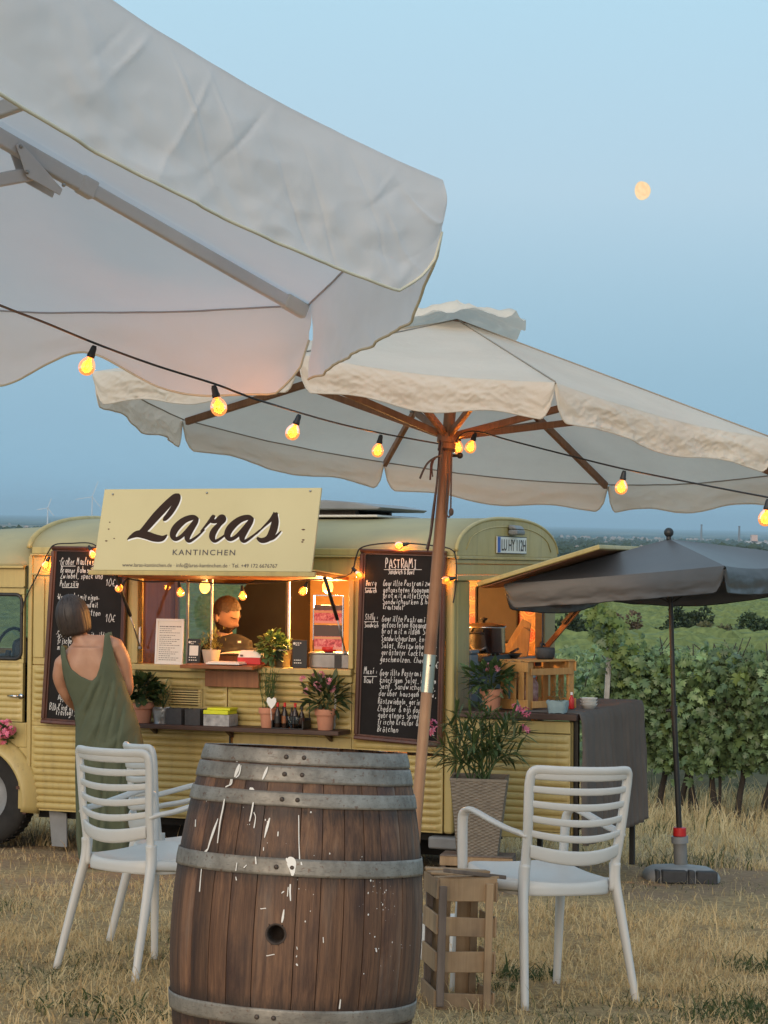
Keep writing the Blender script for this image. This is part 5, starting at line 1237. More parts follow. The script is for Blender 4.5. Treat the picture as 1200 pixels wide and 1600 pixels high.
def chalkboard(corners, label):
    P = [S(x, y, -.05) for x, y in corners]          # TL TR BR BL
    t = empty('chalkboard', VM @ Matrix.Translation((P[3].x, 0, P[3].z)), label, 'chalkboard', 'menu chalkboards hung on the truck side')
    o = Vector((P[3].x, 0, P[3].z)); P = [p-o for p in P]; fw = .034
    for a, b in ((0,1),(3,2),(0,3),(1,2)):
        p, q = P[a].copy(), P[b].copy(); d = (q-p).normalized(); s = Vector((0,0,-1)) if (a, b) == (0,1) else Vector((0,0,1)) if (a, b) == (3,2) else Vector((1,0,0)) if (a, b) == (0,3) else Vector((-1,0,0))
        if a in (0, 1) and b in (3, 2): p = p+d*fw; q = q-d*fw
        c = lambda v, k, y: v+s*k+Vector((0, y, 0))
        pts = [c(p,0,.02), c(p,0,-.006), c(p,.008,-.010), c(p,.022,-.004), c(p,.026,.006), c(p,fw,.006), c(p,fw,.02)]
        mb = MB(); mb.prism([v for v in pts], q-p); mb.obj('frame_bar', M['frame_wood'], t, bevel=.0015)
    b_ = MB(); ins = fw-.004
    b_.add([P[0]+Vector((ins,.012,-ins)), P[1]+Vector((-ins,.012,-ins)), P[2]+Vector((-ins,.012,ins)), P[3]+Vector((ins,.012,ins))], [(0,3,2,1)])
    b_.add([P[0]+Vector((ins,.03,-ins)), P[1]+Vector((-ins,.03,-ins)), P[2]+Vector((-ins,.03,ins)), P[3]+Vector((ins,.03,ins))], [(0,1,2,3)])
    b_.obj('slate', M['board'], t)
    return t, o
random.seed(21)
OFF = -.0395
bR, oR = chalkboard([(563,857),(697,861),(690,1168),(553,1155)], 'tall pastrami chalkboard right of the serving hatch')
mb = MB(); ck = lambda *a, **k: chalk(mb, *a, off=OFF, **k)
ck('PASTRAMI', 601, 887, 7, 650, slant=.02, w=.005); underline(mb, 600, 659, 890, OFF); ck('Sandwich & Bowl', 606, 897, 4.6, 647)
ck('Harry', 571, 915, 5.2, 588); underline(mb, 569, 587, 919, OFF); ck('Sandwich', 569.5, 926, 3.8, 588)
for y, s, x, x1 in ((915,'Gegrillte Pastrami zwisch-',598,690), (925,'getoasteten Roggenmisch-',598,689), (934,'brot mit mittelscharfem',598,686), (943.5,'Sandwichgurken & hausg.',597,687), (952,'Krautsalat',598,630)): ck(s, x, y, 4.6, x1)
ck('9€', 674, 957, 5.0, 684); ck('Stilly :', 570, 968, 5, 590); underline(mb, 569, 591, 971.5, OFF); ck('Sandwich', 569, 980, 3.9, 591)
for y, s, x, x1 in ((971,'Gegrillte Pastrami auf 2',596,685), (980,'getoasteten Roggenmisch-',596,686), (990,'brot mit mildem Senf &',596,684), (1001,'Sandwichgurken, knack. -',595,684), (1012.5,'Salat, Röstzwiebeln u.-',595,684), (1023,'gerösteter Cocktailtom.',595,683), (1034,'geschmolzen. Cheddar',593,676)): ck(s, x, y, 5.0, x1)
ck('10€', 669, 1044, 5.6, 685); ck('Maxi :', 568, 1053, 5.4, 589); underline(mb, 568, 589, 1057, OFF); ck('Bowl', 568, 1067, 5.2, 583)
for y, s, x, x1 in ((1055,'Gegrillte Pastrami auf',593,672), (1066,'knackigem Salat, mildem',593,682), (1076,'Senf, Sandwichgurken,',592,681), (1087,'darüber hausgem. Slaw,',591,682), (1099,'Röstzwiebeln, geriebener',590,675), (1111,'Cheddar & ein doppel-',589,674), (1121,'gebratenes Spiegelei,',590,672), (1131.5,'frische Kräuter & ger.',589,671), (1143,'Brötchen',589,622)): ck(s, x, y, 5.0, x1)
ck('11€', 664, 1148, 5.4, 679)
mb.v = [(a-oR.x, b, c-oR.z) for a, b, c in mb.v]; tag(mb.obj('chalk_writing', M['chalk'], bR), kind='stuff')
bL, oL = chalkboard([(81,853),(199,855),(190,1139),(64,1130)], 'tall daily menu chalkboard left of the hatch, behind the woman')
mb = MB()
ck('·Großer Maultas-', 91, 882.5, 6, 150); underline(mb, 96, 118, 884.5, OFF)
for y, s, x, x1 in ((894.5,'Brauner Rahmsoß mit',94,158), (903.5,'Zwiebel, speck und',94,160), (916,'Petersilie',93,123)): ck(s, x, y, 4.8, x1)
underline(mb, 97, 122, 918, OFF); ck('10€', 164, 915, 5.5, 180); ck('·Wurstsalat mit eigen-', 88, 936.5, 5, 156); underline(mb, 93, 124, 938.5, OFF)
for y, s, x, x1 in ((948.5,'gemachter Soß und mit',92,153), (961,'Pommes Fritten',98,157)): ck(s, x, y, 5, x1)
ck('10€', 163, 971, 6, 180); ck('·Schnitzel zart mit wild-', 86, 995, 5, 166)
for y, s, x, x1 in ((1005,'frische Beilagen',89,140), (1015,'mit Salat',89,125), (1076,'Viel guten',87,130), (1093,'Appetit',90,116), (1109,'BIO Kind & Bauer Käs',76,150), (1117,'Freitag! Samstag & So',87,155)): ck(s, x, y, 5.2, x1)
mb.v = [(a-oL.x, b, c-oL.z) for a, b, c in mb.v]; tag(mb.obj('chalk_writing', M['chalk'], bL), kind='stuff')
# ------------------------------------------------------------------ leaves and pots
def T_lance(w=.16, curl=.12, n=4):
    vs, fs = [], []
    for i in range(n+1):
        t = i/n; hw = w*math.sin(PI*min(1, t*.92+.06))**.8*.5; z = -curl*t*t
        if i == n: vs.append((1, 0, -curl)); break
        vs += [(t, -hw, z+hw*.35), (t, 0, z), (t, hw, z+hw*.35)]
    for i in range(n-1): a = 3*i; fs += [(a, a+3, a+4, a+1), (a+1, a+4, a+5, a+2)]
    a = 3*(n-1); fs += [(a, 3*n, a+1), (a+1, 3*n, a+2)]; return vs, fs
def T_lobed():
    out = [(.05,.0),(-.10,-.12),(-.02,-.36),(.20,-.52),(.25,-.30),(.52,-.62),(.50,-.26),(.74,-.36),(.80,-.14),(1.05,0),(.80,.14),(.74,.36),(.50,.26),(.52,.62),(.25,.30),(.20,.52),(-.02,.36),(-.10,.12)]
    cz = lambda x, y: -.16*(x-.4)**2*1.6-.28*abs(y)**1.6+.03*math.sin(x*7)
    return [(.38, 0, .03)]+[(x, y, cz(x, y)) for x, y in out], [(0, i+1, (i+1) % len(out)+1) for i in range(len(out))]
def T_round(w=.75):
    out = [(0,0),(.08,-.30*w),(.35,-.5*w),(.68,-.42*w),(.92,-.2*w),(1,0),(.92,.2*w),(.68,.42*w),(.35,.5*w),(.08,.30*w)]
    return [(.45,0,.0)]+[(x, y, .22*abs(y)-.12*x*x) for x, y in out], [(0, i+1, (i+1) % 10+1) for i in range(10)]
LANCE, LOBED, ROUND, NEEDLE = T_lance(), T_lobed(), T_round(), T_lance(.10, .05, 2)
class Leaves:
    def __init__(s): s.mb = MB(); s.var = []
    def put(s, p, d, L, tmpl, up=None, var=None, sx=1.0):
        d = Vector(d).normalized(); up = Vector(up) if up else Vector((random.gauss(0,.3), random.gauss(0,.3), 1)); y = up.cross(d)
        if y.length < 1e-4: y = d.orthogonal()
        y.normalize(); z = d.cross(y); p = Vector(p); vs, fs = tmpl
        s.mb.add([p+d*(x*L)+y*(yy*L*sx)+z*(zz*L) for x, yy, zz in vs], fs); v = random.random()**2 if var is None else var; s.var += [v]*len(vs)
    def obj(s, name, mat, parent, stuff=True):
        o = s.mb.obj(name, mat, parent, smooth=True); a = o.data.attributes.new('vary', 'FLOAT', 'POINT'); a.data.foreach_set('value', s.var)
        return tag(o, kind='stuff') if stuff else o
def rdir(up=.3):
    a = random.uniform(0, 2*PI); z = random.uniform(-1, 1); r = math.sqrt(1-z*z); return Vector((r*math.cos(a), r*math.sin(a), z+up)).normalized()
def bush(root, c, rad, n, L, tmpl, mat, up=.4, name='foliage', droop=0, hollow=.35, stems=5, base=None, sx=1):
    lf = Leaves(); c = Vector(c)
    for _ in range(n):
        d = rdir(.1); k = lerp(hollow, 1, random.random()**.6); p = c+Vector((d.x*rad[0], d.y*rad[1], d.z*rad[2]))*k
        q = Vector((d.x, d.y, d.z*.6+up+random.gauss(0,.25)-droop*random.random())); lf.put(p, q+rdir(0)*.45, L*random.uniform(.65, 1.25), tmpl, sx=sx)
    lf.obj(name, mat, root)
    if base is not None:
        mb = MB()
        for k in range(stems):
            d = rdir(.8); mb.tube(spline([Vector(base), (Vector(base)+c)/2+d*rad[0]*.3, c+Vector((d.x*rad[0], d.y*rad[1], abs(d.z)*rad[2]))*.7], 4), [.0035]*5+[.002]*4, 5)
        tag(mb.obj('stems', M['leaf_dark'], root, smooth=True), kind='stuff')
def blossoms(root, pts, r, mat, name='flower_cluster', n=7):
    for p in pts:
        mb = MB()
        for _ in range(n):
            d = rdir(.4); q = Vector(p)+d*r*.7; nn = d; t1 = nn.orthogonal().normalized(); t2 = nn.cross(t1); a0 = random.uniform(0, 6)
            vs = [q]; fs = []
            for k in range(5):
                a = a0+2*PI*k/5; e = t1*math.cos(a)+t2*math.sin(a); f = t1*math.cos(a+.5)+t2*math.sin(a+.5); g = t1*math.cos(a-.5)+t2*math.sin(a-.5); rr = r*.62
                o = len(vs); vs += [q+g*rr*.6+nn*rr*.12, q+e*rr+nn*rr*.28, q+f*rr*.6+nn*rr*.12]; fs.append((0, o, o+1, o+2))
            mb.add(vs, fs)
        mb.obj(name, mat, root)
def clay_pot(root, r, h, m=None, rim=True):
    m = m or M['terracotta']; rb = r*.68
    pr = [(rb*.98,0),(rb,.004),(lerp(rb, r*.90, .72),h*.70),(r*.90,h*.71),(r*.99,h*.715),(r,h*.73),(r*1.0,h*.985),(r*.985,h),(r*.90,h),(r*.88,h*.93),(r*.80,h*.85)] if rim else [(rb,0),(r,h),(r*.95,h),(r*.9,h*.9)]
    p = MB().lathe(pr, 28).obj('pot', m, root, auto=40); MB().lathe([(0,h*.88),(r*.87,h*.88)], 20, caps=False).obj('soil', M['soil'], root); return p
def vplace(x, y, z, a=0): return VM @ Matrix.Translation((x, y, z)) @ Matrix.Rotation(a, 4, 'Z')
def vp(px, py, y): q = S(px, py, y); return q
SZ = .6005
def shelf_thing(name, px, y, label, cat, group=None, a=0): q = S(px, 1110, y); return empty(name, vplace(q.x, y, SZ, a), label, cat, group)
random.seed(5)
# things on the long shelf
t = shelf_thing('potted_plant', 224, -.115, 'terracotta pot with dense dark leafy herb at the left end of the shelf', 'plant', 'plants on the truck'); clay_pot(t, .068, .125); bush(t, (0,0,.205), (.095,.09,.085), 170, .060, ROUND, M['leaf_dark'], .35, base=(0,0,.11))
t = shelf_thing('potted_plant', 254, -.115, 'crumpled silver foil pot with thin twiggy plant on the shelf', 'plant', 'plants on the truck')
mb = MB(); mb.grid(lambda i, j: Vector(((.052+.010*j)*math.cos(2*PI*i)*(1+.10*sn(i*9, j*4, 1)), (.052+.010*j)*math.sin(2*PI*i)*(1+.10*sn(i*9, j*4, 7)), .098*j+.008*sn(i*12, j*3, 4))), 26, 10, True); mb.obj('foil_pot', basic('silver_foil', (.42,.43,.45), (.22,.23,.24), .35, 20, .5, 40, metal=.7), t, auto=20)
MB().lathe([(0,.085),(.055,.085)], 16, caps=False).obj('soil', M['soil'], t); bush(t, (.01,0,.16), (.055,.05,.085), 90, .040, LANCE, M['leaf_mid'], .8, base=(0,0,.09))
for px, lab in ((277.5, 'dark grey felt box left of the other one, on the shelf'), (306.5, 'dark grey felt box beside the lime lidded box')):
    t = shelf_thing('felt_box', px, -.12, lab, 'box', 'dark grey boxes on the shelf'); s = .052
    mb = MB()
    mb.box(-s, s, -s, -s+.006, 0, .098); mb.box(-s, s, s-.006, s, 0, .098); mb.box(-s, -s+.006, -s+.006, s-.006, 0, .098); mb.box(s-.006, s, -s+.006, s-.006, 0, .098); mb.obj('side', M['felt'], t)
    MB().box(-s+.004, s-.004, -s+.004, s-.004, .080, .086).obj('contents', basic('napkins', (.30,.24,.19), (.22,.17,.13), .9, 60), t)
t = shelf_thing('marbled_box', 345, -.125, 'grey marbled box with bright lime lid on the shelf', 'box'); MB().box(-.088, .088, -.065, .065, 0, .072).obj('body', basic('marbled_grey', (.42,.42,.42), (.20,.20,.205), .7, 26, .2, 60), t, bevel=.004); MB().box(-.089, .080, -.066, .066, .073, .098).obj('lid', M['lime'], t, bevel=.004); MB().box(-.07, .086, -.05, .067, .0985, .112).obj('napkin_stack', M['lime'], t, bevel=.003)
t = shelf_thing('potted_herb', 418.5, -.125, 'terracotta pot with tall thin herb and white heart tag on the shelf', 'plant', 'plants on the truck'); clay_pot(t, .057, .122)
lf = Leaves(); st = MB()
for k in range(26):
    a = random.uniform(0, 2*PI); r = random.uniform(.01,.04); b = Vector((r*math.cos(a), r*math.sin(a), .11)); tp = b+Vector((random.gauss(0,.028), random.gauss(0,.03), random.uniform(.14,.27))); st.tube([b, (b+tp)/2+Vector((random.gauss(0,.006),0,0)), tp], .0016, 4)
    for q in range(11): p = b.lerp(tp, random.uniform(.15, 1)); lf.put(p, rdir(.9), random.uniform(.02,.038), NEEDLE, sx=1.6)
tag(st.obj('stems', M['leaf_mid'], t), kind='stuff'); lf.obj('foliage', M['leaf_mid'], t)
hp = [(0,-.03),(.016,-.012),(.026,.006),(.024,.022),(.012,.028),(0,.018),(-.012,.028),(-.024,.022),(-.026,.006),(-.016,-.012)]
hm = MB(); hm.prism([(x*1.25+.05, -.058, .155+z*1.25) for x, z in hp], (0, .003, 0)); hm.tube([(.045,-.055,.12),(.05,-.056,.05)], .002, 5); tag(hm.obj('heart_tag', M['white'], t), kind=None)
# sauce caddy
t = shelf_thing('sauce_caddy', 455, -.125, 'black caddy of sauce bottles with red caps on the shelf', 'caddy'); MB().box(-.105, .105, -.06, .06, 0, .006).obj('tray', M['black'], t); 
for x in (-.105, .1): 
    MB().box(x, x+.006, -.06, .06, .006, .05).obj('side', M['black'], t)
MB().box(-.105, .105, .055, .061, .006, .065).obj('side', M['black'], t); MB().tube([(.10,.05,.05),(.10,.05,.15),(.095,.05,.158),(-.03,.05,.162)], .004, 6).obj('handle', M['black'], t)
def bottle(root, x, y, r, h, glass, cap, lab=None):
    b = MB().lathe([(r*.9,0),(r,.004),(r,h*.55),(r*.8,h*.66),(r*.36,h*.76),(r*.34,h*.86)], 14, (x, y, .006)).obj('bottle', glass, root, smooth=True); MB().lathe([(r*.44,h*.84),(r*.44,h*1.0),(r*.3,h*1.01)], 12, (x, y, .006)).obj('cap', cap, b, auto=40)
    if lab: MB().lathe([(r*1.02,h*.18),(r*1.02,h*.48)], 14, (x, y, .006), caps=False).obj('label', lab, b, smooth=True)
DK = basic('dark_sauce_glass', (.02,.012,.01), (.035,.018,.012), .15, 5)
for x, y, r, h, c, lb in ((-.075,-.035,.019,.150,M['red'],M['black']), (-.034,-.02,.019,.150,M['red'],M['panel_wood']), (.040,-.03,.020,.150,M['red'],M['felt']), (-.005,.02,.017,.12,M['black'],None), (.075,-.01,.018,.13,M['black'],M['frame_wood']), (-.06,.02,.018,.125,M['black'],None)): bottle(t, x, y, r, h, DK, c, lb)
for x in (.008, .062): MB().lathe([(.022,0),(.024,.07),(.020,.075)], 14, (x, -.042, .006)).obj('jar', M['glass_dark'], t, smooth=True)
t = shelf_thing('potted_plant', 508.5, -.125, 'terracotta pot with dark leaves and pink flowers near the right end of the shelf', 'plant', 'plants on the truck'); clay_pot(t, .066, .125); bush(t, (0,0,.215), (.125,.11,.10), 150, .078, LANCE, M['leaf_dark'], .45, base=(0,0,.11), sx=1.9)
blossoms(t, [(-.125,-.06,.305),(-.03,-.07,.272),(-.06,-.02,.325),(.05,-.06,.30),(-.085,-.085,.235),(.075,-.08,.255),(-.01,-.05,.335),(.0,-.09,.255)], .024, M['pink_soft'])
# things at the hatch
def ht(name, px, y, label, cat, z=.9645, a=0, group=None): q = S(px, 1035, y); return empty(name, vplace(q.x, y, z, a), label, cat, group)
q = S(262, 1037, -.03); t = empty('menu_frame', vplace(q.x, -.022, .9645) @ Matrix.Rotation(math.radians(-4), 4, 'X'), 'white framed menu sheet leaning at the left of the hatch', 'menu')
W2, H2 = .098, .287
MB().box(-W2+.014, W2-.014, .004, .008, .014, H2-.014).obj('sheet', M['paper'], t)
for a in ((-W2, W2, 0, .014), (-W2, W2, H2-.014, H2), (-W2, -W2+.014, .0145, H2-.0145), (W2-.014, W2, .0145, H2-.0145)): MB().box(a[0], a[1], -.002, .010, a[2], a[3]).obj('frame_bar', M['white'], t, bevel=.0015)
mb = MB(); random.seed(9)
for k in range(17):
    z = H2-.052-k*.0125-(k > 3)*.004-(k > 9)*.004; x = -W2+.026
    while x < W2-.03-(.03*(k % 3)):
        w = random.uniform(.006, .018); mb.add([(x,.0032,z),(x+w,.0032,z),(x+w,.0032,z+(.006 if k == 0 else .0032)),(x,.0032,z+(.006 if k == 0 else .0032))], [(0,1,2,3)]); x += w+.004
tag(mb.obj('print_lines', M['ink'], t), kind='stuff')
def black_stand(px, w, h, label, tilt=-4, y=-.025, panel=True):
    t0 = ht('counter_card', px, y, label, 'card', group='black cards at the hatch'); t0.matrix_world = t0.matrix_world @ Matrix.Rotation(math.radians(tilt), 4, 'X'); MB().box(-w/2, w/2, 0, .008, 0, h).obj('card', M['black'], t0, bevel=.002)
    mb = MB()
    for z, n in ((h-.022, 3), (h-.034, 2), (.045, 4), (.028, 4)):
        x = -w/2+(.022 if z > h/2 else .012)
        for k in range(n): ww = random.uniform(.006,.012); mb.add([(x,-.0008,z),(x+ww,-.0008,z),(x+ww,-.0008,z+.006),(x,-.0008,z+.006)], [(0,1,2,3)]); x += ww+.005
    tag(mb.obj('print_lines', M['paper'], t0), kind='stuff'); MB().lathe([(0,0),(.008,0)], 12, (-w/2+.013, -.0008, h-.022), M=Matrix.Rotation(PI/2, 3, 'X'), caps=False).obj('emblem', M['paper'], t0)
    if panel: MB().box(-w*.34, w*.34, -.0012, -.0004, h*.36, h*.74).obj('blank_panel', M['paper'], t0)
    return t0
black_stand(302, .090, .165, 'black counter card with white panel beside the framed menu'); black_stand(468, .098, .172, 'black counter card in front of the steel tray, right of the bucket', 0, -.03, False)
t = ht('potted_herb', 330, -.01, 'pale beige pot with yellowish green herb on the hatch sill', 'plant', group='plants on the truck'); clay_pot(t, .060, .098, basic('beige_pot', (.48,.40,.31), (.40,.33,.25), .7, 8), False)
lf = Leaves()
for k in range(220): d = rdir(.9); p = Vector((random.gauss(0,.032), random.gauss(0,.03), .10+abs(random.gauss(0,.055)))); lf.put(p, d, random.uniform(.018,.038), NEEDLE, sx=2.0)
lf.obj('foliage', M['leaf_yellow'], t)
q = S(355, 1037, -.11); t = empty('white_tray', vplace(q.x, -.11, .980), 'flat white tray lying on the fold out ledge', 'tray'); mb = MB(); mb.box(-.115, .115, -.07, .07, 0, .010); mb.obj('plate', M['white'], t, bevel=.004); MB().box(-.105, .105, -.06, .06, .0105, .016).obj('paper_stack', M['paper'], t, bevel=.002)
t = ht('red_card_box', 392, -.04, 'small red and white card box on the fold out ledge', 'box', .980); MB().box(-.078, .078, -.03, .05, 0, .042).obj('lower_half', M['red'], t, bevel=.002); mb = MB(); mb.prism([(-.078,-.03,.0425),(.078,-.03,.0425),(.070,.0,.085),(-.070,.0,.085)], (0,.05,0)); mb.obj('upper_half', M['paper'], t, bevel=.002); MB().box(-.06, -.04, -.031, -.0302, .048, .060).obj('emblem', M['ink'], t)
t = ht('paper_pad', 372, .30, 'curled sheets of pale paper on the worktop below the man', 'paper', .931); MB().grid(lambda i, j: Vector((-.13+.26*i, -.07+.14*j, .09+.012*math.sin(PI*i)+.01*j)), 10, 4).obj('sheet', M['paper'], t, smooth=True, solid=.002); MB().box(-.11, .11, -.05, .06, 0, .085).obj('pad', M['panel_wood'], t)
t = ht('herb_bucket', 441, .0, 'zinc bucket of bushy green herb right of the fold out ledge', 'plant', group='plants on the truck'); MB().lathe([(.045,0),(.058,.105),(.060,.105),(.060,.110),(.055,.110),(.053,.09)], 22).obj('bucket', M['steel'], t, smooth=True); bush(t, (-.055,-.02,.125), (.10,.075,.095), 300, .036, ROUND, M['leaf_mid'], .3, droop=.3, base=(0,0,.09))
for px, y, ln in ((422, .22, .1), (458, .22, .1)):
    pass
q0 = S(480, 1042, .02); q1 = S(550, 1042, .02); t = empty('steel_food_tray', vplace((q0.x+q1.x)/2, .08, .9645), 'steel food container at the right of the hatch', 'container'); hw = (q1.x-q0.x)/2-.004
MB().box(-hw, hw, -.05, .16, 0, .085).obj('body', basic('brushed_steel', (.30,.29,.28), (.20,.19,.185), .4, 8, metal=.8), t, bevel=.006); MB().box(-hw-.004, hw+.003, -.054, .17, .0855, .096).obj('lid', M['steel'], t, bevel=.004); MB().box(hw*.2, hw*.52, -.0535, -.0505, .0, .082).obj('dark_label', M['black'], t)
bw = empty('red_bowl', vplace((q0.x+q1.x)/2-.02, .06, 1.061), 'small red bowl on the steel food container', 'bowl'); MB().lathe([(.02,0),(.042,.006),(.048,.034),(.044,.034),(.038,.008),(0,.006)], 20).obj('body', M['red'], bw, smooth=True)
# two food photographs in an upright holder
def foodprint(seed):
    m, t, b = nodes('food_photo'); vec = coords(t, (1,1,1)); n1 = noisef(t, vec, 34+seed, 6, .7, 1.2); n2 = noisef(t, vec, 70, 4); sp = N(t, 'SeparateXYZ'); c = N(t, 'TexCoord'); t.links.new(c.outputs['Object'], sp.inputs[0])
    col = ramp(t, n1, [(.3, (.16,.015,.02)), (.45, (.50,.06,.075)), (.55, (.66,.20,.19)), (.68, (.74,.46,.36)), (.8, (.30,.10,.05))])
    top = maprange(t, sp.outputs[2], .078, .082); bread = math_(t, 'MULTIPLY', maprange(t, sp.outputs[2], .062, .066), maprange(t, sp.outputs[2], .078, .076)); pl = maprange(t, sp.outputs[2], .018, .012)
    col = mixc(t, bread, col, (.55,.30,.13)); col = mixc(t, top, col, (.06,.035,.025)); col = mixc(t, pl, col, (.62,.28,.24)); t.links.new(col, b.inputs['Base Color']); b.inputs['Roughness'].default_value = .3; return m
qa = S(512, 1015, .03); t = empty('photo_holder', vplace(qa.x, .03, 1.062), 'upright holder with two pink food photographs at the right of the hatch', 'photo display'); hw = .098
for s in (-1, 1): MB().box(s*hw-.003, s*hw+.003, 0, .012, 0, .345).obj('upright', M['chrome'], t)
MB().box(-hw-.003, hw+.003, .0, .012, .3455, .352).obj('top_bar', M['chrome'], t)
for k, z in enumerate((.018, .178)):
    hgt = .15 if k == 0 else .112
    mb = MB(); mb.box(-hw+.005, hw-.005, .002, .007, 0, hgt); o = mb.obj('food_photo', foodprint(k*7), t); o.location = (0, 0, z)
# front-fender geraniums at the left edge
q = S(4, 1160, -.04); t = empty('potted_plant', vplace(q.x-.03, -.02, q.z-.02), 'bright pink geranium blooms on the front fender at the left edge', 'plant', 'plants on the truck'); clay_pot(t, .05, .06); bush(t, (-.02,-.02,.08), (.11,.08,.07), 90, .05, ROUND, M['leaf_mid'], .3, base=(0,0,.05))
blossoms(t, [tuple(S(px, py, -.10)-Vector((q.x-.03, -.02, q.z-.02))) for px, py in ((3,1132),(12,1130),(19,1140),(8,1144),(0,1148),(15,1147),(4,1157),(-4,1138))], .030, M['pink'], n=9)

# ------------------------------------------------------------------ rear counter
TT = .700
tb = empty('serving_table', VM, 'dark topped serving table behind the open rear door', 'table')
MB().box(.018, .775, -.035, 1.42, TT, TT+.038).obj('table_top', M['dark_wood'], tb, bevel=.004)
for x, y in ((.74,.08),(.74,1.36),(.12,1.36)): MB().box(x-.016, x+.016, y-.016, y+.016, -.31, TT).obj('leg', M['black'], tb)
MB().box(.70, .735, .07, .10, .1, TT).obj('leg', M['black'], tb)
MB().beam((.74,.08,.06), (.74,1.36,.06), .02, .02).obj('stretcher', M['weathered'], tb)
# cloth over the right end
zt_ = TT+.040
def clothfn(i, j):
    y = lerp(.0, 1.44, i); s = lerp(0, 1.22, j); ws = .45
    x0 = .36+.05*sn(y*2, 1)
    if s < ws: x = lerp(x0, .775, s/ws); return Vector((x, y-.02*(1-s/ws)*0, zt_+.0035*sn(x*14, y*9)+.002))
    d = s-ws; k = min(1, d/.05); amp = .010+.020*min(1, d/.5)
    wv = math.sin(y*26+1.2*sn(y*5, d*1.5))*amp+sn(y*8, d*2, 3)*.018*min(1, d/.3)
    x = .781+.012*k+abs(wv)*.9*k+.02*d; z = zt_-d*1.0+.004*k
    yy = y+.02*sn(d*3, y*6)-(.05*d if i < .12 else 0)
    return Vector((x, yy, max(z, -.02-.02*math.sin(y*7))))
cl = MB().grid(clothfn, 90, 46).obj('tablecloth', M['cloth_grey'], None, smooth=True, solid=.003); cl.matrix_world = VM; tag(cl, 'dark grey striped tablecloth hanging over the end of the serving table', 'tablecloth')
# apple crate with bowl on it
ca = math.radians(22+39); ck0 = Vector(S(826, 1108, .10)); ck0.z = TT+.041
yc = empty('yellow_crate', VM @ Matrix.Translation((ck0.x, .10, TT+.044)) @ Matrix.Rotation(ca, 4, 'Z'), 'honey coloured slatted crate standing on the serving table', 'crate')
LX, LY, LZ = .385, .26, .283; YW = M['crate_yellow']
def ybd(x0, x1, y0, y1, z0, z1, name='slat'): return MB().box(x0, x1, y0, y1, z0, z1).obj(name, YW, yc, bevel=.002)
for x in (0, LX-.045): 
    for y in (.010, LY-.028): ybd(x, x+.045, y, y+.018, 0, LZ, 'corner_post')
for x in (.115, .23): ybd(x, x+.045, LY-.02, LY-.010, 0, LZ)
for z0, z1 in ((.010,.052),(.205,.245)): ybd(.03 if z0 < .1 else .02, LX-.02, -.0, .009, z0, z1); ybd(.0, LX, LY-.009, LY, z0, z1)
for z0, z1 in ((.0,.06),(.225,.283)):
    for x in (-.011, LX+.002): ybd(x, x+.009, 0, LY, z0, z1)
for y in (.035, .105, .175): ybd(-.011, -.002, y, y+.045, .061, .224); ybd(LX+.002, LX+.011, y, y+.045, .061, .224)
for y in (.0, .075, .15, .215): ybd(.0, LX, y, y+.045, LZ+.001, LZ+.010)
jar = empty('preserving_jar', VM @ Matrix.Translation((ck0.x, .10, TT+.041)) @ Matrix.Rotation(ca, 4, 'Z') @ Matrix.Translation((.13, .14, 0)), 'large jar of red pickles inside the honey coloured crate', 'jar'); MB().lathe([(.055,0),(.06,.01),(.06,.15),(.045,.175),(.045,.19)], 20).obj('contents', basic('pickles', (.20,.06,.05), (.36,.20,.16), .25, 40), jar, smooth=True); MB().lathe([(.048,.19),(.048,.21),(0,.212)], 20).obj('lid', M['steel'], jar, auto=40)
bw = empty('stone_mortar', VM @ Matrix.Translation((ck0.x, .10, TT+.044+LZ+.011)) @ Matrix.Rotation(ca, 4, 'Z') @ Matrix.Translation((.255, .13, 0)), 'black stone bowl on top of the honey coloured crate', 'bowl'); MB().lathe([(.046,0),(.058,.012),(.062,.045),(.060,.066),(.055,.070),(.050,.060),(.035,.03),(0,.028)], 26).obj('bowl', M['stone'], bw, smooth=True)
MB().tube(spline([(-.03,0,.06),(-.035,0,.085),(-.02,.0,.095),(0,0,.082)], 5), .006, 6).obj('pestle', M['black'], bw, smooth=True); MB().tube(spline([(.0,.01,.05),(-.02,.0,.08),(-.035,.01,.10)], 5), .004, 6).obj('twig', M['bark'], bw, smooth=True)
hq = S(872, 1108, .02); t = empty('potted_herb', vplace(hq.x, .015, TT+.041), 'rosemary in a crumpled pale blue wrapped pot before the honey crate', 'plant', 'plants on the truck')
mb = MB(); mb.grid(lambda i, j: Vector(((.052+.014*j)*math.copysign(abs(math.cos(2*PI*i))**.6, math.cos(2*PI*i))*(1+.08*sn(i*9, j*4, 1)), (.042+.008*j)*math.copysign(abs(math.sin(2*PI*i))**.6, math.sin(2*PI*i)), .072*j+.008*sn(i*12, j*3, 4))), 30, 10, True); mb.obj('wrapped_pot', M['bluecloth'], t, auto=25)
lf = Leaves()
for k in range(22):
    b = Vector((random.gauss(0,.022), random.gauss(0,.015), .06)); tp = b+Vector((random.gauss(0,.03), random.gauss(0,.02), random.uniform(.07,.15)))
    for q in range(16): lf.put(b.lerp(tp, random.random()), rdir(.8), random.uniform(.014,.026), NEEDLE, sx=1.6)
lf.obj('foliage', M['leaf_herb'], t)
hq = S(768, 1105, .06); t = empty('potted_plant', vplace(hq.x, .055, TT+.041), 'terracotta pot with dark leaves and one pink bloom at the rear opening', 'plant', 'plants on the truck'); clay_pot(t, .070, .125); bush(t, (-.01,0,.19), (.135,.11,.075), 170, .085, LANCE, M['leaf_dark'], .3, base=(0,0,.11), sx=1.9); blossoms(t, [(.0,-.05,.262),(-.02,-.04,.25),(.06,-.08,.05+.2)], .022, M['pink_soft'])
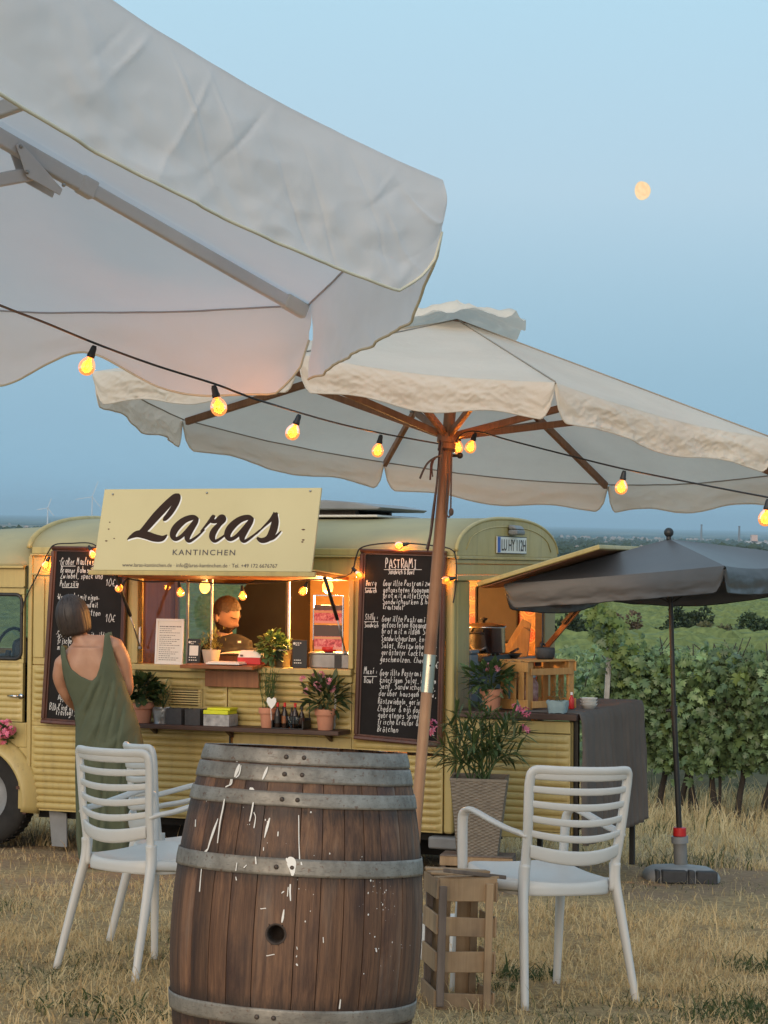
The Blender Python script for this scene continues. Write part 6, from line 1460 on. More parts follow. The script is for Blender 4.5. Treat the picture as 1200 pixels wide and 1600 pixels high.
sq = S(893, 1095, .30); t = empty('sauce_bottle', vplace(sq.x, .30, TT+.041), 'small red sauce bottle beside the honey coloured crate', 'bottle'); bottle(t, 0, 0, .017, .10, M['red'], M['white'])
sq = S(915, 1092, .35); t = empty('bowl_stack', vplace(sq.x, .42, TT+.041), 'white ribbed bowls stacked on the serving table', 'bowls')
for k in range(3): MB().lathe([(.03,.0),(.052,.03),(.054,.032),(.05,.032),(.028,.004)], 22, (0,0,.018*k)).obj('bowl', M['white'], t, smooth=True)
# inside the rear opening: stove, pot, bin, leaning boards
sv = empty('gas_stove', vplace(-.02, .80, 1.0005), 'low dark gas stove inside the rear opening', 'stove'); MB().box(-.24, .02, -.26, .30, 0, .035).obj('body', M['black'], sv, bevel=.006)
for k in range(4): MB().beam((-.2,-.12+.08*k,.042), (0,-.12+.08*k,.042), .008, .012).obj('grate_bar', M['steel'], sv)
pt = empty('cooking_pot', vplace(-.10, .84, 1.049) @ Matrix.Scale(1.18, 4), 'large shiny cooking pot with lid inside the rear opening', 'pot'); MB().lathe([(.112,0),(.118,.006),(.118,.135),(.123,.14),(.117,.141),(.115,.02)], 36).obj('body', M['chrome'], pt, smooth=True)
MB().lathe([(.122,.142),(.120,.147),(.06,.158),(0,.162)], 36, caps=False).obj('lid', M['steel'], pt, smooth=True); MB().lathe([(.008,.16),(.008,.172),(.020,.178),(.020,.186),(0,.19)], 14).obj('knob', M['black'], pt, smooth=True)
for s in (-1, 1): MB().tube(spline([(-.04,s*.118,.105),(-.03,s*.15,.11),(.03,s*.15,.11),(.04,s*.118,.105)], 5), .007, 8).obj('handle', M['black'], pt, smooth=True)
bn_ = empty('grey_bin', vplace(.0, .30, .76), 'grey blue plastic bin just inside the rear opening', 'bin'); MB().box(-.10, .015, -.02, .11, 0, .30).obj('body', basic('bin_grey', (.15,.18,.21), (.12,.145,.17), .5, 4), bn_, bevel=.01); MB().box(-.105, .02, -.025, .115, .301, .325).obj('lid', basic('bin_lid', (.16,.19,.22), (.13,.155,.18), .5, 4), bn_, bevel=.008)
wb_ = empty('chopping_boards', vplace(-.02, 1.55, 1.0005, .2), 'pale chopping boards leaning by the right post of the rear opening', 'boards')
for k in range(2): mb = MB(); mb.prism([(-.20+.05*k, -.03*k, 0), (-.01, -.03*k, 0), (.01, -.03*k, .22-.05*k), (-.05+.01*k, -.03*k, .25-.05*k)], (0, -.015, 0)); mb.obj('board', M['crate_wood'], wb_, bevel=.003)
pn_ = empty('black_pan', vplace(-.06, 1.15, 1.0005), 'shallow black pan beside the cooking pot', 'pan'); MB().lathe([(.08,0),(.11,.035),(.112,.035),(.08,.006),(0,.006)], 26).obj('body', M['black'], pn_, smooth=True); MB().tube([(.0,.10,.03),(.01,.24,.055)], .009, 8).obj('handle', M['black'], pn_, smooth=True)
# ------------------------------------------------------------------ oleander in the planter
random.seed(31)
ole = empty('oleander', plan.matrix_world @ Matrix.Translation((0,0,PH-.03)), 'oleander bush with narrow leaves and a few pink blooms in the wicker planter', 'plant')
oi = ole.matrix_world.inverted(); dO = (ole.matrix_world.translation-CAM).dot(F_)
def op(px, py, dy): return oi @ at(px, py, dO+dy)
LM = []
for w, c in ((.14,.10),(.16,.22),(.13,.05)):
    vs, fs = T_lance(w, c, 5); m_ = MB(); m_.add([(x*.115, y*.115, z*.115) for x, y, z in vs], fs); me_ = m_.mesh('leaf', M['leaf_ole'], True); LM.append(me_)
tips = [(690,1165,-.1),(684,1180,.0),(700,1130,-.05),(712,1115,.1),(722,1140,-.12),(735,1120,.05),(748,1100,.0),(757,1092,-.08),(765,1115,.1),(776,1150,-.12),(788,1135,.05),(800,1120,-.05),(812,1118,.05),(818,1145,-.08),(808,1175,-.1),(795,1180,.1),(740,1160,-.15),(755,1150,.12),(772,1170,-.15),(728,1175,.1),(716,1160,.15),(705,1190,-.12)]
stm = MB(); nleaf = 0
mat_list = []
for tx, ty, dy in tips:
    b = Vector((random.uniform(-.05,.05), random.uniform(-.05,.05), .0)); e = op(tx, ty, dy); mid = b.lerp(e, .5)+Vector((0,0,.05)); ps = spline([b, mid, e], 8); stm.tube(ps, [lerp(.0055,.0022, i/16) for i in range(17)], 5)
    for i in range(5, 17):
        for w in range(1 if i < 8 else 2):
            p = ps[i]; d0 = (ps[min(i+1,16)]-ps[i-1]).normalized(); a = random.uniform(0, 2*PI); o1 = d0.orthogonal().normalized(); o2 = d0.cross(o1)
            d = (d0*random.uniform(.45,1.0)+(o1*math.cos(a)+o2*math.sin(a))*random.uniform(.5,1.0)).normalized(); d.z -= random.uniform(0,.25); d.normalize()
            y = Vector((0,0,1)).cross(d); y = y.normalized() if y.length > 1e-3 else o1; z = d.cross(y); s = random.uniform(.7, 1.2)
            mat_list.append(Matrix(((d.x*s,y.x*s,z.x*s,p.x),(d.y*s,y.y*s,z.y*s,p.y),(d.z*s,y.z*s,z.z*s,p.z),(0,0,0,1))))
stm.obj('stems', M['leaf_mid'], ole, smooth=True)['kind'] = 'stuff'
random.shuffle(mat_list)
for mm_ in mat_list[:299]:
    o = bpy.data.objects.new('leaf', random.choice(LM)); COL.objects.link(o); o.parent = ole; o.matrix_local = mm_
if len(mat_list) > 299:
    lf = Leaves(); 
    for mm_ in mat_list[299:]: lf.put(mm_.translation, mm_.to_3x3() @ Vector((1,0,0)), .115*(mm_.to_3x3() @ Vector((1,0,0))).length, T_lance(.14,.12,4), up=mm_.to_3x3() @ Vector((0,0,1)), var=0)
    lf.obj('foliage', M['leaf_ole'], ole)
blossoms(ole, [tuple(op(675,1132,-.1)), tuple(op(672,1141,-.1)), tuple(op(806,1107,0)), tuple(op(821,1113,.0)), tuple(op(820,1140,-.05))], .033, M['pink'], n=8)

# ------------------------------------------------------------------ vines at the edge of the meadow
random.seed(41)
VL = []
for sc in (.085, .105, .070):
    vs, fs = T_lobed(); m_ = MB(); m_.add([(x*sc, y*sc*.95, z*sc) for x, y, z in vs], fs); VL.append((m_.mesh('leaf', M['leaf_vine'], True), m_.mesh('leaf', M['leaf_young'], True)))
def vine(x, y, label, nleaf, nobj, h0=.50, h1=1.62, half=.36, dy=.26, group='vines in the front row', young=.06):
    g = gz(x, y); t = empty('grape_vine', (x, y, g), label, 'vine', group)
    w = random.uniform(-.09,.09); tr = spline([(0,0,-.03),(w,.01,.22),(w*1.6+.02,.02,.45),(w,.03,.72),(w+.1,.03,.85)], 5)
    MB().tube(tr, [lerp(.030,.020, i/20)*(1+.18*random.random()) for i in range(21)], 8).obj('trunk', M['bark'], t, smooth=True)
    if random.random() < .45: MB().tube(spline([(.05+w,-.02,-.03),(.06+w,-.02,.35),(.02+w,0,.75)], 5), .016, 6).obj('trunk', M['bark'], t, smooth=True)
    cn = MB()
    for k in range(7): cn.tube(spline([(random.uniform(-half,half)*.6, random.uniform(-.05,.05), .75), (random.uniform(-half,half), random.uniform(-.12,.12), 1.15), (random.uniform(-half,half), random.uniform(-.15,.15), h1+random.uniform(-.05,.12))], 4), .005, 4)
    tag(cn.obj('canes', M['bark'], t, smooth=True), kind='stuff')
    lf = Leaves()
    def pos():
        z = lerp(h0, h1, random.random()**.85)+random.gauss(0,.04); return Vector((random.uniform(-half,half)*1.05, random.gauss(0, dy*.55)-(.04), z+.10*sn(x*3+random.random()*.2, z*2)))
    def dirn():
        d = Vector((random.gauss(0,.8), -abs(random.gauss(0,.7)), -.65+random.gauss(0,.6))); return d.normalized()
    for _ in range(nleaf):
        p = pos(); p.y += .10; lf.put(p, dirn(), random.uniform(.05,.105), LOBED, up=Vector((random.gauss(0,.9), -1, .55+random.gauss(0,.8))))
    lf.obj('foliage', M['leaf_vine'], t)
    for _ in range(nobj):
        p = pos(); p.y = -abs(p.y)-.06; p.z += (random.random() < .12)*random.uniform(0,.16); top = p.z > h1-.18; me_ = random.choice(VL)[1 if random.random() < (young+.35*top) else 0]; d = dirn(); up = Vector((random.gauss(0,.75), -1, .5+random.gauss(0,.7))); yv = up.cross(d).normalized(); z = d.cross(yv); s = random.uniform(.55, 1.2)
        o = bpy.data.objects.new('leaf', me_); COL.objects.link(o); o.parent = t; o.matrix_local = Matrix(((d.x*s,yv.x*s,z.x*s,p.x),(d.y*s,yv.y*s,z.y*s,p.y),(d.z*s,yv.z*s,z.z*s,p.z),(0,0,0,1)))
    return t
words = ['beside the leaning metal post at the left end of the row', 'second from the metal post, partly behind the grey tablecloth', 'third from the metal post, left of the black parasol pole', 'right behind the black parasol pole', 'first to the right of the black parasol pole', 'second to the right of the black parasol pole', 'third to the right of the black parasol pole', 'at the right edge of the photo']
pxs = [968, 1004, 1030, 1062, 1095, 1125, 1153, 1190]
for k, (px, wd) in enumerate(zip(pxs, words)):
    d = lerp(21.3, 20.4, k/7); q = at(px, 1200, d); vine(q.x, q.y, 'leafy grape vine '+wd, 820, 170, h0=random.uniform(.45,.66), h1=1.42+.24*random.random(), half=.30)
for k, wd in enumerate(('just outside the right edge', 'second outside the right edge')):
    q = at(1232+38*k, 1200, 20.2); vine(q.x, q.y, 'leafy grape vine '+wd+' of the photo', 300, 20, half=.32)
q = at(938, 1200, 22.4); vine(q.x, q.y, 'leafy grape vine behind the leaning metal post, left of the row', 500, 60, h1=1.5, half=.34)
# leaning steel post with a young shoot at the end of the row
pb0 = at(939, 1180, 20.9); gp0 = Vector((pb0.x, pb0.y, gz(pb0.x, pb0.y))); vpst = empty('vine_post', gp0, 'leaning galvanised steel post at the left end of the vine row', 'post'); vi = vpst.matrix_world.inverted()
MB().beam((0,0,-.05), vi @ at(953, 1000, 20.9), .055, .03, (0,1,0)).obj('profile', M['steel'], vpst, bevel=.004); MB().beam(Vector((.0,-.018,.0)), (vi @ at(953, 1002, 20.9))+Vector((0,-.018,0)), .018, .012, (0,1,0)).obj('rib', M['steel'], vpst)
random.seed(43)
sh0 = empty('vine_shoot', gp0, 'pale young vine shoot climbing high above the metal post', 'vine'); path = spline([vi @ at(*p) for p in ((985,1050,20.9),(970,1022,20.9),(956,985,20.9),(940,958,20.9),(924,928,20.9))], 6); MB().tube(path, .006, 6).obj('cane', M['leaf_young'], sh0, smooth=True)
for i in range(200):
    k = random.random()**.9; p = path[min(len(path)-1, int(k*len(path)))]+Vector((random.gauss(0, lerp(.15,.035,k)), random.gauss(0,.08), random.gauss(0,.05))); d = Vector((random.gauss(0,.7), -abs(random.gauss(0,.6)), -.5+random.gauss(0,.6))).normalized(); up = Vector((random.gauss(0,.5), -1, .5)); yv = up.cross(d).normalized(); z = d.cross(yv); s = random.uniform(.65, 1.25)
    o = bpy.data.objects.new('leaf', random.choice(VL)[1 if random.random() < .25+.75*k else 0]); COL.objects.link(o); o.parent = sh0; o.matrix_local = Matrix(((d.x*s,yv.x*s,z.x*s,p.x),(d.y*s,yv.y*s,z.y*s,p.y),(d.z*s,yv.z*s,z.z*s,p.z),(0,0,0,1)))
# rows behind, each a mass of leaves
for r in range(5):
    lf = Leaves(); y0 = 24.2+2.4*r
    x0, x1 = at(880-14*r, 1000, y0).x, at(1215, 1000, y0).x; n = int((x1-x0)*600)
    for _ in range(n):
        x = random.uniform(x0, x1); y = y0+random.gauss(0,.16); h = 1.60+.16*sn(x*1.7, r*5.1)+.06*sn(x*6, r)
        z = gz(x, y)+h*random.random()**.45 if random.random() < .75 else gz(x, y)+h+random.gauss(0,.05)
        lf.put((x, y, max(z, gz(x, y)+.5)), Vector((random.gauss(0,.6), -abs(random.gauss(0,.5)), -.6+random.gauss(0,.5))), random.uniform(.07,.12), LOBED, up=Vector((random.gauss(0,.5), -1, .6)))
    lf.obj('vine_row', M['leaf_vine'], None)
# far plots: low hedges of vines across the slope, joined
fv = basic('far_vine_rows', (.17,.22,.075), (.07,.105,.035), .9, 2.2, .5, 3)
mb = MB(); y = 46.0
while y < 235:
    w = .27*y+4; nx = int(min(200, 2*w/.55)); ph = y*1.7
    if 138 < y < 150: y += 3; continue
    def rf_(i, j):
        x = -w+2*w*i; h = 1.25+.35*sn(x*.55, ph)+.25*sn(x*2.1, ph); prof = [(-.45,.1),(-.40,.75),(-.12,1.0),(.18,.95),(.42,.6)]; a, b = prof[int(round(j*4))]; return Vector((x, y+a*(1+.5*sn(x*1.3, ph+j*3)), gz(x, y)+h*b*(1+.25*sn(x*2.7, ph, j*4))))
    mb.grid(rf_, nx, 4); y += 2.3 if y < 130 else 3.1
tag(mb.obj('far_vine_rows', fv), kind='stuff')
# bushes between the plots
def far_bush(px, py, d, w, h, m, label, n=900, L=.16, trunk=True):
    q = at(px, py, d); z = gz(q.x, q.y); t = empty('bush', (q.x, q.y, z-.1), label, 'bush', 'bushes between the vineyard plots'); lf = Leaves(); lobes = [(random.uniform(-.5,.5)*w, random.uniform(-.3,.3)*w, random.uniform(.35,.72)*h, random.uniform(.22,.36)) for _ in range(9)]
    for _ in range(n):
        lx, ly, lz, lr = random.choice(lobes); dv = rdir(.2); k = lerp(.55,1, random.random()**.5); p = Vector((lx+dv.x*lr*w*k, ly+dv.y*lr*w*k, max(.05, lz+dv.z*lr*h*k))); lf.put(p, dv+rdir(0)*.7, L*random.uniform(.7,1.6), ROUND, up=rdir(.4))
    lf.obj('foliage', m, t); MB().tube([(0,0,0),(.05,0,h*.5)], [.09,.04], 6).obj('trunk', M['bark'], t)
ld = leafmat('far_dark_bush', (.020,.038,.016), (.034,.055,.022), .7, .1); lo = leafmat('far_olive_bush', (.060,.070,.028), (.085,.085,.038), .7, .1); lr_ = leafmat('far_reddish_bush', (.085,.055,.032), (.06,.05,.03), .7, .1)
for a in ((896,1000,112,1.9,2.3,ld,'dark green bush beyond the vines, left of the young shoot',1500), (984,990,122,1.5,2.3,lr_,'reddish brown bush between the vineyard plots',900), (1010,996,124,1.6,1.3,ld,'low dark bush right of the reddish one',700), (1050,995,124,1.1,1.6,ld,'small dark bush behind the parasol pole',600), (1078,990,126,1.9,2.7,ld,'tall dark bush right of the parasol pole',1500), (1118,992,124,1.7,2.0,lo,'olive bush right of the tall dark one',1000), (1146,993,126,1.4,1.4,lo,'low olive bush in the middle of the hedge',700), (1188,992,126,2.2,2.5,ld,'dark bush at the right edge of the photo',1300)): far_bush(*a)
# ------------------------------------------------------------------ people
def head_verts(nu=56, nv=44, off=0.0, mask=None, fn=None):
    """a head about .23 tall round the origin: x right, y the way it faces, z up"""
    vs, keep = [], []
    for j in range(nv+1):
        b = PI*j/nv
        for i in range(nu):
            a = 2*PI*i/nu; x, y, z = math.sin(b)*math.cos(a), math.sin(b)*math.sin(a), -math.cos(b)
            fr = max(0, y)**.7; low = max(0, -z)
            rx, ry, rz = .074*(1-.22*low**1.4), .094*(1-.10*low), .116
            px, py, pz = x*rx, y*ry, z*rz
            if y < 0 and z < -.1: py *= 1-.35*min(1, (-z-.1)*1.3)           # nape
            g = lambda cx, cz, sx, sz: math.exp(-((x-cx)/sx)**2-((z-cz)/sz)**2)*fr
            py += .032*g(0, -.16, .11, .15) + .010*g(0, .06, .10, .2)        # nose, bridge
            py += .008*g(0, .24, .5, .12)                                      # brow
            py -= .012*(g(.36, .06, .16, .12)+g(-.36, .06, .16, .12))         # eye sockets
            py += .007*(g(0, -.46, .18, .06)+g(0, -.56, .16, .06)) - .004*g(0, -.51, .2, .02)   # lips
            py += .012*g(0, -.80, .25, .14)                                    # chin
            py += .005*(g(.45, -.2, .2, .2)+g(-.45, -.2, .2, .2))             # cheeks
            n = Vector((x/rx, y/ry, z/rz)).normalized(); o = off(x, y, z) if callable(off) else off
            vs.append(Vector((px, py, pz))+n*o); keep.append(mask is None or mask(x, y, z))
    fs = []
    for j in range(nv):
        for i in range(nu):
            q = (j*nu+i, j*nu+(i+1) % nu, (j+1)*nu+(i+1) % nu, (j+1)*nu+i)
            if all(keep[k] for k in q): fs.append(q)
    return vs, fs
def hand(mb, wrist, d, palmn, size=.17, curl=.5, side=1):
    d = Vector(d).normalized(); n = Vector(palmn); n = (n-d*n.dot(d)).normalized(); s = d.cross(n)*side; w = Vector(wrist); k = size/.18
    mb.tube([w-d*.01, w+d*.03*k, w+d*.07*k, w+d*.09*k], [.024*k,.036*k,.040*k,.036*k], 10, ry=[.017*k,.016*k,.014*k,.011*k], up=n)
    for q, (o, L) in enumerate(((-.030,.065),(-.010,.078),(.011,.074),(.030,.058))):
        p = w+d*.085*k+s*o*k; a = 0; pts = [p]; 
        for seg in range(3): a += curl*(.6+.25*seg); p = p+(d*math.cos(a)+n*math.sin(a))*(L*k*(.45,.31,.24)[seg]); pts.append(p)
        mb.tube(spline(pts, 3), [.0095*k]*4+[.0088*k]*3+[.0075*k]*3, 7)
    p = w+d*.025*k-s*.030*k; mb.tube(spline([p, p+(d*.6-s*.7)*.035*k, p+(d*.95-s*.5+n*.25)*.062*k, p+(d+n*.4-s*.2)*.085*k], 3), [.013*k]*4+[.011*k]*3+[.009*k]*3, 7)
def skin_obj(mb, name, mat, parent, vox=.0075, smooth=4):
    o = mb.obj(name, mat, parent, smooth=True); md = o.modifiers.new('remesh', 'REMESH'); md.mode = 'VOXEL'; md.voxel_size = vox; md.use_smooth_shade = True
    m2 = o.modifiers.new('smooth', 'SMOOTH'); m2.iterations = smooth; m2.factor = .5; return o
# --- woman reading the left board
dW = 12.56; wg = ground_at(150, 1369); wy = dW
wm = empty('person', Matrix.Translation((at(150, 1369, dW).x, dW, gz(at(150,1369,dW).x, dW))), 'woman with dark bob in long olive dress, back to the viewer, reading the board', 'person')
wi_ = wm.matrix_world.inverted()
def P(px, py, dy=0): return wi_ @ at(px, py, dW+dy)
rows = [(990,96,184,.085),(1008,94,186,.092),(1037,96,188,.098),(1060,101,193,.098),(1080,107,199,.096),(1103,117,207,.100),(1137,119,218,.125),(1160,118.5,223,.135),(1200,118.5,226,.135),(1260,119,228,.14),(1310,120,231,.15),(1345,124,233,.155)]
def row(py):
    for a, b in zip(rows[:-1], rows[1:]):
        if py <= b[0]: t = max(0, (py-a[0])/(b[0]-a[0])); return [lerp(a[k], b[k], t) for k in (1, 2, 3)]
    return list(rows[-1][1:])
body = MB()
def torso(i, j):
    py = lerp(1010, 1185, j); xl, xr, dp = row(py); c = (xl+xr)/2; k = .44 if py < 1010 else lerp(.66, .95, min(1, (py-1010)/36)); a = 2*PI*i
    e = lambda v: math.copysign(abs(v)**.9, v)
    hw = (xr-xl)/2*k*(.97 if py > 1060 else .99); q = P(c+hw*e(math.cos(a)), py, 0); q.y += dp*.93*e(math.sin(a)); 
    sp_ = math.exp(-((i-.75)/.03)**2); q.y += .008*sp_                                                 # spine hollow
    for cx in (.66, .84): q.y -= .010*math.exp(-((i-cx)/.05)**2-((py-1040)/14)**2)                      # shoulder blades
    return q
tg = MB().grid(torso, 40, 24, True); body.add(tg.v, tg.f+[tuple(range(40))[::-1], tuple(24*40+k for k in range(40))])
nk = [P(139,1026,.0), P(134,1012,.0), P(128,1002,.01), P(122,990,.02), P(117,975,.03)]; body.tube(nk, [.085,.060,.050,.047,.047], 14, ry=[.06,.052,.048,.046,.046])
shl, shr = P(97,1037,.01), P(181,1010,.01)
body.tube([P(139,1028,0), P(118,1026,0), shl], [.060,.058,.048], 12, ry=[.07,.062,.048]); body.tube([P(139,1024,0), P(160,1012,0), shr], [.062,.060,.050], 12, ry=[.07,.062,.050])
body.sphere(shl, .0485, 14, 10); body.sphere(shr, .0505, 14, 10); body.tube([P(128,1002,.01), P(150,1003,.01), P(170,1003,.01), shr+Vector((0,0,.004))], [.045,.042,.043,.046], 12); body.tube([P(126,1008,.01), P(112,1022,.01), shl+Vector((0,0,.004))], [.045,.042,.045], 12)
ela, wra = P(104,1086,.06), P(132,1112,.24); body.tube(spline([shl, P(93,1056,.02), P(97,1072,.04), ela, P(114,1100,.14), wra], 5), [lerp(.047,.027, i/25) for i in range(26)], 12)
elb, wrb = P(199,1079,.06), P(166,1085,.26); body.tube(spline([shr, P(192,1030,.02), P(197,1055,.04), elb, P(186,1088,.15), wrb], 5), [lerp(.049,.027, i/25) for i in range(26)], 12)
hand(body, wra, (1,.25,.1), (0,-.3,1), .16, .5, 1); hand(body, wrb, (-1,.25,-.05), (0,-.3,1), .16, .5, -1)
for hx, kx, ax, s in ((150,148,141,-1), (190,190,183,1)):
    body.tube(spline([P(hx,1165,.0), P(kx,1225,.02), P(kx,1265,.015), P((kx+ax)/2,1310,-.01), P(ax,1352,.0)], 4), [lerp(.085,.036, min(1, i/13)) for i in range(17)], 12)
    an = P(ax,1352,.0); an.z = max(an.z, .055); body.tube([an+Vector((0,-.035,-.03)), an+Vector((0,.03,-.028)), an+Vector((s*.01,.12,-.042)), an+Vector((s*.012,.18,-.045))], [.030,.036,.042,.030], 10, ry=[.026,.026,.018,.012], up=(0,0,1))
    for k in range(5): p = an+Vector((s*.012+(k-2)*.016,.185-.006*abs(k-2),-.046)); body.tube([p-Vector((0,.02,0)), p+Vector((0,.018,-.002))], [.010,.008], 6)
hv, hf2 = head_verts(); HM = Matrix.Rotation(math.radians(-10), 3, 'Y') @ Matrix.Rotation(math.radians(-28), 3, 'Z') @ Matrix.Rotation(math.radians(8), 3, 'X'); hc_ = P(115,963,.03)
body.add([HM @ v+hc_ for v in hv], hf2)
for s in (-1, 1): body.sphere(HM @ Vector((s*.077,-.005,-.012))+hc_, .03, 8, 8, (.35,.7,1))
skin_obj(body, 'body', M['skin'], wm, .0075, 9)
for s in (-1, 1): MB().sphere(HM @ Vector((s*.029,.082,.007))+hc_, .011, 10, 8).obj('eye', M['white'], wm, smooth=True)
# bob: shell over crown, back and sides, ends cut straight at the nape
hair = MB()
def hairfn(i, j):
    a = lerp(-PI*1.16, PI*.16, i); x, y = math.cos(a), math.sin(a)      # from one temple round the back to the other
    t = j; b = lerp(0, PI*.60, t); z = math.cos(b); s = math.sin(b)
    p = Vector((x*s*.090, y*s*.106-.006, z*.130))
    if t > .72: k = (t-.72)/.28; p.z -= k*(.058+.012*sn(i*11)); p.x *= 1-.10*k*k; p.y *= 1-.16*k*k*(1 if y < 0 else .2)
    p *= 1+.030*sn(i*38, t*1.4, 2)+.018*sn(i*90, t*2, 5); return HM @ p+hc_
hair.grid(hairfn, 90, 22); hair.obj('hair', M['hair_dark'], wm, smooth=True, solid=.014)
st_ = MB()
for k in range(260):
    i0 = random.random(); di = random.gauss(0,.012); j0 = random.uniform(0,.5); j1 = random.uniform(.9,1.04); lf_ = random.uniform(1.004, 1.035)
    st_.tube([hc_+(hairfn(min(1, max(0, i0+di*t)), min(1, lerp(j0, j1, t)))-hc_)*(lf_+.03*max(0,t-.8)*random.random())-Vector((0,0,max(0, lerp(j0,j1,t)-1)*.4)) for t in (0,.25,.5,.75,.9,1)], [.0012,.0022,.0024,.0022,.0018,.0006], 4, caps=False)
tag(st_.obj('hair_strands', basic('hair_strands', (.05,.035,.028), (.022,.015,.012), .45, 30), wm, smooth=True), kind='stuff')
# dress
def ztop(sx):
    pts = [(-1.0,1082),(-.985,1056),(-.965,1016),(-.94,1008),(-.80,1010),(-.765,1028),(-.62,1044),(-.35,1055),(-.08,1061),(.02,1061.5),(.18,1055),(.34,1042),(.48,1022),(.545,1000),(.57,989),(.73,988),(.77,1003),(.85,1024),(.93,1040),(1.0,1062)]
    for a, b in zip(pts[:-1], pts[1:]):
        if sx <= b[0]: return lerp(a[1], b[1], (sx-a[0])/(b[0]-a[0]))
    return 1062
FOLDS = [(146,1066,121,1118,.009),(162,1058,124,1150,.010),(178,1062,146,1185,.010),(188,1070,168,1170,.007),(196,1095,180,1200,.007),(215,1140,196,1240,.008),(140,1180,133,1300,.010),(168,1190,160,1320,.011),(196,1190,190,1320,.011),(216,1190,212,1320,.009),(152,1120,128,1180,.007)]
def dressfn(i, j):
    ang = 2*PI*i; sx = math.cos(ang); back = math.sin(ang) < 0; top = ztop(sx) if back or -.97 < sx < -.77 or .55 < sx < .77 else lerp(1040, ztop(sx), abs(sx)**6)
    py = lerp(top, 1342+3*math.sin(ang*3), j**.9); xl, xr, dp = row(py); c, hw = (xl+xr)/2, (xr-xl)/2
    lowk = max(0, (py-1150)/190); 
    q = P(c+hw*1.005*sx, py, 0); yy = dp*math.copysign(abs(math.sin(ang))**.92, math.sin(ang))
    if py < 1040 and back: yy *= lerp(.72, 1, max(0, (py-990)/50))
    q.y += yy*1.03
    f = .026*lowk*math.sin(ang*9+1.5*sn(ang, lowk*2))+.012*lowk*sn(ang*4, lowk*1.5, 3)+.004*sn(ang*3+py*.03, py*.02, 9)
    if back:
        xx = c+hw*sx
        for x0, y0, x1, y1, am in FOLDS:
            t = max(0, min(1, ((xx-x0)*(x1-x0)+(py-y0)*(y1-y0))/((x1-x0)**2+(y1-y0)**2))); ex, ey = xx-x0-t*(x1-x0), py-y0-t*(y1-y0); d_ = math.hypot(ex, ey)*(1 if ex*(y1-y0)-ey*(x1-x0) > 0 else -1)
            q.y += am*(math.exp(-(d_/2.6)**2)-.6*math.exp(-((d_-5)/4)**2))*math.sin(PI*min(1, max(0, .12+t*.76)))
    dg = py*.085+sx*4.2+.8*sn(sx*2, py*.02, 1); q.y += -.011*max(0, math.sin(dg*1.6))**1.5*(.6+.6*sn(sx*2, py*.02, 5))*(1 if 1060 < py < 1180 else .3)          # pulled diagonal folds
    q.y += f*(1 if not back else -1); q.x += f*.5*sx; return q
MB().grid(dressfn, 200, 130, True).obj('dress', M['dress'], wm, smooth=True, solid=.004)

# --- man working inside the hatch
dM = 13.75
mo_ = VM @ Vector((-2.0, 1.0, .05)); mq = at(352, 1010, dM)
man = empty('person', Matrix.Translation((mq.x, mq.y, (VM @ Vector((0,0,.05))).z)), 'bearded man with short brown hair in black shirt looking down inside the hatch', 'person'); mi = man.matrix_world.inverted()
def Q(px, py, dy=0): return mi @ at(px, py, dM+dy)
mhc = Q(353,961,0); face = Vector((.80,-.52,-.48)).normalized()
MZ = (Vector((.10,-.25,1))-face*Vector((.10,-.25,1)).dot(face)).normalized(); MX = face.cross(MZ); MH = Matrix((MX, face, MZ)).transposed()*1.04
mb = MB(); hv, hf2 = head_verts(); mb.add([MH @ v+mhc for v in hv], hf2)
mb.tube([Q(350,972,.05), Q(350,990,.05), Q(352,1006,.04)], [.052,.056,.075], 14)
for s in (-1, 1): mb.sphere(MH @ Vector((s*.078,-.004,-.01))+mhc, .03, 8, 8, (.4,.7,1))
feet = mi @ Vector((0,0,0))
shL, shR = Q(329,1012,.05), Q(389,1016,.0)
wL, wR = Q(360,1062,-.32), Q(408,1058,-.30)
mb.tube(spline([shL, Q(326,1050,.0), Q(345,1060,-.15), wL], 5), [lerp(.05,.03, i/15) for i in range(16)], 10); mb.tube(spline([shR, Q(398,1050,-.05), Q(405,1058,-.18), wR], 5), [lerp(.05,.03, i/15) for i in range(16)], 10)
hand(mb, wL, (.5,-.8,-.1), (0,0,-1), .18, .5, 1); hand(mb, wR, (-.2,-.9,-.1), (0,0,-1), .18, .5, -1)
tp = Q(358,1010,.04); mb.tube([tp, Vector((tp.x, tp.y+.03, tp.z-.25)), Vector((tp.x-.01, tp.y+.06, .92))], [.13,.15,.15], 14, ry=[.09,.11,.11])
for s in (-1, 1):
    hx = tp.x+s*.09; mb.tube([(hx, tp.y+.06, .95), (hx, tp.y+.07, .5), (hx, tp.y+.06, .07)], [.09,.065,.045], 10); mb.tube([(hx, tp.y+.10, .04), (hx, tp.y-.14, .03)], [.04,.035], 8)
skin_obj(mb, 'body', M['skin_man'], man, .008, 3)
hm_ = lambda off, mask: [[MH @ v+mhc for v in r] if k == 0 else r for k, r in enumerate(head_verts(64, 48, off, mask))]
v_, f_ = hm_(lambda x, y, z: .008+.004*max(0, z)+.006*sn(x*16, y*16, z*9), lambda x, y, z: (z > .56 and y < .9) or (z > .40 and y < .55) or (z > .0 and y < .18) or (z > -.32 and y < -.32)); MB().add(v_, f_).obj('hair', M['hair_brown'], man, smooth=True)
v_, f_ = hm_(lambda x, y, z: .0070+.005*sn(x*22, y*22, z*22), lambda x, y, z: (z < -.30 and y > -.05 and not (abs(x) < .22 and -.58 < z < -.44)) or (z < -.05 and -.1 < y < .22 and abs(x) > .55) ); MB().add(v_, f_).obj('beard', M['hair_brown'], man, smooth=True)
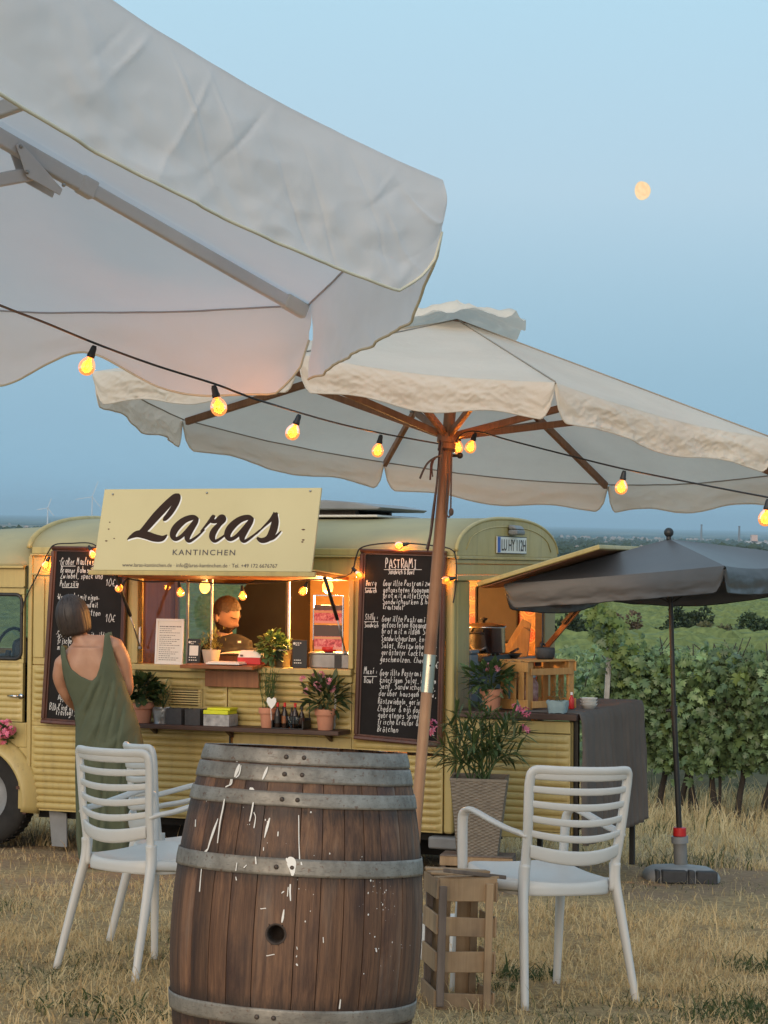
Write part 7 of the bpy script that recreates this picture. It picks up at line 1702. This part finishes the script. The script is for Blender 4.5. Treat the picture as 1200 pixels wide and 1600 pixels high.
for s in (-1, 1):
    MB().sphere(MH @ Vector((s*.028,.0735,.004))+mhc, .0105, 10, 8).obj('eye', M['skin_man'], man, smooth=True); MB().tube([MH @ Vector((s*k,.094*math.sqrt(1-(k/.074)**2-.067)+.005,.030+.004*(k > .03)))+mhc for k in (.012,.028,.046)], .004, 6).obj('eyebrow', M['hair_brown'], man, smooth=True)
sh_ = MB(); sh_.tube([Q(352,1003,.045), tp+Vector((0,0,.0)), Vector((tp.x, tp.y+.03, tp.z-.25)), Vector((tp.x-.01, tp.y+.06, .93))], [.085,.165,.172,.165], 20, ry=[.075,.115,.128,.125])
sh_.tube([Q(352,1008,.04), Q(338,1009,.05), shL], [.085,.078,.066], 12); sh_.tube([Q(352,1008,.04), Q(372,1010,.02), shR], [.085,.080,.068], 12)
for a, b, c in ((shL, Q(326,1036,.02), Q(328,1050,-.02)), (shR, Q(396,1036,-.02), Q(399,1050,-.06))): sh_.tube(spline([a, b, c], 4), .062, 12)
so2 = skin_obj(sh_, 'shirt', M['shirt_black'], man, .010, 3)
ap = MB().tube([tp+Vector((0,.0,-.25)), Vector((tp.x-.01, tp.y+.06, .95)), Vector((tp.x-.01, tp.y+.06, .55))], [.178,.172,.19], 18, ry=[.135,.132,.15]).obj('apron', M['felt'], man, smooth=True)
lg_ = Q(374,1003,-.128); MB().obox(lg_, (.018,.004,0), (0,.002,0), (.0,0,.013)).obj('chest_print', M['felt'], man); MB().obox(lg_+Vector((.0,-.0025,0)), (.010,.002,0), (0,.001,0), (0,0,.006)).obj('chest_print', M['paper'], man)
# ------------------------------------------------------------------ string lights
SOCK = M['black']; WIRE = basic('black_cable', (.010,.010,.010), (.016,.016,.016), .6, 30)
BULB = MB().lathe([(.010,.0),(.0115,-.006),(.0185,-.014),(.0235,-.025),(.0245,-.034),(.0225,-.044),(.0165,-.053),(.008,-.0575),(0,-.0585)], 20, caps=False).mesh('bulb', M['bulb_glass'], True)
FIL = MB().tube([(.003,0,-.012),(.006,0,-.026),(.003,0,-.044),(-.003,0,-.044),(-.006,0,-.026),(-.003,0,-.012)], .0026, 6, closed=False).mesh('filament', M['filament'], True)
SKT = MB().lathe([(0,.034),(.006,.034),(.009,.026),(.0105,.010),(.012,.007),(.012,-.002),(.010,-.004)], 14).mesh('socket', SOCK, True)
def bulb(root, p, d, power, hang=True):
    """p: where the cable passes, world; d: direction the bulb points"""
    d = Vector(d).normalized(); z = -d; x = z.orthogonal().normalized(); y = z.cross(x)
    Mw = Matrix(((x.x,y.x,z.x,p.x),(x.y,y.y,z.y,p.y),(x.z,y.z,z.z,p.z),(0,0,0,1))) @ Matrix.Translation((0,0,-.040))
    ri = root.matrix_world.inverted(); b = bpy.data.objects.new('bulb', BULB); COL.objects.link(b); b.parent = root; b.matrix_local = ri @ Mw
    for nme, me_ in (('filament', FIL), ('socket', SKT)): o = bpy.data.objects.new(nme, me_); COL.objects.link(o); o.parent = b
    L_ = bpy.data.lights.new('bulb_light', 'POINT'); L_.energy = power; L_.color = (1, .44, .11); L_.shadow_soft_size = .024; lo_ = bpy.data.objects.new('bulb_light', L_); COL.objects.link(lo_); lo_.parent = b; lo_.location = (0,0,-.034)
    return b
def string(name, label, pts, bulbs, power, r=.0034, sub=5):
    root = empty(name, pts[0], label, 'string lights', 'strings of amber bulbs'); ri = root.matrix_world.inverted()
    MB().tube(spline([ri @ p for p in pts], sub), r, 6).obj('cable', WIRE, root, smooth=True)
    for p, d in bulbs: bulb(root, p, d, power)
    return root
dn = Vector((0,0,-1))
def tob(px, py, d, cx, cy): a = at(cx, cy, d); return (a, at(px, py, d)-a)
cab = [(-160,410,4.6),(0,477,5.6),(70,504,6.0),(150,537,6.22),(240,570,6.15),(333,599,6.2),(370,613,6.22),(400,624,6.28),(430,633,6.5),(469,645,7.2),(530,662,8.0),(596,677,8.5),(650,687,8.85),(684,693,9.14)]
cab2 = [(712,690,9.14),(722,678,9.12),(745,674,9.05),(800,689,8.8),(890,712,8.45),(976,733,8.1),(1090,756,7.6),(1200,777,7.1),(1330,800,6.5)]
PW = 2.1
string('string_lights', 'black cable with amber bulbs running from the white umbrella to the wooden pole', [hubw+Vector((.06,0,-.02)), hubw.lerp(at(-160,410,4.6), .5)-Vector((0,0,.06))]+[at(*p) for p in cab], [tob(142,556,6.22,149,537), tob(337,616,6.2,333,599), tob(464,658,7.2,469,645), tob(593,691,8.5,596,677), tob(-60,478,5.2,-55,452)], PW)
string('string_lights', 'black cable with amber bulbs running from the wooden pole to the right edge', [at(*p) for p in cab2], [tob(739,688,9.07,744,674), tob(974,744,8.1,976,733), tob(1199,790,7.1,1201,777), tob(716,690,9.28,717,674)], PW)
VS = lambda px, py, off: VM @ S(px, py, off)
c3 = [VS(34,960,-.03), VS(40,935,-.03), VS(60,895,-.04), VS(76,862,-.05), VS(86,851,-.06), VS(110,849,-.06), VS(145,850,-.06), VS(165,872,-.10), VS(190,902,-.22), VS(204,905,-.34), VS(232,909,-.34), VS(280,908,-.34), VS(330,911,-.30), VS(378,912,-.28), VS(430,909,-.30), VS(480,906,-.34), VS(520,905,-.25), VS(545,898,-.10), VS(552,888,-.06), VS(557,868,-.06), VS(566,855,-.06), VS(600,849,-.06), VS(640,849,-.06), VS(680,853,-.06), VS(704,858,-.05), VS(712,870,-.04), VS(713,900,-.04), VS(711,925,-.03), VS(708,942,-.03)]
def vb(px, py, cx, cy, off): a = VS(cx, cy, off); return (a, VS(px, py, off)-a)
string('string_lights', 'black cable with amber bulbs looped round the boards and the hatch of the truck', c3, [vb(72,881,78,868,-.055), vb(143,862,138,851,-.075), vb(187,918,198,907,-.30), vb(281,921,279,908,-.34), vb(379,927,378,913,-.28), vb(475,920,481,907,-.34), vb(563,900,549,886,-.065), vb(626,852,640,849,-.075), vb(698,906,713,902,-.05)], 3.6, .0045, 5)
# two brighter lamps hanging inside the hatch
for px, lab in ((320, 'bright globe lamp hanging in the hatch left of the man'), (512, 'bright globe lamp hanging over the food photographs')):
    p = VS(px, 917, .12); t = empty('hatch_lamp', p, lab, 'lamp', 'bright lamps in the hatch'); MB().sphere((0,0,0), .034, 16, 12, (1,1,1.25)).obj('globe', M['lamp_white'], t, smooth=True); MB().lathe([(.018,.036),(.02,.062),(.012,.075)], 12).obj('cap', M['steel'], t, auto=40); MB().tube([(0,0,.07),(0,0,.16)], .003, 6).obj('flex', M['black'], t)
    L_ = bpy.data.lights.new('lamp_light', 'POINT'); L_.energy = 3 if px < 400 else 75; L_.color = (1,.46,.12); L_.shadow_soft_size = .04; lo_ = bpy.data.objects.new('lamp_light', L_); COL.objects.link(lo_); lo_.parent = t; lo_.location = (0,-.0,-.09)
p = VM @ Vector((-1.15, 1.0, 1.53)); t = empty('ceiling_lamp', p, 'warm lamp under the ceiling by the rear opening', 'lamp'); MB().lathe([(0,.05),(.07,.05),(.075,.0),(.0,-.012)], 20).obj('globe', M['lamp_white'], t, smooth=True)
L_ = bpy.data.lights.new('lamp_light', 'POINT'); L_.energy = 62; L_.color = (1,.46,.12); L_.shadow_soft_size = .06; lo_ = bpy.data.objects.new('lamp_light', L_); COL.objects.link(lo_); lo_.parent = t; lo_.location = (0,0,-.09)
